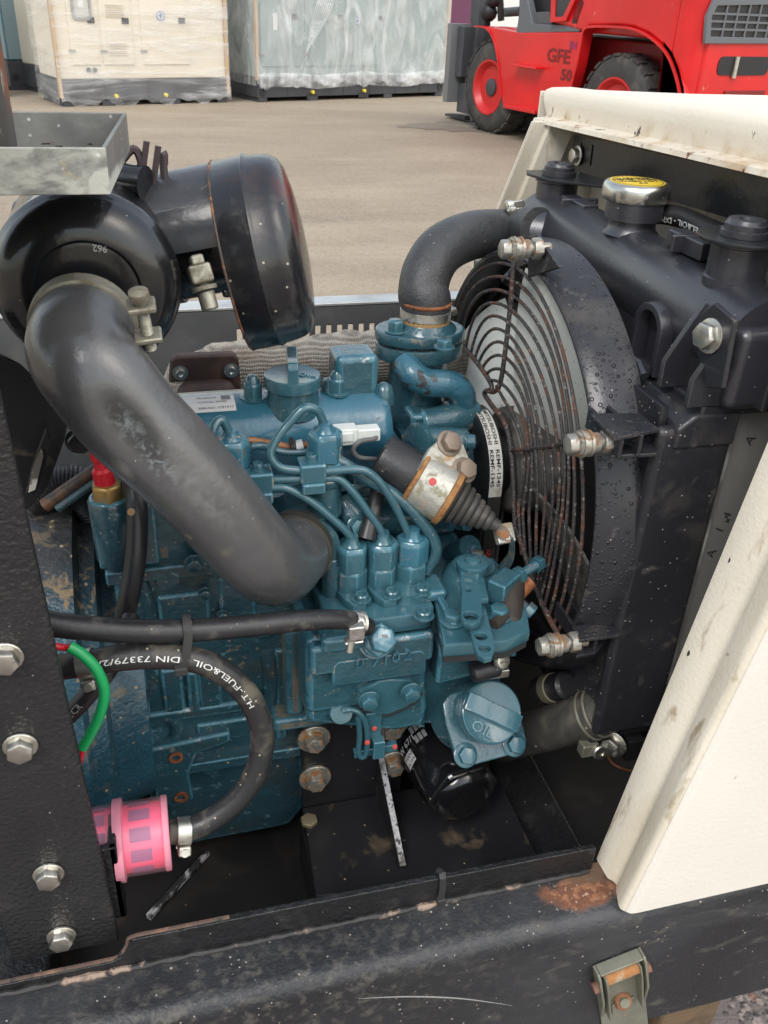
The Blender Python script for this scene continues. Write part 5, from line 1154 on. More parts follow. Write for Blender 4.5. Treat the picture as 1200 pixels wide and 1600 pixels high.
# banjo bolt and fuel inlet
mb = MB(); p = oy(592, 1000, .520); ax = V((.1, -.75, .6)).normalized()
mb.lathe(p-ax*.012, ax, [(0, .0145), (.004, .0145), (.005, .013), (.010, .013)], 24); mb.hexhead(p-ax*.002, ax, .0128, .006, ph=.2); mb.hexhead(p+ax*.004, ax, .0105, .008, ph=.6)
part('banjo_bolt', mb, mat('worn_blue_zinc', (.20, .28, .31), .32, .5, layers=[dict(scale=70, lo=.55, hi=.62, col=(.20, .10, .05), rough=.7, metal=0), dict(scale=40, lo=.42, hi=.5, col=(.05, .15, .2), rough=.3, metal=0)]), ENG)
mb = MB(); mb.box((.108, .520, .862), (.148, .55, .876)); part('fuel_gallery', mb, BC, ENG, .004, 3)
# ---- gear case with governor plate
ZG = .882
mb = MB(); gpts = [oz(a, b, ZG) for a, b in ((668, 888), (770, 871), (800, 905), (822, 940), (828, 985), (792, 1003), (693, 1010), (683, 960))]
gpts = [(p.x, p.y) for p in gpts]
plate(mb, Matrix.Translation((0, 0, ZG-.005)), gpts, [], .012, .002); gp_ = part('governor_plate', mb, BC, ENG)
cx = sum(a for a, b in gpts)/len(gpts); cy = sum(b for a, b in gpts)/len(gpts)
mb = MB(); plate(mb, Matrix.Translation((0, 0, ZG-.014)), [(cx+(a-cx)*.97, cy+(b-cy)*.97) for a, b in gpts], [], .006, 0); part('plate_gasket', mb, mat('dark_gasket', (.02, .022, .022), .7), ENG)
mb = MB(); mb.prism([V((cx+(a-cx)*.95, max(.549, cy+(b-cy)*.93), .745)) for a, b in gpts], V((0, 0, .121))); part('gear_case', mb, BL, ENG, .008, 3)
mb = MB(); mb.prism([V((x, .530, z)) for x, z in ((.206, .845), (.262, .845), (.262, .812), (.206, .806))], V((0, .03, 0))); part('gear_case_panel', mb, BL, ENG, .003)
eb('gear_case_front', (.205, .590, .70), (.262, .80, .872), BL, .006)
# upper gear case edge with its bolts behind the solenoid
eb('timing_flange', (.207, .628, .86), (.228, .74, .945), BL, .004)
for px, py in ((700, 752), (720, 812), (730, 855)): ebolt(oy(px, py, .61), (0.3, -1, .1), .0068, .010, .009)
mb = MB(); mb.cyl(oy(708, 868, .62), oy(735, 855, .60), .011, 16); part('case_boss', mb, BL, ENG)
# inset frame and boss round the lever shaft
ps = oz(738, 905, ZG)
mb = MB(); mb.lathe((ps.x, ps.y, ZG), (0, 0, 1), [(0, .026), (.004, .025), (.010, .021), (.012, .0175), (.014, .0175)], 36); part('lever_boss', mb, BC, gp_)
for px, py in ((707, 970), (779, 962)): ebolt(oz(px, py, ZG+.002), (0, 0, 1), .0075, .0065, .0105, spin=.4, parent=gp_)
ebolt(oz(745, 872, ZG+.002), (0, 0, 1), .006, .005, .008, M['zinc'], parent=gp_)
eb('plate_rib', (oz(683, 960, ZG).x+.004, oz(700, 985, ZG).y, ZG), (oz(683, 960, ZG).x+.010, oz(690, 900, ZG).y, ZG+.006), BC, .002, 2, gp_)
# levers on the shaft
def lever(px, z, th, holes, name, m=BC, lab=None):
    P = [oz(a, b, z) for a, b in px]; H_ = []
    for (a, b, r_) in holes: q = oz(a, b, z); H_.append(circ(q.x, q.y, r_, 18))
    mb = MB(); plate(mb, Matrix.Translation((0, 0, z)), [(p.x, p.y) for p in P], H_, th, .0007); return part(name, mb, m, ENG, label=lab)
lv2 = lever([(728, 958), (748, 940), (759, 955), (771, 1002), (773, 1020), (768, 1030), (757, 1033), (747, 1028), (741, 1015), (733, 985)], ZG+.010, .005, [(751, 998, .0046), (757, 1017, .0042)], 'lower_lever')
lv1 = lever([(721, 898), (724, 884), (738, 876), (752, 882), (756, 893), (755, 902), (760, 925), (763, 939), (752, 940), (753, 966), (749, 976), (736, 981), (724, 976), (720, 966), (721, 930), (718, 908)], ZG+.018, .005, [(735, 966, .0055), (731, 926, .0022)], 'speed_lever')
ps = oz(737, 893, ZG+.020); mb = MB(); mb.hexhead(ps, (0, 0, 1), .0125, .007); mb.lathe(ps+V((0, 0, .006)), (0, 0, 1), [(0, .0128), (.003, .0128), (.004, .011), (.0042, .0065), (.006, .0060), (.007, .0045), (.007, 0)], 26); part('shaft_nut', mb, BC, lv1)
# throttle stop block with its two adjusting screws
sb = oz(786, 915, ZG+.014)
Rb = Matrix.Translation(sb) @ Matrix.Rotation(radians(38), 4, 'Z')
mb = MB(); mb.box((-.012, -.008, -.012), (.014, .008, .008), Rb); part('stop_block', mb, BC, ENG, .0015)
mb = MB(); mb.cyl(sb+V((-.004, -.026, -.020)), sb+V((.012, .010, -.004)), .011, 14, ch=.003); mb.cyl(sb+V((.0, -.02, -.012)), sb+V((-.020, -.034, -.010)), .0045, 12); part('stop_shaft', mb, mat('oily_dark_steel', (.06, .05, .042), .5, .4, bump=[(200, .0005, 4)]), ENG)
def stopscrew(a, b, m=BC):
    a, b = V(a), V(b); d = (b-a).normalized(); mb = MB(); mb.tube([a + (b-a)*k/24 for k in range(25)], [.0036 if k % 2 else .0042 for k in range(25)], 12); mb.hexhead(a + (b-a)*.12, d, .0078, .007); mb.hexhead(b, d, .0068, .007); return part('stop_screw', mb, m, ENG)
stopscrew(sb+V((.010, .004, .002)), sb+V((.034, .016, .004)))
stopscrew(oz(796, 928, ZG+.006), oz(822, 950, ZG-.002), mat('blued_screw', (.16, .22, .25), .35, .6))
mb = MB(); mb.cyl(sb+V((.014, .004, -.012)), sb+V((.026, .010, -.006)), .008, 14); part('screw_stub', mb, M['rust'], ENG)
ebolt(oz(800, 938, ZG+.001), (.2, -.3, 1), .006, .005, .008, M['zinc'])
# small fittings below the levers
p = oy(783, 1022, .515); ebolt(oy(780, 1015, .52), (.8, -.5, .2), .005, .012, .0065, BC)
piece('cross_screw', 'phillips', lambda q: q.lathe((0, 0, 0), (0, 0, 1), [(0, .0072), (.003, .0072), (.0045, .0062), (.005, .004)], 20).box((-.0045, -.0009, .0045), (.0045, .0009, .0056)).box((-.0009, -.0045, .0045), (.0009, .0045, .0056)), M['zinc'], ENG, at(oy(782, 1032, .514), (.3, -.8, .45)))
mb = MB(); mb.box(oy(773, 1052, .52)-V((.006, .003, .004)), oy(773, 1052, .52)+V((.012, .005, .004))); part('screw_tab', mb, M['zinc'], ENG, .001)
mb = MB(); q_ = oy(758, 1046, .518); mb.cyl(q_-V((.012, 0, .002)), q_+V((.012, 0, .002)), .0085, 16, ch=.002); part('rubber_plug', mb, M['rubber'], ENG)
# ---- front oil filler: slanted housing, flange, cap
oc_ = oy(768, 1113, .512); oax = V((.06, -.76, .65)).normalized()
mb = MB(); mb.lathe(oc_ - oax*.055, oax, [(0, .036), (.018, .032), (.036, .026), (.046, .025)], 36); part('filler_housing', mb, BL, ENG)
fu_, fw_, _ = frame_of(oax)
def onface(px, py, d=0.0): p = opl(px, py, oc_ + oax*d, oax); return p
fl_m = axes_m(oc_ - oax*.020, fu_, fw_, oax); inv = fl_m.inverted()
fo = [inv @ onface(a, b, -.020) for a, b in ((690, 1100), (700, 1085), (745, 1070), (800, 1085), (815, 1135), (820, 1158), (814, 1172), (800, 1178), (742, 1194), (722, 1194), (710, 1182), (694, 1130))]
mb = MB(); plate(mb, fl_m, [(p.x, p.y) for p in fo], [], .008, .0012); ff = part('filler_flange', mb, BL, ENG)
for px, py in ((727, 1180), (803, 1163)): ebolt(onface(px, py, -.016), oax, .0075, .006, .0105, spin=.2, parent=ff)
eb('filler_web', (.200, .553, .748), (.262, .60, .79), BL, .008, 3)
cap2, cm = filler_cap(oc_, oax, .0262, 0, 'oil_filler_cap', (0, 0), .011, .0085, .0155, 0) if False else (None, None)
u, w, a = frame_of(oax); 
gv = (onface(818, 1128) - onface(735, 1090)).normalized(); gw_ = a.cross(gv)
cmx = axes_m(oc_, gv, gw_, a)
mb = MB(); mb.lathe(oc_, oax, [(-.018, .022), (-.0105, .0222), (-.010, .0262), (-.001, .0265), (.0008, .0262), (.0014, .0252), (.0008, .0240), (.0008, 0)], 56)
cap2 = part('oil_filler_cap', mb, BC, ENG, label='blue screw cap with raised OIL lettering below its grip')
mb = MB(); L = .0258; prof_ = [(-L, 0), (L, 0), (L, .0055), (L*.7, .0080), (L*.2, .0068), (-L*.2, .0068), (-L*.7, .0085), (-L, .006)]
mb.prism([cmx @ V((x, -.0075, z)) for x, z in prof_], cmx.to_3x3() @ V((0, .0150, 0))); part('grip', mb, BC, cap2, .0012, 2)
me = text_mesh('OIL', .0125, .0010, sx=1.05); w0, w1 = width_of(me); mb = MB(); q = cmx @ Matrix.Translation((-.003, -.0155, .0012)) @ Matrix.Rotation(radians(-2), 4, 'Z')
mb.tri(me, lambda v: q @ V((v.x-(w0+w1)/2, v.y-.0045, v.z))); bpy.data.meshes.remove(me); part('raised_lettering', mb, M['worn_blue'], cap2)
# ---- engine mount: bolted plate, shelf, gusset
MNT = thing('engine_mount', 'black folded engine mount plate with a highlight-edged gusset below the injection pump', 'engine mount', V((.15, .585, .60)))
M['mount'] = mat('black_mount_paint', (.014, .014, .016), .32, var=(9, .2), layers=[
    dict(scale=22, lo=.60, hi=.72, col=(.16, .12, .07), rough=.9, amt=.6), dict(kind='speck', scale=130, size=.12, keep=.82, col=(.33, .25, .14), rough=.9),
    dict(kind='flat', near=(-.075, -.070, .026, .010), rag=1.0, col=(.22, .22, .21), rough=.6, nscale=90, nsc=(1, 1, 1))], bump=[(140, .0003, 3)])
XM0, XM1 = .104, .2005; ZS = .626
mb = MB(); mb.box((XM0, .585, ZS-.004), (XM1, .592, .741)); part('upright_plate', mb, M['mount'], MNT, .001)
s0, s1 = oz(474, 1262, ZS), oz(489, 1392, ZS)
mb = MB(); mb.prism([V((XM0, .5845, ZS)), V((XM1+.10, .5845, ZS)), V((XM1+.10, .47, ZS)), V((XM0-.006, s1.y-.006, ZS))], V((0, 0, -.006))); part('shelf', mb, M['mount'], MNT, .0008)
mb = MB(); mb.prism([V((XM0-.004, s1.y-.004, ZS-.0065)), V((XM0-.004, .58, ZS-.0065)), V((XM0-.004, .58, .56)), V((XM0-.004, s1.y-.004, .56))], V((.005, 0, 0))); part('side_web', mb, M['mount'], MNT)
g_x = oy(596, 1190, .580).x
g0 = oy(593, 1185, .580); g1 = oz(619, 1360, ZS)
mb = MB(); mb.prism([V((g_x-.003, .5842, g0.z)), V((g_x-.003, .5842, ZS+.0003)), V((g_x-.003, g1.y, ZS+.0003)), V((g_x-.003, g1.y, ZS+.004))], V((.006, 0, 0))); part('gusset', mb, M['mount'], MNT, .0005)
mb = MB(); mb.hexa([V((g_x-.0026, .5835, g0.z+.0006)), V((g_x+.0026, .5835, g0.z+.0006)), V((g_x+.0026, g1.y, ZS+.0046)), V((g_x-.0026, g1.y, ZS+.0046))], [V((g_x-.0026, .5835, g0.z-.001)), V((g_x+.0026, .5835, g0.z-.001)), V((g_x+.0026, g1.y, ZS+.003)), V((g_x-.0026, g1.y, ZS+.003))])
part('edge_highlight', mb, mat('worn_gusset_highlight', (.34, .34, .35), .4, .3, layers=[dict(scale=60, lo=.50, hi=.62, col=(.10, .095, .09)), dict(scale=180, lo=.55, hi=.6, col=(.03, .03, .03))], bump=[(200, .001, 4)]), MNT)  # added strip: highlight painted along the gusset's upward edge, broken by wear
M['mbolt'] = mat('zinc_mount_bolt', (.52, .50, .43), .38, .8, layers=[dict(scale=110, lo=.56, hi=.62, col=(.30, .15, .06), rough=.85, metal=0), dict(scale=200, lo=.66, hi=.68, col=(.6, .10, .06), rough=.6, metal=0)], bump=[(300, .0003, 3)])
for px, py, s in ((490, 1153, .2), (492, 1214, .5), (610, 1134, .0), (613, 1191, .7)):
    piece('mount_bolt', 'mountbolt', lambda q: q.lathe((0, 0, 0), (0, 0, 1), [(0, .0150), (.0022, .0150), (.0026, .0145), (.0026, .0095), (.0048, .0095)], 30).hexhead((0, 0, .0045), (0, 0, 1), .0088, .0075), M['mbolt'], MNT, at(oy(px, py, .5845), (0, -1, 0), s))
mb = MB(); p = oz(483, 1284, ZS); mb.hexhead((p.x, p.y, ZS), (0, 0, 1), .008, .004); part('shelf_nut', mb, mat('dull_brass_nut', (.25, .21, .13), .6, .5), MNT)
# ---- dipstick
DS = thing('dipstick', 'oil dipstick with a bent wire loop and red paint dots below the pump', 'dipstick', oy(575, 1150, .555))
p = oy(531, 1110, .538); mb = MB(); mb.lathe(p+V((0, .03, -.01)), (-.05, -.85, .45), [(0, .018), (.02, .016), (.028, .013), (.030, .008), (.028, .007), (.028, 0)], 26); part('tube_mouth', mb, BD, ENG)
mb = MB(); mb.lathe(p, (-.05, -.85, .45), [(0, .0105), (.006, .0105), (.009, .009), (.010, 0)], 22); part('stopper', mb, BC, DS)
mb = MB(); mb.tube(spl([oy(536, 1111, .528), oy(550, 1109, .526), oy(562, 1115, .525), oy(571, 1130, .525), oy(574, 1155, .526), oy(572, 1176, .527), oy(566, 1183, .528), oy(560, 1176, .528), oy(562, 1150, .527), oy(560, 1122, .526)], 7), .0024, 9); part('wire_loop', mb, BC, DS)
mb = MB(); a, b = oy(585, 1116, .530), oy(588, 1165, .532); mb.box((a.x-.007, .531, b.z), (a.x+.007, .535, a.z)); part('strap', mb, BC, DS, .001)
c = oy(588, 1176, .529); mb = MB(); mb.hexa([oy(554, 1176, .529), oy(554, 1186, .529), oy(621, 1174, .529), oy(621, 1163, .529)], [q+V((0, .006, 0)) for q in (oy(554, 1176, .529), oy(554, 1186, .529), oy(621, 1174, .529), oy(621, 1163, .529))]); mb.box((c.x-.004, .524, c.z-.003), (c.x+.006, .534, c.z+.016)); part('cross_handle', mb, BC, DS, .001)
M['red_dot'] = mat('red_paint_dot', (.44, .055, .045), .5)
mb = MB()
for px, py, Y in ((585, 1138, .5308), (574, 1160, .5235), (617, 1167, .5288)):
    q = oy(px, py, Y); mb.lathe(q, (0, -1, .3), [(0, .0023), (.0005, .0021), (.0007, .0012), (.0007, 0)], 12)
part('paint_dot', mb, M['red_dot'], DS, kind='stuff')
# ---- oil filter
OF = thing('oil_filter', 'black spin-on oil filter with white print under the blue filler cap', 'oil filter', oy(700, 1200, .57))
fa_ = oy(668, 1148, .600); fb_ = oy(722, 1236, .530); fax = (fb_-fa_).normalized(); FL_ = (fb_-fa_).length; FR = .0355
mb = MB(); mb.lathe(fa_, fax, [(.002, FR), (FL_*.55, FR), (FL_*.80, FR*.99), (FL_*.86, FR*.96)], 40); mb.lathe(fa_ + fax*(FL_*.86), fax, [(0, FR*.96), (.003, FR*.945), (.006, FR*.90), (.013, FR*.86), (.018, FR*.80), (.022, FR*.66), (.023, FR*.55), (.0215, FR*.5), (.021, 0)], 40)
part('canister', mb, mat('glossy_black_can', (.007, .007, .008), .20, coat=.5, layers=[dict(kind='speck', scale=150, size=.12, keep=.88, col=(.4, .36, .28), rough=.9)]), OF)
mb = MB(); mb.hexhead(fa_ + fax*(FL_*.84), fax, FR*1.0, .017); part('wrench_flats', mb, bpy.data.materials['glossy_black_can'], OF, .003, 3)
mb = MB(); mb.lathe(fa_, fax, [(-.003, FR*1.0), (-.002, FR*1.04), (.002, FR*1.04), (.004, FR*1.005)], 40); part('seam_ring', mb, M['zinc'], OF)
mb = MB(); mb.lathe(fa_ - fax*.03, fax, [(0, .036), (.02, .036), (.027, .034)], 32); part('filter_seat', mb, BL, ENG)
def on_cyl(o, ax, R_, p_axial, eye_off):                   # frame on the cylinder's skin: axial place, turned eye_off from the side facing the lens
    c = o + ax*p_axial; v = (EYE - c); v = (v - ax*v.dot(ax)).normalized(); return c, v
def cyl_text(mb, body, size, o, ax, R_, s, ang, flip=False, ext=.00005, bold=0.0):   # runs round the cylinder
    me = text_mesh(body, size, ext, bold=bold); c, v = on_cyl(o, ax, R_, s, 0); t = ax.cross(v)
    def f(p):
        th = ang - p.x/R_ ; rr = R_ + .0003 + p.z
        return c + (v*cos(th) + t*sin(th))*rr + ax*(-p.y)
    mb.tri(me, f); bpy.data.meshes.remove(me)
mb = MB(); cyl_text(mb, 'W 67/1', .0085, fa_, fax, FR, .019, 1.05, bold=.0001); part('white_print', mb, M['print'], OF)
def cyl_quad(mb, o, ax, R_, s0, s1, a0, a1, n=8, lift=.0003):
    c, v = on_cyl(o, ax, R_, s0, 0); t = ax.cross(v)
    mb.grid(lambda i, j: c + (v*cos(a0+(a1-a0)*i) + t*sin(a0+(a1-a0)*i))*(R_+lift) + ax*((s1-s0)*j), n, 2)
mb = MB(); cyl_quad(mb, fa_, fax, FR, .023, .036, 1.02, .60); part('white_logo_box', mb, M['print'], OF)
mb = MB(); cyl_text(mb, 'MANN', .0056, fa_, fax, FR+.0002, .0286, .98); cyl_text(mb, 'FILTER', .0046, fa_, fax, FR+.0002, .0346, .98); part('logo_lettering', mb, M['print_black'], OF)
mb = MB()
for r_ in range(2):
    for k in range(3): cyl_quad(mb, fa_, fax, FR, .006+.011*r_, .014+.011*r_, .36-.13*k, .26-.13*k, 3)
part('white_pictograms', mb, mat('grey_white_print', (.34, .34, .34), .5), OF, kind='stuff')
# ---- thermostat housing and water pump
th = V((.2395, .735, 0))
mb = MB(); mb.lathe((th.x, th.y, .90), (0, 0, 1), [(0, .027), (.03, .0265), (.11, .0265), (.116, .030)], 40); part('thermostat_housing', mb, BL, ENG)
mb = MB(); plate(mb, Matrix.Translation((th.x, th.y, 1.0215)), [(.040*cos(radians(a)) if abs(cos(radians(a))) > .8 else .040*cos(radians(a)), .030*sin(radians(a))) for a in range(0, 360, 12)], [], .013, .0015); part('housing_flange', mb, BL, ENG)
mb = MB(); plate(mb, Matrix.Translation((th.x, th.y, 1.0355)), [(.041*cos(radians(a)), .031*sin(radians(a))) for a in range(0, 360, 12)], [], .010, .002); mb.lathe((th.x+.004, th.y, 1.038), (0, 0, 1), [(0, .030), (.004, .028), (.008, .023), (.012, .0205), (.024, .0195)], 36); part('water_outlet', mb, BL, ENG)
ebolt(oz(618, 518, 1.041), (0, 0, 1), .0072, .009, .0095); ebolt(oz(694, 543, 1.041), (0, 0, 1), .0068, .006, .009)
mb = MB(); mb.tube(spl([oy(632, 566, .715), oy(645, 585, .702), oy(668, 598, .698), oy(700, 600, .697), oy(718, 610, .697), oy(724, 632, .70), oy(724, 662, .705)], 8), [.0125]*49, 20); bp = part('bypass_pipe', mb, mat('peeling_blue_paint', (.036, .125, .175), .3, coat=.4, layers=[dict(scale=38, lo=.60, hi=.63, col=(.03, .028, .026), rough=.6), dict(scale=60, lo=.68, hi=.70, col=(.3, .2, .1), rough=.8)], bump=[(160, .001, 4)]), ENG)
mb = MB(); mb.lathe((.286, .705, .925), (-1, 0, 0), [(-.018, .030), (0, .030), (.004, .034), (.030, .036), (.055, .030), (.07, .03)], 32); part('water_pump', mb, BL, ENG)
mb = MB(); q = oy(690, 662, .695); mb.tube([q+V((-.02, .0, .002)), q+V((.01, 0, .004)), q+V((.035, .004, .006))], [.012, .015, .014], 20); mb.box((q.x-.03, .69, q.z-.008), (q.x+.035, .72, q.z+.012)); part('pump_neck', mb, BL, ENG, .004, 3)
q = oy(653, 690, .665); mb = MB(); mb.lathe(q, (-.9, -.4, .1), [(-.012, .008), (-.003, .010), (-.003, .0165), (.001, .0165), (.002, .015), (.002, 0)], 28); part('blanking_disc', mb, BL, ENG)
mb = MB(); q = oy(715, 690, .660); mb.cyl(q+V((-.03, .01, 0)), q+V((.010, 0, 0)), .011, 18, ch=.002); part('pump_boss', mb, BL, ENG); ebolt(oy(727, 690, .655), (1, -.3, .1), .007, .007, .008)
eb('pump_backplate', (.225, .650, .87), (.262, .76, .965), BL, .01, 3)
# fan pulley, crank pulley
PC = V((.290, .690, .925))
mb = MB(); mb.lathe((.278, PC.y, PC.z), (1, 0, 0), [(0, .048), (.002, .052), (.004, .050), (.008, .040), (.010, .040), (.014, .050), (.016, .052), (.018, .048), (.014, .036), (.006, .033), (.006, 0)], 44); pu = part('fan_pulley', mb, M['black'], ENG)
mb = MB(); mb.lathe((.296, PC.y, PC.z), (1, 0, 0), [(0, .03), (.02, .03), (.022, .028), (.03, .028)], 24); part('fan_spacer', mb, M['black'], pu)
mb = MB(); mb.lathe((.278, .690, .700), (1, 0, 0), [(0, .055), (.002, .060), (.004, .058), (.008, .048), (.010, .048), (.014, .058), (.016, .060), (.018, .055), (.014, .03), (.0, .03)], 44); part('crank_pulley', mb, M['black'], ENG)
# ---- fan belt
FB = thing('fan_belt', 'black v-belt with a white printed band running beside the fan', 'belt', PC)
RB1, RB2 = .051, .059; d_ = .225
loop = []
for k in range(25): a = pi*k/24; loop.append((PC.y - RB1*cos(a), PC.z + RB1*sin(a)))           # over the top, near side first
for k in range(9): t = (k+1)/10; loop.append((PC.y + RB1 + (RB2-RB1)*t, PC.z - d_*t))
for k in range(25): a = pi*k/24; loop.append((.69 + RB2*cos(a), PC.z - d_ - RB2*sin(a)))
for k in range(9): t = 1-(k+1)/10; loop.append((PC.y - RB1 - (RB2-RB1)*t, PC.z - d_*t))
vs = []; fs = []; n = len(loop)
cs_ = [(-.0062, 0), (.0062, 0), (.0045, -.009), (-.0045, -.009)]
for i, (y, z) in enumerate(loop):
    y0, z0 = loop[i-1]; y1, z1 = loop[(i+1) % n]; t = V((0, y1-y0, z1-z0)).normalized(); nn = V((0, -t.z, t.y))
    cen = V((0, .69, .82)); 
    if nn.dot(V((0, y, z)) - V((0, .69, PC.z if z > PC.z else (PC.z-d_ if z < PC.z-d_ else z)))) < 0: nn = -nn
    for dx, dn in cs_: vs.append(V((.287+dx, y, z)) + nn*dn)
for i in range(n):
    for k in range(4): fs.append((i*4+k, i*4+(k+1) % 4, ((i+1) % n)*4+(k+1) % 4, ((i+1) % n)*4+k))
mb = MB(); mb.add(vs, fs); part('belt_loop', mb, mat('belt_rubber', (.020, .019, .018), .55, layers=[dict(scale=60, lo=.55, hi=.7, col=(.08, .06, .045), rough=.8)]), FB, sharp=30)
run = [loop[k] for k in range(13, -1, -1)] + [loop[-1-k] for k in range(9)]                  # near run, downwards from the top of the pulley
S = [0.0]
for a, b in zip(run, run[1:]): S.append(S[-1] + sqrt((a[0]-b[0])**2 + (a[1]-b[1])**2))
def belt_at(s):
    for k in range(len(S)-1):
        if S[k] <= s <= S[k+1] or k == len(S)-2:
            t = (s-S[k])/(S[k+1]-S[k]); y = run[k][0]+(run[k+1][0]-run[k][0])*t; z = run[k][1]+(run[k+1][1]-run[k][1])*t
            dy, dz = run[k+1][0]-run[k][0], run[k+1][1]-run[k][1]; L = sqrt(dy*dy+dz*dz); return y, z, V((0, dz/L, -dy/L)) if (dz < 0) else V((0, -1, 0))
def belt_pt(x, s, lift): y, z, nn = belt_at(s); return V((.287+x, y, z)) + nn*lift
mb = MB(); mb.grid(lambda i, j: belt_pt(-.0060+.0120*i, (.004+.092*j), .0005), 2, 24); bb = part('printed_band', mb, mat('off_white_band', (.56, .54, .49), .6, layers=[dict(scale=60, lo=.56, hi=.7, col=(.3, .26, .2))]), FB)
mb = MB(); mr = MB()
for xo, s0 in ((-.0052, .008), (.0006, .008)):
    me = text_mesh('MITSUBOSHI  REMF-1345', .0052, .00005, bold=.00008); w0, w1 = width_of(me); k_ = .078/(w1-w0)
    mb.tri(me, lambda p: belt_pt(xo + p.y*.95, s0 + (p.x-w0)*k_, .0008 + p.z)); bpy.data.meshes.remove(me)
part('band_print', mb, M['print_black'], FB)
me = text_mesh('NB', .006, .00005); mr.tri(me, lambda p: belt_pt(-.003 + p.y, .150 + p.x, .0006 + p.z)); bpy.data.meshes.remove(me); part('red_print', mr, M['red_print'], FB)
# ---- exhaust
EX = thing('exhaust_pipe', 'exhaust pipe wrapped in woven grey-tan lagging behind the valve cover', 'exhaust', V((.14, .84, .98)))
def wrapmat():
    m = mat('woven_lagging', (.36, .32, .27), .9, var=(26, .25), layers=[dict(scale=20, lo=.52, hi=.66, col=(.20, .15, .11), amt=.7)]); nt = m.node_tree; N = nt.nodes; L = nt.links; b = N['Principled BSDF']
    tc = N.new('ShaderNodeTexCoord'); ws = []
    for ax_, sc_ in (('X', 150), ('Z', 95)):
        w_ = N.new('ShaderNodeTexWave'); w_.bands_direction = ax_; w_.inputs['Scale'].default_value = sc_; w_.inputs['Distortion'].default_value = 1.2; w_.inputs['Detail'].default_value = 1; L.new(tc.outputs['Object'], w_.inputs['Vector']); ws.append(w_)
    mx = N.new('ShaderNodeMath'); mx.operation = 'MULTIPLY'; L.new(ws[0].outputs['Fac'], mx.inputs[0]); L.new(ws[1].outputs['Fac'], mx.inputs[1])
    bn = N.new('ShaderNodeBump'); bn.inputs['Distance'].default_value = .002; bn.inputs['Strength'].default_value = 1; L.new(mx.outputs[0], bn.inputs['Height']); L.new(bn.outputs[0], b.inputs['Normal']); return m
M['wrap'] = wrapmat()
ex = spl([V((.025, .80, .945)), V((.05, .83, .962)), V((.10, .842, .968)), V((.20, .842, .970)), V((.27, .842, .972)), V((.31, .85, .96)), V((.33, .87, .93)), V((.33, .88, .85))], 10)
mb = MB(); rnd = random.Random(5); mb.tube(ex, [.030*(1+.05*sin(i*.9)+.04*rnd.uniform(-1, 1)) for i in range(len(ex))], 26); part('lagging', mb, M['wrap'], EX)
M['manif'] = mat('brown_rusted_manifold', (.045, .026, .022), .6, layers=[dict(scale=30, lo=.5, hi=.65, col=(.085, .045, .035))], bump=[(160, .0006, 4)])
f0 = [oy(a, b, .795) for a, b in ((267, 562), (275, 557), (365, 553), (373, 560), (378, 615), (262, 625))]
mb = MB(); mb.prism(f0, V((0, .012, 0))); ef = part('flange', mb, M['manif'], EX, .003, 3)
mb = MB(); p = oy(322, 600, .80); mb.box((p.x-.028, .775, p.z-.05), (p.x+.026, .80, p.z+.008)); part('manifold', mb, M['manif'], EX, .012, 4)
for px, py in ((282, 582), (361, 578)): piece('stud', 'stud', lambda q: q.lathe((0, 0, 0), (0, 0, 1), [(0, .007), (.002, .007), (.002, .0045), (.006, .004), (.006, .002), (.004, 0)], 16), M['zinc'], ef, at(oy(px, py, .7945), (0, -1, .0)))
# ================================================================ hoses, air cleaner, filter and small fittings
def print_on(path, R_, body, size, s0, m, parent, off=0.0, name='printed_lettering', bold=0.0, sx=1.0, lift=.00025):
    """flat print along a hose: runs with the path, set on the side that faces the viewer, off turns it round the hose"""
    P = [V(p) for p in path]; S = [0.0]
    for a, b in zip(P, P[1:]): S.append(S[-1] + (b-a).length)
    def fr(s):
        s = min(max(s, 0), S[-1]-1e-6)
        k = next(i for i in range(len(S)-1) if S[i+1] >= s); t = (s-S[k])/max(S[k+1]-S[k], 1e-9)
        p = P[k].lerp(P[k+1], t)
        ta = (P[min(k+1, len(P)-1)]-P[max(k-1, 0)]).normalized(); tb = (P[min(k+2, len(P)-1)]-P[k]).normalized(); tg = ta.lerp(tb, t).normalized()
        n = EYE - p; n = (n - tg*n.dot(tg)).normalized(); return p, tg, n, n.cross(tg)
    me = text_mesh(body, size, .00004, bold=bold, sx=sx); mb = MB()
    def f(q):
        p, tg, n, up = fr(s0 + q.x); a = off + (q.y - size*.35)/R_
        return p + (n*cos(a) + up*sin(a))*(R_ + lift + q.z)
    mb.tri(me, f); bpy.data.meshes.remove(me)
    return part(name, mb, m, parent)
def worm_clamp(path_p, ax, R_, name, parent, screw_dir, w=.011):
    """band round a hose with its worm housing"""
    p = V(path_p); ax = V(ax).normalized(); mb = MB()
    mb.lathe(p - ax*w/2, ax, [(0, R_+.0004), (.0004, R_+.0011), (w-.0004, R_+.0011), (w, R_+.0004)], 28); c = part(name, mb, M['zinc'], parent)
    d = V(screw_dir); d = (d - ax*d.dot(ax)).normalized(); t = ax.cross(d)
    o = p + d*(R_+.0045); m = axes_m(o, t, ax, d)
    mb = MB(); mb.box((-.007, -w*.45, -.004), (.007, w*.45, .0035), m); part('worm_housing', mb, M['zinc'], c, .0015, 2)
    mb = MB(); mb.hexhead(o + t*.006, t, .0052, .006); mb.lathe(o + t*.0125, t, [(0, .003), (.001, .003)], 12); mb.cyl(o - t*.009, o, .0028, 12); part('worm_screw', mb, M['zinc'], c)
    return c
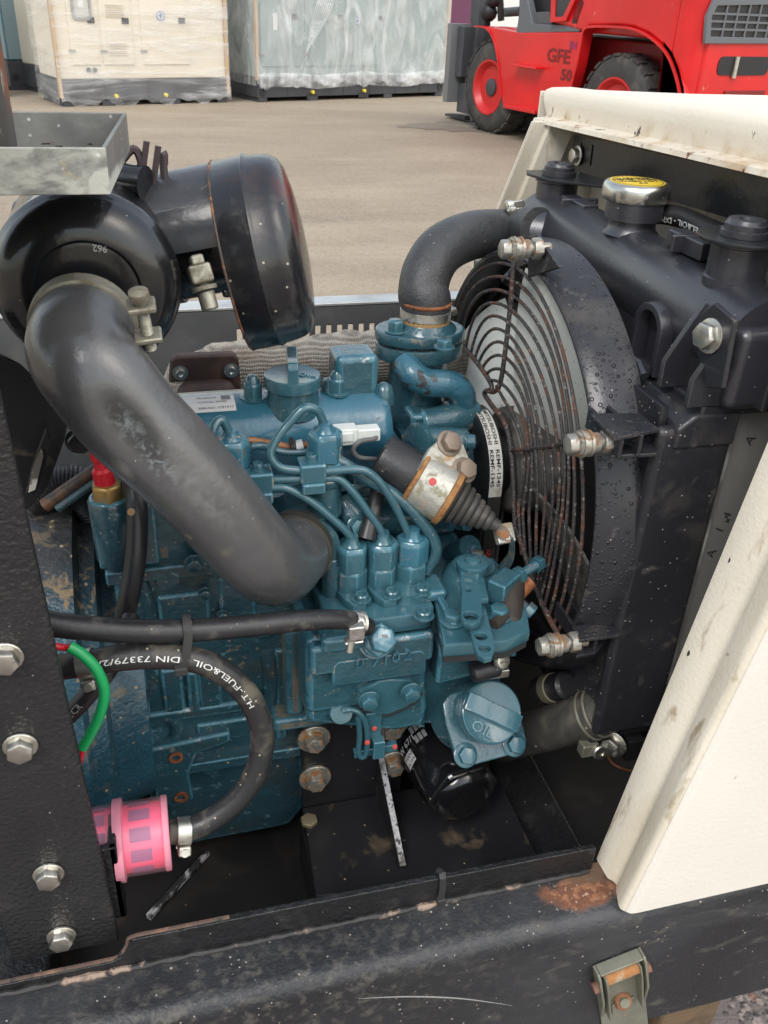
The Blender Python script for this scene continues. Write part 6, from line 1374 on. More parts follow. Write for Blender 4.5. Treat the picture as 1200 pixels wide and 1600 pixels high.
# ---------------------------------------------------------------- air cleaner
AC = thing('air_cleaner', 'black metal air cleaner canister with a chipped red-streaked end cap, under the steel tray', 'air cleaner', oy(250, 420, .58))
M['can'] = mat('glossy_black_can_paint', (.010, .0105, .012), .22, coat=.35, var=(9, .2), layers=[
    dict(scale=24, lo=.60, hi=.72, col=(.055, .05, .042), rough=.7, amt=.6), dict(scale=60, lo=.70, hi=.72, col=(.30, .21, .10), rough=.9),
    dict(kind='speck', scale=120, size=.1, keep=.85, col=(.36, .32, .25), rough=.9)], bump=[(130, .0003, 3)])
M['can_satin'] = mat('satin_shroud_paint', (.040, .041, .046), .27, coat=.15, var=(9, .25), layers=[
    dict(scale=16, lo=.55, hi=.72, col=(.07, .07, .072), rough=.55, amt=.6), dict(scale=60, lo=.66, hi=.69, col=(.16, .15, .13), rough=.8, amt=.7)], bump=[(90, .0004, 3)])
M['cap_can'] = mat('rust_streaked_cap', (.015, .0155, .018), .27, coat=.3, var=(9, .25), layers=[
    dict(scale=22, lo=.52, hi=.66, col=(.10, .030, .018), rough=.75, amt=.9, near=(.065, .015, .075, .050), rag=.9, nscale=25, soft=.4),
    dict(scale=16, lo=.40, hi=.5, col=(.20, .015, .012), rough=.55, amt=.9, near=(.115, .03, .055, .030), rag=.8, nscale=30, soft=.3),
    dict(scale=30, lo=.56, hi=.72, col=(.09, .085, .08), rough=.75, amt=.6), dict(kind='speck', scale=130, size=.14, keep=.76, col=(.40, .37, .31), rough=.9)], bump=[(110, .0005, 3)])
ca = oy(137, 468, .560)                                    # face of the outlet drum
mb = MB(); mb.lathe(ca + V((0, .14, 0)), (0, -1, 0), [(0, .050), (.01, .056), (.100, .0565), (.1015, .0580), (.107, .0580), (.110, .0560), (.1145, .0555), (.121, .0520), (.127, .0450), (.1295, .038), (.1300, .033), (.1285, .031), (.1290, .028), (.130, .0)], 64)
part('outlet_drum', mb, M['can'], AC)
me = text_mesh('962', .0058, .00005, bold=.00012); mb = MB()
p = oy(168, 401, .5465)
q = Matrix(((1, 0, 0, p.x), (0, 0, -1, p.y+.0045), (0, 1, 0, p.z), (0, 0, 0, 1))) @ Matrix.Rotation(radians(172), 4, 'Z')
cyp = lambda v: q @ v
mb.tri(me, lambda v: (lambda w: V((w.x, ca.y + .0105 - .0*(w.x), w.z)) )(cyp(v))); bpy.data.meshes.remove(me)
for i_, v in enumerate(mb.v):                              # lay the figures on the drum's dished face
    r_ = sqrt((v.x-ca.x)**2 + (v.z-ca.z)**2); tt = [(.0, .130), (.028, .129), (.031, .1285), (.033, .130), (.038, .1295), (.045, .127), (.052, .121), (.0555, .1145)]
    for (r0, t0), (r1, t1) in zip(tt, tt[1:]):
        if r0 <= r_ <= r1: v.y = ca.y + .14 - (t0+(t1-t0)*(r_-r0)/(r1-r0)) - .0004
part('chalk_figures', mb, M['print'], AC)
# main canister, lying to the right
bc = oy(392, 398, .665); bax = V((.955, -.17, .205)).normalized()
BR = .0400
mb = MB(); cc = bc + (V((0, 0, 1)) - bax*bax.z).normalized()*.018; mb.lathe(cc - bax*.16, bax, [(0, .03), (.01, BR*.97), (.085, BR*.97), (.087, BR), (.15, BR)], 56); part('canister', mb, M['can'], AC)
u_, w_, a_ = frame_of(bax); 
CRd = .0680
mb = MB(); mb.lathe(bc, bax, [(-.012, BR*1.02), (-.0125, CRd*.985), (-.0115, CRd), (.008, CRd), (.0095, CRd*1.012), (.0115, CRd*1.0), (.0125, CRd*.985), (.024, CRd*.965), (.029, CRd*.945), (.033, CRd*.90), (.036, CRd*.82), (.039, CRd*.60), (.041, CRd*.3), (.0415, 0)], 72); part('end_cap', mb, M['cap_can'], AC, sharp=50)
rim_pts = [bc - bax*.0125 + (u_*cos(2*pi*k/60) + w_*sin(2*pi*k/60))*CRd*.99 for k in range(60)]
mb = MB(); mb.tube(rim_pts, .0011, 6, closed=True); part('rolled_rim', mb, mat('chipped_rim', (.06, .045, .04), .6, layers=[dict(scale=50, lo=.5, hi=.6, col=RUST2, rough=.9)]), AC)
# rain shroud: a sheet curved over the top of the canister
vup = (V((0, 0, 1)) - bax*bax.z).normalized(); vside = bax.cross(vup)     # vside points away from or towards the viewer
if vside.y > 0: vside = -vside                             # towards the viewer
def shroud(i, j):
    t = -.150 + .137*i; low = 1.45 if t > -.045 else 1.45 + .0*t
    wv = .5 - .5*cos(pi*min(1, max(0, (t+.150)/.09)))
    amax = radians(52 + 34*wv); a = radians(-75) + (amax - radians(-75))*j; R_ = BR + .0085 - .001*wv
    return cc + bax*t + (vup*cos(a) + vside*sin(a))*R_
mb = MB(); mb.slab(shroud, 24, 30, .0016); part('rain_shroud', mb, M['can_satin'], AC, sharp=60)
# strap with its T-bolt on the canister
mb = MB(); bp_ = cc - bax*.062
mb.lathe(bp_ - bax*.009, bax, [(0, BR+.0004), (.0005, BR+.002), (.0175, BR+.002), (.018, BR+.0004)], 48); sb_ = part('strap', mb, M['black'], AC)
M['tarn'] = mat('tarnished_zinc', (.36, .34, .27), .45, .7, layers=[dict(scale=50, lo=.5, hi=.64, col=(.16, .14, .10), rough=.8, metal=.2)], bump=[(200, .0004, 4)])
tb0, tb1 = oy(313, 428, .602), oy(329, 484, .594)
d = (tb1-tb0).normalized(); mb = MB(); mb.cyl(tb0 + d*.0115, tb1, .0058, 20, ch=.0008); mb.lathe(tb0 + d*.008, d, [(0, .0085), (.0028, .0085)], 22); mb.cyl(tb0 - d*.006, tb0 + d*.010, .0042, 14); part('strap_nut', mb, M['tarn'], sb_)
mb = MB(); mm = axes_m(tb0, *frame_of(d)); mb.box((-.0095, -.0075, -.006), (.0095, .0075, .0065), mm); mb.box((-.010, -.0045, -.012), (.010, .0045, -.005), mm); part('strap_lug', mb, M['tarn'], sb_, .002)
mb = MB(); mb.lathe(cc - bax*.088, bax, [(0, BR), (.0015, BR+.0035), (.004, BR+.0035), (.006, BR)], 48); part('weld_seam', mb, mat('burnt_seam', (.06, .045, .035), .6, layers=[dict(scale=40, lo=.5, hi=.65, col=(.2, .16, .1))]), AC)
mb = MB(); q = oy(375, 455, .606); mb.box(q-V((.012, .002, .004)), q+V((.014, .003, .002))); part('drain_slot', mb, M['can'], AC, .002)
# wing catches behind the tray
for px, py, s in ((222, 275, 0), (240, 282, .25)):
    p = oy(px, py, .66); mb = MB(); mb.tube(spl([p+V((-.004, 0, -.016)), p+V((0, 0, 0)), p+V((.005, 0, .022))], 5), .0022, 7); mb.tube(spl([p+V((-.012+s*.08, .002, .010)), p+V((-.004+s*.05, .002, .017)), p+V((s*.03, .002, .010)), p+V((s*.03, .002, -.002))], 5), .0028, 7); part('wing_catch', mb, mat('dull_purple_steel', (.09, .07, .075), .5, .5) if not s else bpy.data.materials['dull_purple_steel'], AC)
mb = MB(); mb.cyl(oy(186, 283, .66), oy(228, 288, .65), .012, 18); part('stub_pipe', mb, M['can'], AC)
# bracket plates that hold the drum to the post side
mb = MB(); mb.prism([oy(a, b, .60) for a, b in ((-20, 545), (30, 570), (110, 640), (100, 690), (75, 760), (40, 800), (-10, 760))], V((0, .004, 0))); part('support_plate', mb, M['mount'], AC, .001)
hb = [oy(a, b, .585) for a, b in ((72, 668), (78, 690), (72, 730), (54, 775), (40, 772), (48, 735), (60, 700))]
mb = MB(); mb.prism(hb, V((0, .008, 0))); sl = part('slot_plate', mb, M['black'], AC, .001)
mb = MB(); mb.prism([oy(a, b, .583) for a, b in ((64, 700), (68, 712), (55, 765), (44, 770), (50, 735))], V((0, .001, 0))); part('slot_opening', mb, mat('pale_grit', (.42, .40, .36), .8, layers=[dict(scale=60, lo=.45, hi=.55, col=(.08, .07, .06))]), sl)
piece('bolt', 'acb', b_hex(.0085, .006, .0105), M['black'], AC, at(oy(124, 688, .64), (0, -1, 0), .3))
# ---------------------------------------------------------------- intake duct
DU = thing('intake_duct', 'thick grey rubber intake duct with a scuffed dent running down from the air cleaner', 'duct', oy(250, 720, .50))
dp = [oy(133, 500, .558), oy(130, 520, .540), oy(128, 552, .520), oy(156, 594, .507), oy(205, 655, .502), oy(264, 713, .501), oy(328, 780, .502), oy(384, 846, .507), oy(416, 878, .515), oy(436, 885, .530), oy(456, 866, .552), oy(466, 846, .575)]
dpath = spl(dp, 8); nd = len(dpath)
rad = [.0292 + .0016*sin(pi*min(1, i/(nd*.5))) - .0025*max(0, (i/nd-.5))*2 for i in range(nd)]
mb = MB(); mb.tube(dpath, rad, 48, caps=True)
dent = oy(205, 680, .470)
for i, v in enumerate(mb.v):                               # the flattened, scuffed hollow
    dd = v - (oy(200, 672, .47)); ax_ = (oy(255, 745, .47) - oy(150, 610, .47)).normalized(); al = dd.dot(ax_); ac_ = (dd - ax_*al).length
    k = math.exp(-(al/.030)**2 - (ac_/.014)**2); v.y += .0050*k
d0 = oy(205, 680, .473) - LOC['intake_duct'] if 'intake_duct' in LOC else V((0, 0, 0))
_a, _b = oy(150, 606, .47), oy(272, 748, .47); DROT = math.atan2(_b.z-_a.z, _b.x-_a.x)
lp = lambda px, py, Y=.472: tuple(oy(px, py, Y) - LOC[DU.name])
part('duct_tube', mb, mat('faded_rubber_duct', (.075, .075, .077), .27, var=(13, .25), layers=[
    dict(scale=9, lo=.48, hi=.74, col=(.10, .10, .10), rough=.42, amt=.6), dict(scale=7, lo=.52, hi=.72, col=(.045, .045, .048), rough=.26, amt=.6, ofs=8.2),
    dict(kind='flat', near=(*lp(213, 676), .0085), rot=DROT, nsc=(.32, .35, 1.0), rag=.8, nscale=60, col=(.016, .017, .019), rough=.42, soft=.2),
    dict(scale=150, lo=.50, hi=.62, col=(.20, .23, .23), rough=.8, amt=.55, near=(*lp(196, 668), .0055), rot=DROT, nsc=(.40, .35, 1.0), rag=1.2, nscale=90, soft=.4),
    dict(scale=260, lo=.50, hi=.62, col=(.16, .18, .19), rough=.8, amt=.8, near=(*lp(245, 724), .0060), rot=DROT, nsc=(.40, .35, 1.0), rag=1.2, nscale=120, soft=.4),
    dict(kind='flat', near=(*lp(192, 742), .0035), rot=DROT, nsc=(.5, .3, 1.0), rag=1.4, nscale=120, col=(.20, .20, .19), rough=.7, soft=.3, amt=.7),
    dict(scale=110, lo=.36, hi=.66, col=(.27, .27, .26), rough=.8, amt=.45, near=(*lp(318, 785), .0045), rot=DROT, nsc=(.20, .3, 1), rag=1.2, nscale=60, soft=.6),
    dict(scale=50, lo=.56, hi=.66, col=(.20, .175, .12), rough=.9, amt=.7, near=(*lp(300, 880), .022), rag=1.2, nscale=35, soft=.5),
    dict(scale=30, lo=.66, hi=.76, col=(.15, .14, .125), rough=.8, amt=.4),
    dict(kind='speck', scale=150, size=.1, keep=.88, col=(.35, .33, .28), rough=.9)], bump=[(260, .0002, 3), (30, .0006, 3)], spec=.9), DU)
t0 = (dpath[6]-dpath[2]).normalized(); kp = dpath[5]
def band(mb, c, ax, R_, w): mb.lathe(c - ax*w/2, ax, [(0, R_), (.0004, R_+.0016), (w*.3, R_+.0018), (w*.5, R_+.0012), (w*.7, R_+.0018), (w-.0004, R_+.0016), (w, R_)], 48)
mb = MB(); band(mb, kp, t0, .0300, .013); cb = part('hose_clamp', mb, M['tarn'], DU)
sp0, sp1 = oy(219, 470, .505), oy(236, 545, .515)
mb = MB(); dd = (sp1-sp0).normalized(); L = (sp1-sp0).length
mb.tube([sp0 + dd*(L*k/60) for k in range(61)], [.0036 if k % 2 else .0031 for k in range(61)], 12); part('clamp_screw', mb, M['tarn'], cb)
mb = MB(); mb.lathe(sp0 - dd*.004, dd, [(-.003, .003), (-.002, .0056), (.0015, .0060), (.003, .0055)], 20); part('screw_head', mb, M['tarn'], cb)
for f, wd in ((.10, .010), (.72, .0085)):
    c = sp0 + dd*(L*f); m_ = axes_m(c, *frame_of(dd)); mb = MB(); mb.box((-.0065, -.008, -.0018), (.0065, .008, .0020), m_); part('clamp_ear', mb, M['tarn'], cb, .0014)
e = dpath[-6]; te = (dpath[-3]-dpath[-9]).normalized()
mb = MB(); band(mb, e, te, .0272, .010); part('hose_clamp', mb, mat('stained_clamp', (.06, .055, .045), .45, .4, layers=[dict(scale=60, lo=.55, hi=.62, col=(.35, .27, .13), rough=.8)]), DU)
# ---------------------------------------------------------------- upper coolant hose
UH = thing('upper_coolant_hose', 'black bent coolant hose from the thermostat housing up to the radiator tank', 'hose', oy(700, 400, .78))
uh = [V((th.x+.004, th.y, 1.046)), V((th.x+.004, th.y+.001, 1.064)), oy(661, 458, .740), oy(669, 421, .752), oy(693, 388, .774), oy(738, 368, .806), oy(792, 363, .842), ox(842, 362, .372)]
up_ = spl(uh, 8); mb = MB(); mb.tube(up_, .0222, 32); part('hose_tube', mb, mat('fabric_faced_hose', (.040, .041, .043), .42, var=(30, .2), layers=[dict(scale=30, lo=.55, hi=.72, col=(.09, .088, .082), rough=.7, amt=.6), dict(kind='speck', scale=200, size=.16, keep=.85, col=(.30, .27, .2), rough=.9)], bump=[(900, .0004, 1), (240, .0006, 2), (40, .0012, 2)]), UH)
worm_clamp(up_[3], up_[5]-up_[2], .0216, 'hose_clamp', UH, (1, .3, 0), .008)
mb = MB(); mb.lathe(V((th.x+.004, th.y, 1.062)), (0, 0, 1), [(0, .0222), (.0015, .0228), (.003, .0222)], 28); part('rust_band', mb, M['rust'], UH)
mb = MB(); mb.lathe(V((th.x+.004, th.y, 1.046)), (0, 0, 1), [(-.003, .0215), (.001, .0225), (.006, .0218)], 28); part('seal_lip', mb, mat('orange_sealant', (.38, .22, .09), .7), UH)
k = len(up_)-6
mb = MB(); mb.cyl(up_[-4], V((TX, up_[-1].y-.004, TZc)), .0235, 28, ch=.002); part('tank_spigot', mb, M['plastic'], RAD)
worm_clamp(up_[k], up_[k+1]-up_[k-1], .0216, 'hose_clamp', UH, (0, -.3, 1), .010)
worm_clamp(up_[k-3], up_[k-2]-up_[k-4], .0216, 'hose_clamp', UH, (-.2, -.2, 1), .006)
# ---------------------------------------------------------------- lower coolant hose with drain stub
LH = thing('lower_coolant_hose', 'dusty black lower coolant hose with a wire clamp, beside the front oil filler cap', 'hose', oy(870, 1130, .55))
lh = [oy(785, 1158, .590), oy(815, 1148, .570), oy(850, 1140, .548), oy(888, 1128, .530), oy(922, 1117, .516), oy(952, 1106, .508)]
lp_ = spl(lh, 8); mb = MB(); mb.tube(lp_, .0205, 28); part('hose_tube', mb, mat('dusty_rubber', (.050, .047, .042), .5, layers=[dict(scale=26, lo=.48, hi=.66, col=(.13, .115, .085), rough=.9, amt=.7), dict(kind='speck', scale=110, size=.2, keep=.78, col=(.33, .28, .18), rough=.9)], bump=[(260, .0003, 4)]), LH)
ax_ = (lp_[-6]-lp_[-10]).normalized()
for q in (-9, -6):
    mb = MB(); u1, w1_, a1 = frame_of(ax_); mb.tube([lp_[q] + (u1*cos(2*pi*t/36)+w1_*sin(2*pi*t/36))*.0216 for t in range(36)], .0013, 7, closed=True); part('wire_clamp', mb, M['tarn'], LH)
c = oy(922, 1166, .502); mb = MB(); mb.box(c-V((.010, .006, .007)), c+V((.006, .005, .006))); part('clamp_block', mb, M['tarn'], LH, .0015)
piece('clamp_screw', 'lhscrew', lambda q: q.lathe((0, 0, 0), (0, 0, 1), [(0, .0072), (.003, .0072), (.004, .006), (.004, .003), (.003, .003), (.003, 0)], 20), M['zinc'], LH, at(c+V((.006, -.006, -.001)), (0, -1, .2)))
piece('lug_bolt', 'lhbolt', b_hex(.0085, .007, .0125), M['zinc'], LH, at(oy(958, 1162, .497), (-.8, -.6, .1), .2))
mb = MB(); lgp = oy(978, 1162, .505); mb.box(lgp-V((.004, .01, .012)), lgp+V((.012, .01, .012))); part('lug', mb, M['mount'], LH, .001)
mb = MB(); mb.tube(spl([oy(945, 1168, .51), oy(955, 1190, .51), oy(975, 1202, .51), oy(1000, 1206, .515)], 6), .0011, 7); part('rusty_wire', mb, M['rust'], LH)
DP = thing('drain_stub', 'short black capped drain hose with a spring clip above the lower coolant hose', 'drain hose', oy(862, 1077, .60))
a, b = oy(840, 1080, .572), oy(888, 1070, .540); mb = MB(); mb.cyl(a, b, .0125, 22, ch=.003); part('stub', mb, M['rubber'], DP)
mb = MB(); dd = (b-a).normalized(); mb.lathe(a + dd*.017, dd, [(0, .013), (.0005, .0138), (.010, .0138), (.0105, .013)], 24); mb.box(a + dd*.02 - V((.004, .0150, .002)), a + dd*.02 + V((.004, -.012, .006))); part('spring_clip', mb, mat('dirty_clip', (.20, .18, .13), .6, .4), DP)
# ---------------------------------------------------------------- overflow hose at the filler neck
OH = thing('overflow_hose', 'short black overflow hose with white print beside the radiator cap', 'hose', ox(1060, 340, .42))
oh = spl([ox(1004, 338, .415), ox(1030, 334, .428), ox(1065, 340, .44), ox(1100, 355, .448), ox(1140, 372, .455), ox(1210, 398, .46)], 8); mb = MB(); mb.tube(oh, .0085, 18); part('hose_tube', mb, M['rubber'], OH)
print_on(list(reversed(oh)), .0085, 'FUEL&OIL - DIN 73379', .0072, .068, M['print'], OH, off=.55, bold=.00008)
# ---------------------------------------------------------------- stop solenoid
SO = thing('stop_solenoid', 'stop solenoid with a black cap, corroded metal body and ribbed rubber boot', 'solenoid', oy(690, 770, .56))
sa, sb2 = oy(592, 712, .600), oy(770, 818, .552); sx = (sb2-sa).normalized(); SL = (sb2-sa).length
mb = MB(); mb.lathe(sa, sx, [(0, .016), (.002, .0188), (.005, .0192), (SL*.40, .0192)], 36); part('black_cap', mb, M['rubber'], SO)
M['corr'] = mat('corroded_alloy', (.46, .45, .40), .45, .6, var=(50, .25), layers=[dict(scale=70, lo=.52, hi=.6, col=(.26, .24, .17), rough=.8, metal=.1), dict(scale=40, lo=.62, hi=.68, col=(.38, .20, .07), rough=.85, metal=0)], bump=[(260, .0006, 4)])
mb = MB(); mb.lathe(sa + sx*SL*.31, sx, [(0, .0205), (.001, .0225), (SL*.30, .0225), (SL*.305, .021)], 40); bo = part('body', mb, M['corr'], SO)
M['yrust'] = mat('yellow_rust', (.31, .155, .05), .8, layers=[dict(scale=80, lo=.5, hi=.62, col=(.20, .09, .035))], bump=[(240, .0012, 5)])
mb = MB(); mb.lathe(sa + sx*SL*.305, sx, [(0, .0222), (.0008, .0236), (.0035, .0236), (.0042, .0224)], 40); mb.lathe(sa + sx*SL*.585, sx, [(0, .0222), (.001, .0240), (.005, .0238), (.006, .0205)], 40); part('rusted_seam', mb, M['yrust'], bo)
bw = []; s_ = SL*.61
for k in range(7):
    r0 = .0208 - .0021*k; bw += [(s_, r0*.90), (s_+.0012, r0), (s_+.0040, r0*.97), (s_+.0052, r0*.86)]; s_ += .0056
bw += [(s_, .0055), (s_+.006, .0048)]
mb = MB(); mb.lathe(sa, sx, bw, 36); part('bellows_boot', mb, mat('grey_bellows', (.045, .042, .038), .5, layers=[dict(scale=50, lo=.55, hi=.7, col=(.14, .12, .09), rough=.9, amt=.6)]), SO, sharp=60)
tip = sa + sx*(s_+.004); tp2 = oy(788, 838, .556)
mb = MB(); mb.tube([tip, tip.lerp(tp2, .35), tip.lerp(tp2, .5), tp2], [.0045, .0042, .0052, .0062], 14); part('plunger', mb, mat('rust_tipped_rod', (.45, .42, .38), .45, .6, layers=[dict(scale=60, lo=.5, hi=.6, col=(.40, .17, .06), rough=.85, metal=0)]), SO)
hm = axes_m(tp2, *frame_of((.1, -.75, .66)))
mb = MB(); mb.box((-.008, -.006, -.003), (.008, .010, .004), hm); cl = part('clevis', mb, M['corr'], SO, .0015)
mb = MB(); mb.lathe(tp2 + V((.0005, -.0025, .003)), (.1, -.75, .66), [(0, .0048), (.002, .0046), (.0025, 0)], 18); part('clevis_pin', mb, M['zinc'], cl)
mb = MB(); lk = spl([oy(793, 834, .556), oy(800, 848, .552), oy(797, 872, .556), oy(784, 890, .563), oy(776, 905, .57), oy(770, 918, .572)], 7); mb.tube(lk, .0055, 4, flat=.45, up=(0, -1, .3)); part('stop_link', mb, mat('oily_blue_link', (.06, .09, .10), .4, .3, layers=[dict(scale=50, lo=.5, hi=.62, col=(.16, .12, .08), rough=.8)]), SO, .0006)
# mounting plate with two bolts
pn_ = V((.25, -.72, .65)).normalized(); pc = oy(705, 722, .578)
pp = [opl(a, b, pc, pn_) for a, b in ((652, 735), (672, 700), (698, 678), (715, 683), (725, 694), (742, 738), (742, 750), (722, 754), (700, 748))]
mb = MB(); mb.prism(pp, -pn_*.006); fp_ = part('mounting_plate', mb, M['corr'], SO, .0012)
for px, py, s in ((701, 693, .2), (725, 735, .6)): piece('plate_bolt', 'sobolt', b_hex(.0082, .006, .0105), mat('browned_bolt', (.24, .19, .15), .55, .5) if s < .5 else bpy.data.materials['browned_bolt'], fp_, at(opl(px, py, pc, pn_), pn_, s))
mb = MB(); p_ = sa + sx*SL*.44; vv = EYE - p_; vv = (vv - sx*vv.dot(sx)).normalized(); vv = (vv + V((0, 0, .25))).normalized(); vv = (vv - sx*vv.dot(sx)).normalized()
mb.lathe(p_ + vv*.0221, vv, [(0, .0032), (.0006, .003), (.0008, 0)], 14); part('red_paint_dot', mb, M['red_dot'], bo)
# ---------------------------------------------------------------- fuel hoses
H1 = thing('fuel_hose', 'straight black fuel hose from behind the post to the injection pump', 'hose', oy(300, 985, .49))
h1 = spl([oy(60, 972, .480), oy(120, 980, .478), oy(210, 986, .478), oy(300, 985, .480), oy(390, 978, .486), oy(470, 970, .494), oy(530, 968, .502), oy(556, 972, .508), oy(575, 980, .512)], 8)
mb = MB(); mb.tube(h1, [.0081 - .0012*i/len(h1) for i in range(len(h1))], 22); part('hose_tube', mb, M['rubber'], H1)
cpt = oy(557, 973, .508); cax = V((.9, .2, -.25))
mb = MB(); mb.lathe(cpt-cax.normalized()*.006, cax, [(0, .0078), (.0006, .0090), (.011, .0090), (.0116, .0078)], 24); ck = part('hose_clamp', mb, mat('bright_crumpled_clamp', (.62, .60, .56), .32, .9, bump=[(140, .0015, 4)]), H1)
q = oy(556, 990, .498); mb = MB(); mb.box(q-V((.006, .004, .004)), q+V((.006, .006, .008))); mb.box(q-V((.008, .002, .0085)), q+V((.006, .006, -.006))); part('clamp_ear', mb, bpy.data.materials['bright_crumpled_clamp'], ck, .0014)
mb = MB(); mb.cyl(q+V((-.003, 0, -.004)), q+V((-.005, -.002, -.014)), .003, 10); part('clamp_screw', mb, M['zinc'], ck)
H2 = thing('fuel_hose', 'black printed fuel hose looping down to the pink filter', 'hose', oy(400, 1140, .47))
h2 = spl([oy(95, 1042, .480), oy(140, 1036, .476), oy(190, 1028, .474), oy(245, 1025, .473), oy(300, 1030, .472), oy(345, 1048, .471), oy(382, 1080, .469), oy(405, 1122, .466), oy(410, 1165, .462), oy(398, 1210, .458), oy(370, 1250, .455), oy(330, 1281, .453), oy(295, 1296, .452), oy(265, 1300, .452)], 8)
mb = MB(); mb.tube(h2, .0085, 24); part('hose_tube', mb, mat('dusty_fuel_hose', (.022, .022, .023), .38, layers=[dict(scale=40, lo=.52, hi=.68, col=(.13, .115, .085), rough=.85, amt=.75), dict(kind='speck', scale=210, size=.2, keep=.82, col=(.34, .29, .2), rough=.9)], bump=[(300, .0002, 3)]), H2)
rv = list(reversed(h2[:64]))
print_on(rv, .0085, 'H.T.-FUEL&OIL - DIN 73379/2A', .0054, .036, M['print'], H2, off=.22, bold=.00002, sx=1.62)
worm_clamp(oy(288, 1298, .452), (h2[-5]-h2[-1]), .0087, 'hose_clamp', H2, (0, -.5, -.86), .010)
worm_clamp(oy(135, 1037, .476), (h2[10]-h2[6]), .0087, 'hose_clamp', H2, (0, -.3, -.9), .010)
H3 = thing('fuel_hose', 'thin black hose with grey print crossing under the green sleeve', 'hose', oy(140, 1080, .49))
h3 = spl([oy(60, 1165, .50), oy(100, 1125, .497), oy(135, 1088, .495), oy(170, 1045, .500), oy(192, 1005, .512), oy(205, 965, .53)], 8)
mb = MB(); mb.tube(h3, .0066, 18); part('hose_tube', mb, M['rubber'], H3); print_on(h3, .0066, 'NBR/CR', .0066, .030, mat('grey_hose_print', (.36, .36, .35), .6), H3, off=-.1)
H4 = thing('oil_hose', 'black hose hanging straight down beside the red switch boot', 'hose', oy(210, 850, .56))
h4 = spl([oy(205, 735, .59), oy(213, 780, .572), oy(214, 840, .560), oy(209, 895, .552), oy(198, 950, .545), oy(188, 1000, .545)], 8); mb = MB(); mb.tube(h4, .0075, 18); part('hose_tube', mb, M['rubber'], H4)
mb = MB(); p = h4[8]; mb.lathe(oy(205, 800, .5565), (0, -1, .2), [(0, .0028), (.0008, .0024), (.001, 0)], 12); part('tan_spot', mb, mat('tan_spot', (.42, .28, .14), .8), H4)
# copper and blue pipes in the gap, corrugated sleeve
H5 = thing('copper_pipe', 'old copper pipe slanting behind the red switch boot', 'pipe', oy(120, 750, .66))
mb = MB(); mb.tube([oy(70, 790, .66), oy(160, 728, .66)], .0058, 12); part('pipe_tube', mb, mat('stained_copper', (.17, .085, .045), .5, .4, layers=[dict(scale=40, lo=.5, hi=.65, col=(.05, .045, .04))]), H5)
mb = MB(); mb.tube([oy(90, 795, .655), oy(165, 742, .655)], .0038, 10); part('blue_line', mb, BD, H5)
H6 = thing('corrugated_sleeve', 'dark corrugated sleeve in the gap left of the red switch boot', 'sleeve', oy(110, 765, .68))
mb = MB(); cc = spl([oy(55, 790, .69), oy(90, 760, .69), oy(125, 762, .69), oy(150, 800, .69)], 20); mb.tube(cc, [.017 if i % 2 else .0155 for i in range(len(cc))], 18); part('sleeve_tube', mb, M['rubber'], H6)
# cable tie round the two fuel hoses
CT = thing('cable_tie', 'black cable tie strapping the two fuel hoses together', 'cable tie', oy(290, 1010, .47))
tp_ = []
A_ = oy(293, 984, .480); B_ = oy(287, 1028, .473)
for k in range(32):
    a = 2*pi*k/32; ax2 = V((0, -cos(a), sin(a)))
    base = A_ if sin(a) > 0 else B_
    tp_.append(base + ax2*.0098)
mb = MB(); mb.tube(tp_, .0028, 4, closed=True, flat=.4, up=(1, 0, 0)); part('strap', mb, M['print_black'], CT)
q = oy(283, 1047, .462); mb = MB(); mb.box(q-V((.0042, .003, .003)), q+V((.0042, .003, .003))); part('lock_head', mb, M['print_black'], CT, .001)
C2 = thing('cable_tie', 'black cable tie looped over the base lip below the oil filter', 'cable tie', oy(692, 1380, .405))
lc = oy(692, 1372, .404); mb = MB(); zz = .7335
mb.tube([V((lc.x, .403, .709)), V((lc.x+.0005, .4032, .722)), V((lc.x, .4035, zz)), V((lc.x, .406, zz+.0025)), V((lc.x-.001, .411, zz+.001)), V((lc.x-.001, .4125, .715))], .0026, 4, flat=.45, up=(1, 0, 0)); part('strap', mb, M['print_black'], C2)
mb = MB(); mb.box((lc.x-.0035, .4005, .706), (lc.x+.0035, .4055, .7115)); part('lock_head', mb, M['print_black'], C2, .001)
# green sleeve with red wire
GS = thing('wiring_sleeve', 'bright green wiring sleeve with red wire showing at both ends', 'wiring', oy(150, 1080, .455))
gs = spl([oy(108, 1010, .460), oy(128, 1022, .458), oy(150, 1045, .456), oy(163, 1078, .455), oy(158, 1110, .455), oy(145, 1140, .456), oy(129, 1168, .457)], 7)
mb = MB(); mb.tube(gs, .0035, 16); part('sleeve', mb, mat('green_pvc_sleeve', (.012, .33, .10), .35, layers=[dict(scale=30, lo=.55, hi=.7, col=(.03, .17, .06), amt=.6)]), GS)
mb = MB(); mb.tube(spl([gs[1], oy(100, 1012, .461), oy(75, 1008, .462)], 5), .0022, 10); part('red_wire', mb, mat('red_wire', (.50, .015, .03), .35), GS)
mb = MB(); mb.tube(spl([gs[-2], oy(126, 1180, .457), oy(122, 1205, .458), oy(118, 1240, .46)], 5), .0022, 10); part('red_wire', mb, bpy.data.materials['red_wire'], GS)
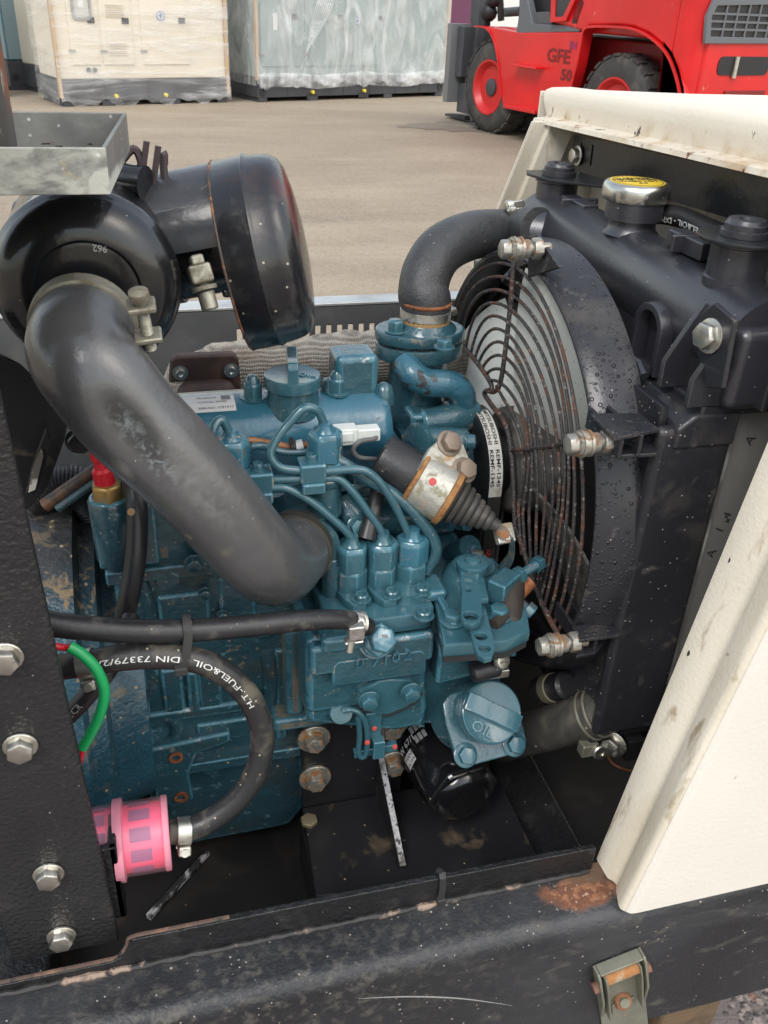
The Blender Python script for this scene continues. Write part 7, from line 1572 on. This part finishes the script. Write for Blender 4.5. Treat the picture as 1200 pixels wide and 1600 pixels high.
# ---------------------------------------------------------------- pink fuel filter
FF = thing('fuel_filter', 'see-through pink fuel filter with a frosted joint ring beside the post', 'fuel filter', oy(205, 1305, .455))
def pinkmat(name, col, al, rough=.2, tr=.0):
    m = mat(name, col, rough, alpha=al, coat=.4); return m
fx = V((1, 0.0, .0)); c1 = oy(264, 1300, .455); c0 = c1 - V((.105, 0, -.002)); fax2 = (c1-c0).normalized(); FRr = .0258; FLn = (c1-c0).length
pinkb = mat('pink_fuel', (.78, .035, .12), .3, coat=.4, layers=[dict(scale=18, lo=.45, hi=.65, col=(.80, .10, .22), amt=.7)])
mb = MB(); mb.lathe(c0, fax2, [(0, .012), (.003, FRr*.86), (FLn-.004, FRr*.90), (FLn-.0015, FRr*.86)], 40); part('fuel', mb, pinkb, FF)
shell = mat('clear_pink_shell', (.95, .55, .62), .06, alpha=.14, coat=.6)
mb = MB(); mb.lathe(c0, fax2, [(0, .02), (.001, FRr*.97), (FLn-.002, FRr), (FLn, FRr*.97), (FLn+.0005, FRr*.88)], 44); part('clear_shell', mb, shell, FF)
frost = mat('frosted_ring', (.84, .34, .44), .3, alpha=.65)
mb = MB(); rr = FLn - .0335; mb.lathe(c0 + fax2*rr, fax2, [(-.004, FRr*1.0), (-.0035, FRr*1.10), (.0025, FRr*1.11), (.003, FRr*1.0)], 44); part('joint_ring', mb, frost, FF)
mb = MB(); mb.lathe(c0 + fax2*(FLn-.0035), fax2, [(-.0005, FRr*.99), (0, FRr*1.006), (.003, FRr*1.006), (.0038, FRr*.98)], 44); part('end_ring', mb, frost, FF)
meshm = mat('blue_violet_strainer', (.24, .07, .17), .3)
for rw, (s0_, s1_) in enumerate(((FLn-.026, FLn-.012), (FLn-.055, FLn-.042))):
    for k in range(6):
        mb = MB(); c, v = on_cyl(c0, fax2, FRr, s0_, 0); t = fax2.cross(v); a0 = -1.5 + .62*k
        mb.grid(lambda i, j: c + fax2*((s1_-s0_)*j) + (v*cos(a0+.40*i) + t*sin(a0+.40*i))*(FRr*.915), 6, 2); part('strainer_window', mb, meshm, FF)
mb = MB(); mb.lathe(c1, fax2, [(0, .008), (.001, .0072), (.006, .0068), (.012, .0062)], 20); part('outlet_nipple', mb, mat('amber_nipple', (.60, .20, .05), .3, alpha=.9), FF)
mb = MB(); c, v = on_cyl(c0, fax2, FRr, FLn-.072, 0); mb.lathe(c + v*FRr*.9 + V((0, 0, .004)), v, [(0, .009), (.003, .009), (.004, .0078)], 24); part('vent_boss', mb, frost, FF)
# ---------------------------------------------------------------- toggle latch on the beam
LT = thing('toggle_latch', 'olive-grey toggle latch with a rusty roller on the front beam, right of the rust patch', 'latch', oy(985, 1550, .355))
M['latch'] = mat('dull_latch_zinc', (.25, .25, .20), .5, .5, var=(40, .2), layers=[dict(scale=40, lo=.5, hi=.66, col=(.18, .175, .13), rough=.7, metal=.2), dict(scale=70, lo=.66, hi=.7, col=(.3, .15, .06), rough=.9, metal=0)], bump=[(220, .0003, 4)])
ly = .357
A0, A1 = oy(929, 1516, ly), oy(1004, 1486, ly)
dx = (A1-A0); dxn = dx.normalized(); dz = V((dxn.z, 0, -dxn.x)); Wl = dx.length          # dz: down the beam, square to the latch's top
if dz.z > 0: dz = -dz
LM = Matrix(((dxn.x, 0, -dz.x, A0.x), (0, -1, 0, YF), (dxn.z, 0, -dz.z, A0.z), (0, 0, 0, 1)))  # x along the top, y out of the beam, z up
for x0, x1 in ((0, .0022), (Wl-.0022, Wl)):
    mb = MB(); mb.prism([LM @ V((x0, y, z)) for y, z in ((.001, .0), (.010, 0), (.0125, -.004), (.0125, -.040), (.001, -.085))], LM.to_3x3() @ V((x1-x0, 0, 0))); part('side_cheek', mb, M['latch'], LT, .0006)
mb = MB(); mb.box((.0024, .001, -.0022), (Wl-.0024, .011, .0), LM); part('top_web', mb, M['latch'], LT, .0006)
mb = MB(); mb.box((.0, .0004, -.14), (Wl, .002, -.002), LM); part('back_plate', mb, M['latch'], LT, .0004)
mb = MB(); mb.cyl(LM @ V((.006, .0075, -.0125)), LM @ V((Wl-.006, .0075, -.0125)), .0056, 18); part('roller', mb, mat('orange_rusted_roller', (.36, .16, .055), .75, .2, layers=[dict(scale=60, lo=.48, hi=.6, col=(.40, .33, .22), rough=.7)], bump=[(200, .0008, 5)]), LT)
for x, dx_ in ((.0048, .006), (Wl-.007, -.004)):
    mb = MB(); mb.prism([LM @ V((x, y, z)) for y, z in ((.002, -.006), (.0135, -.006), (.0145, -.020), (.0095, -.075), (.002, -.075))], LM.to_3x3() @ V((.0018, 0, 0))); part('lever_plate', mb, M['latch'], LT, .0006)
for x in (-.004, Wl): 
    mb = MB(); mb.cyl(LM @ V((x, .0065, -.022)), LM @ V((x+.004, .0065, -.022)), .0045, 14); part('rivet', mb, mat('rusty_rivet', (.20, .10, .07), .8), LT)
mb = MB(); mb.cyl(LM @ V((Wl*.48, .002, -.060)), LM @ V((Wl*.48, .010, -.056)), .0042, 14); piece('latch_nut', 'ln', b_hex(.0075, .006, .0), mat('rusted_nut', (.27, .12, .06), .8), LT, at(LM @ V((Wl*.48, .003, -.061)), LM.to_3x3() @ V((0, 1, .1)), .2)); part('latch_stud', mb, M['latch'], LT)
mb = MB(); mb.box((.010, .0022, -.080), (Wl-.010, .0035, -.066), LM); part('keeper', mb, M['latch'], LT, .001)
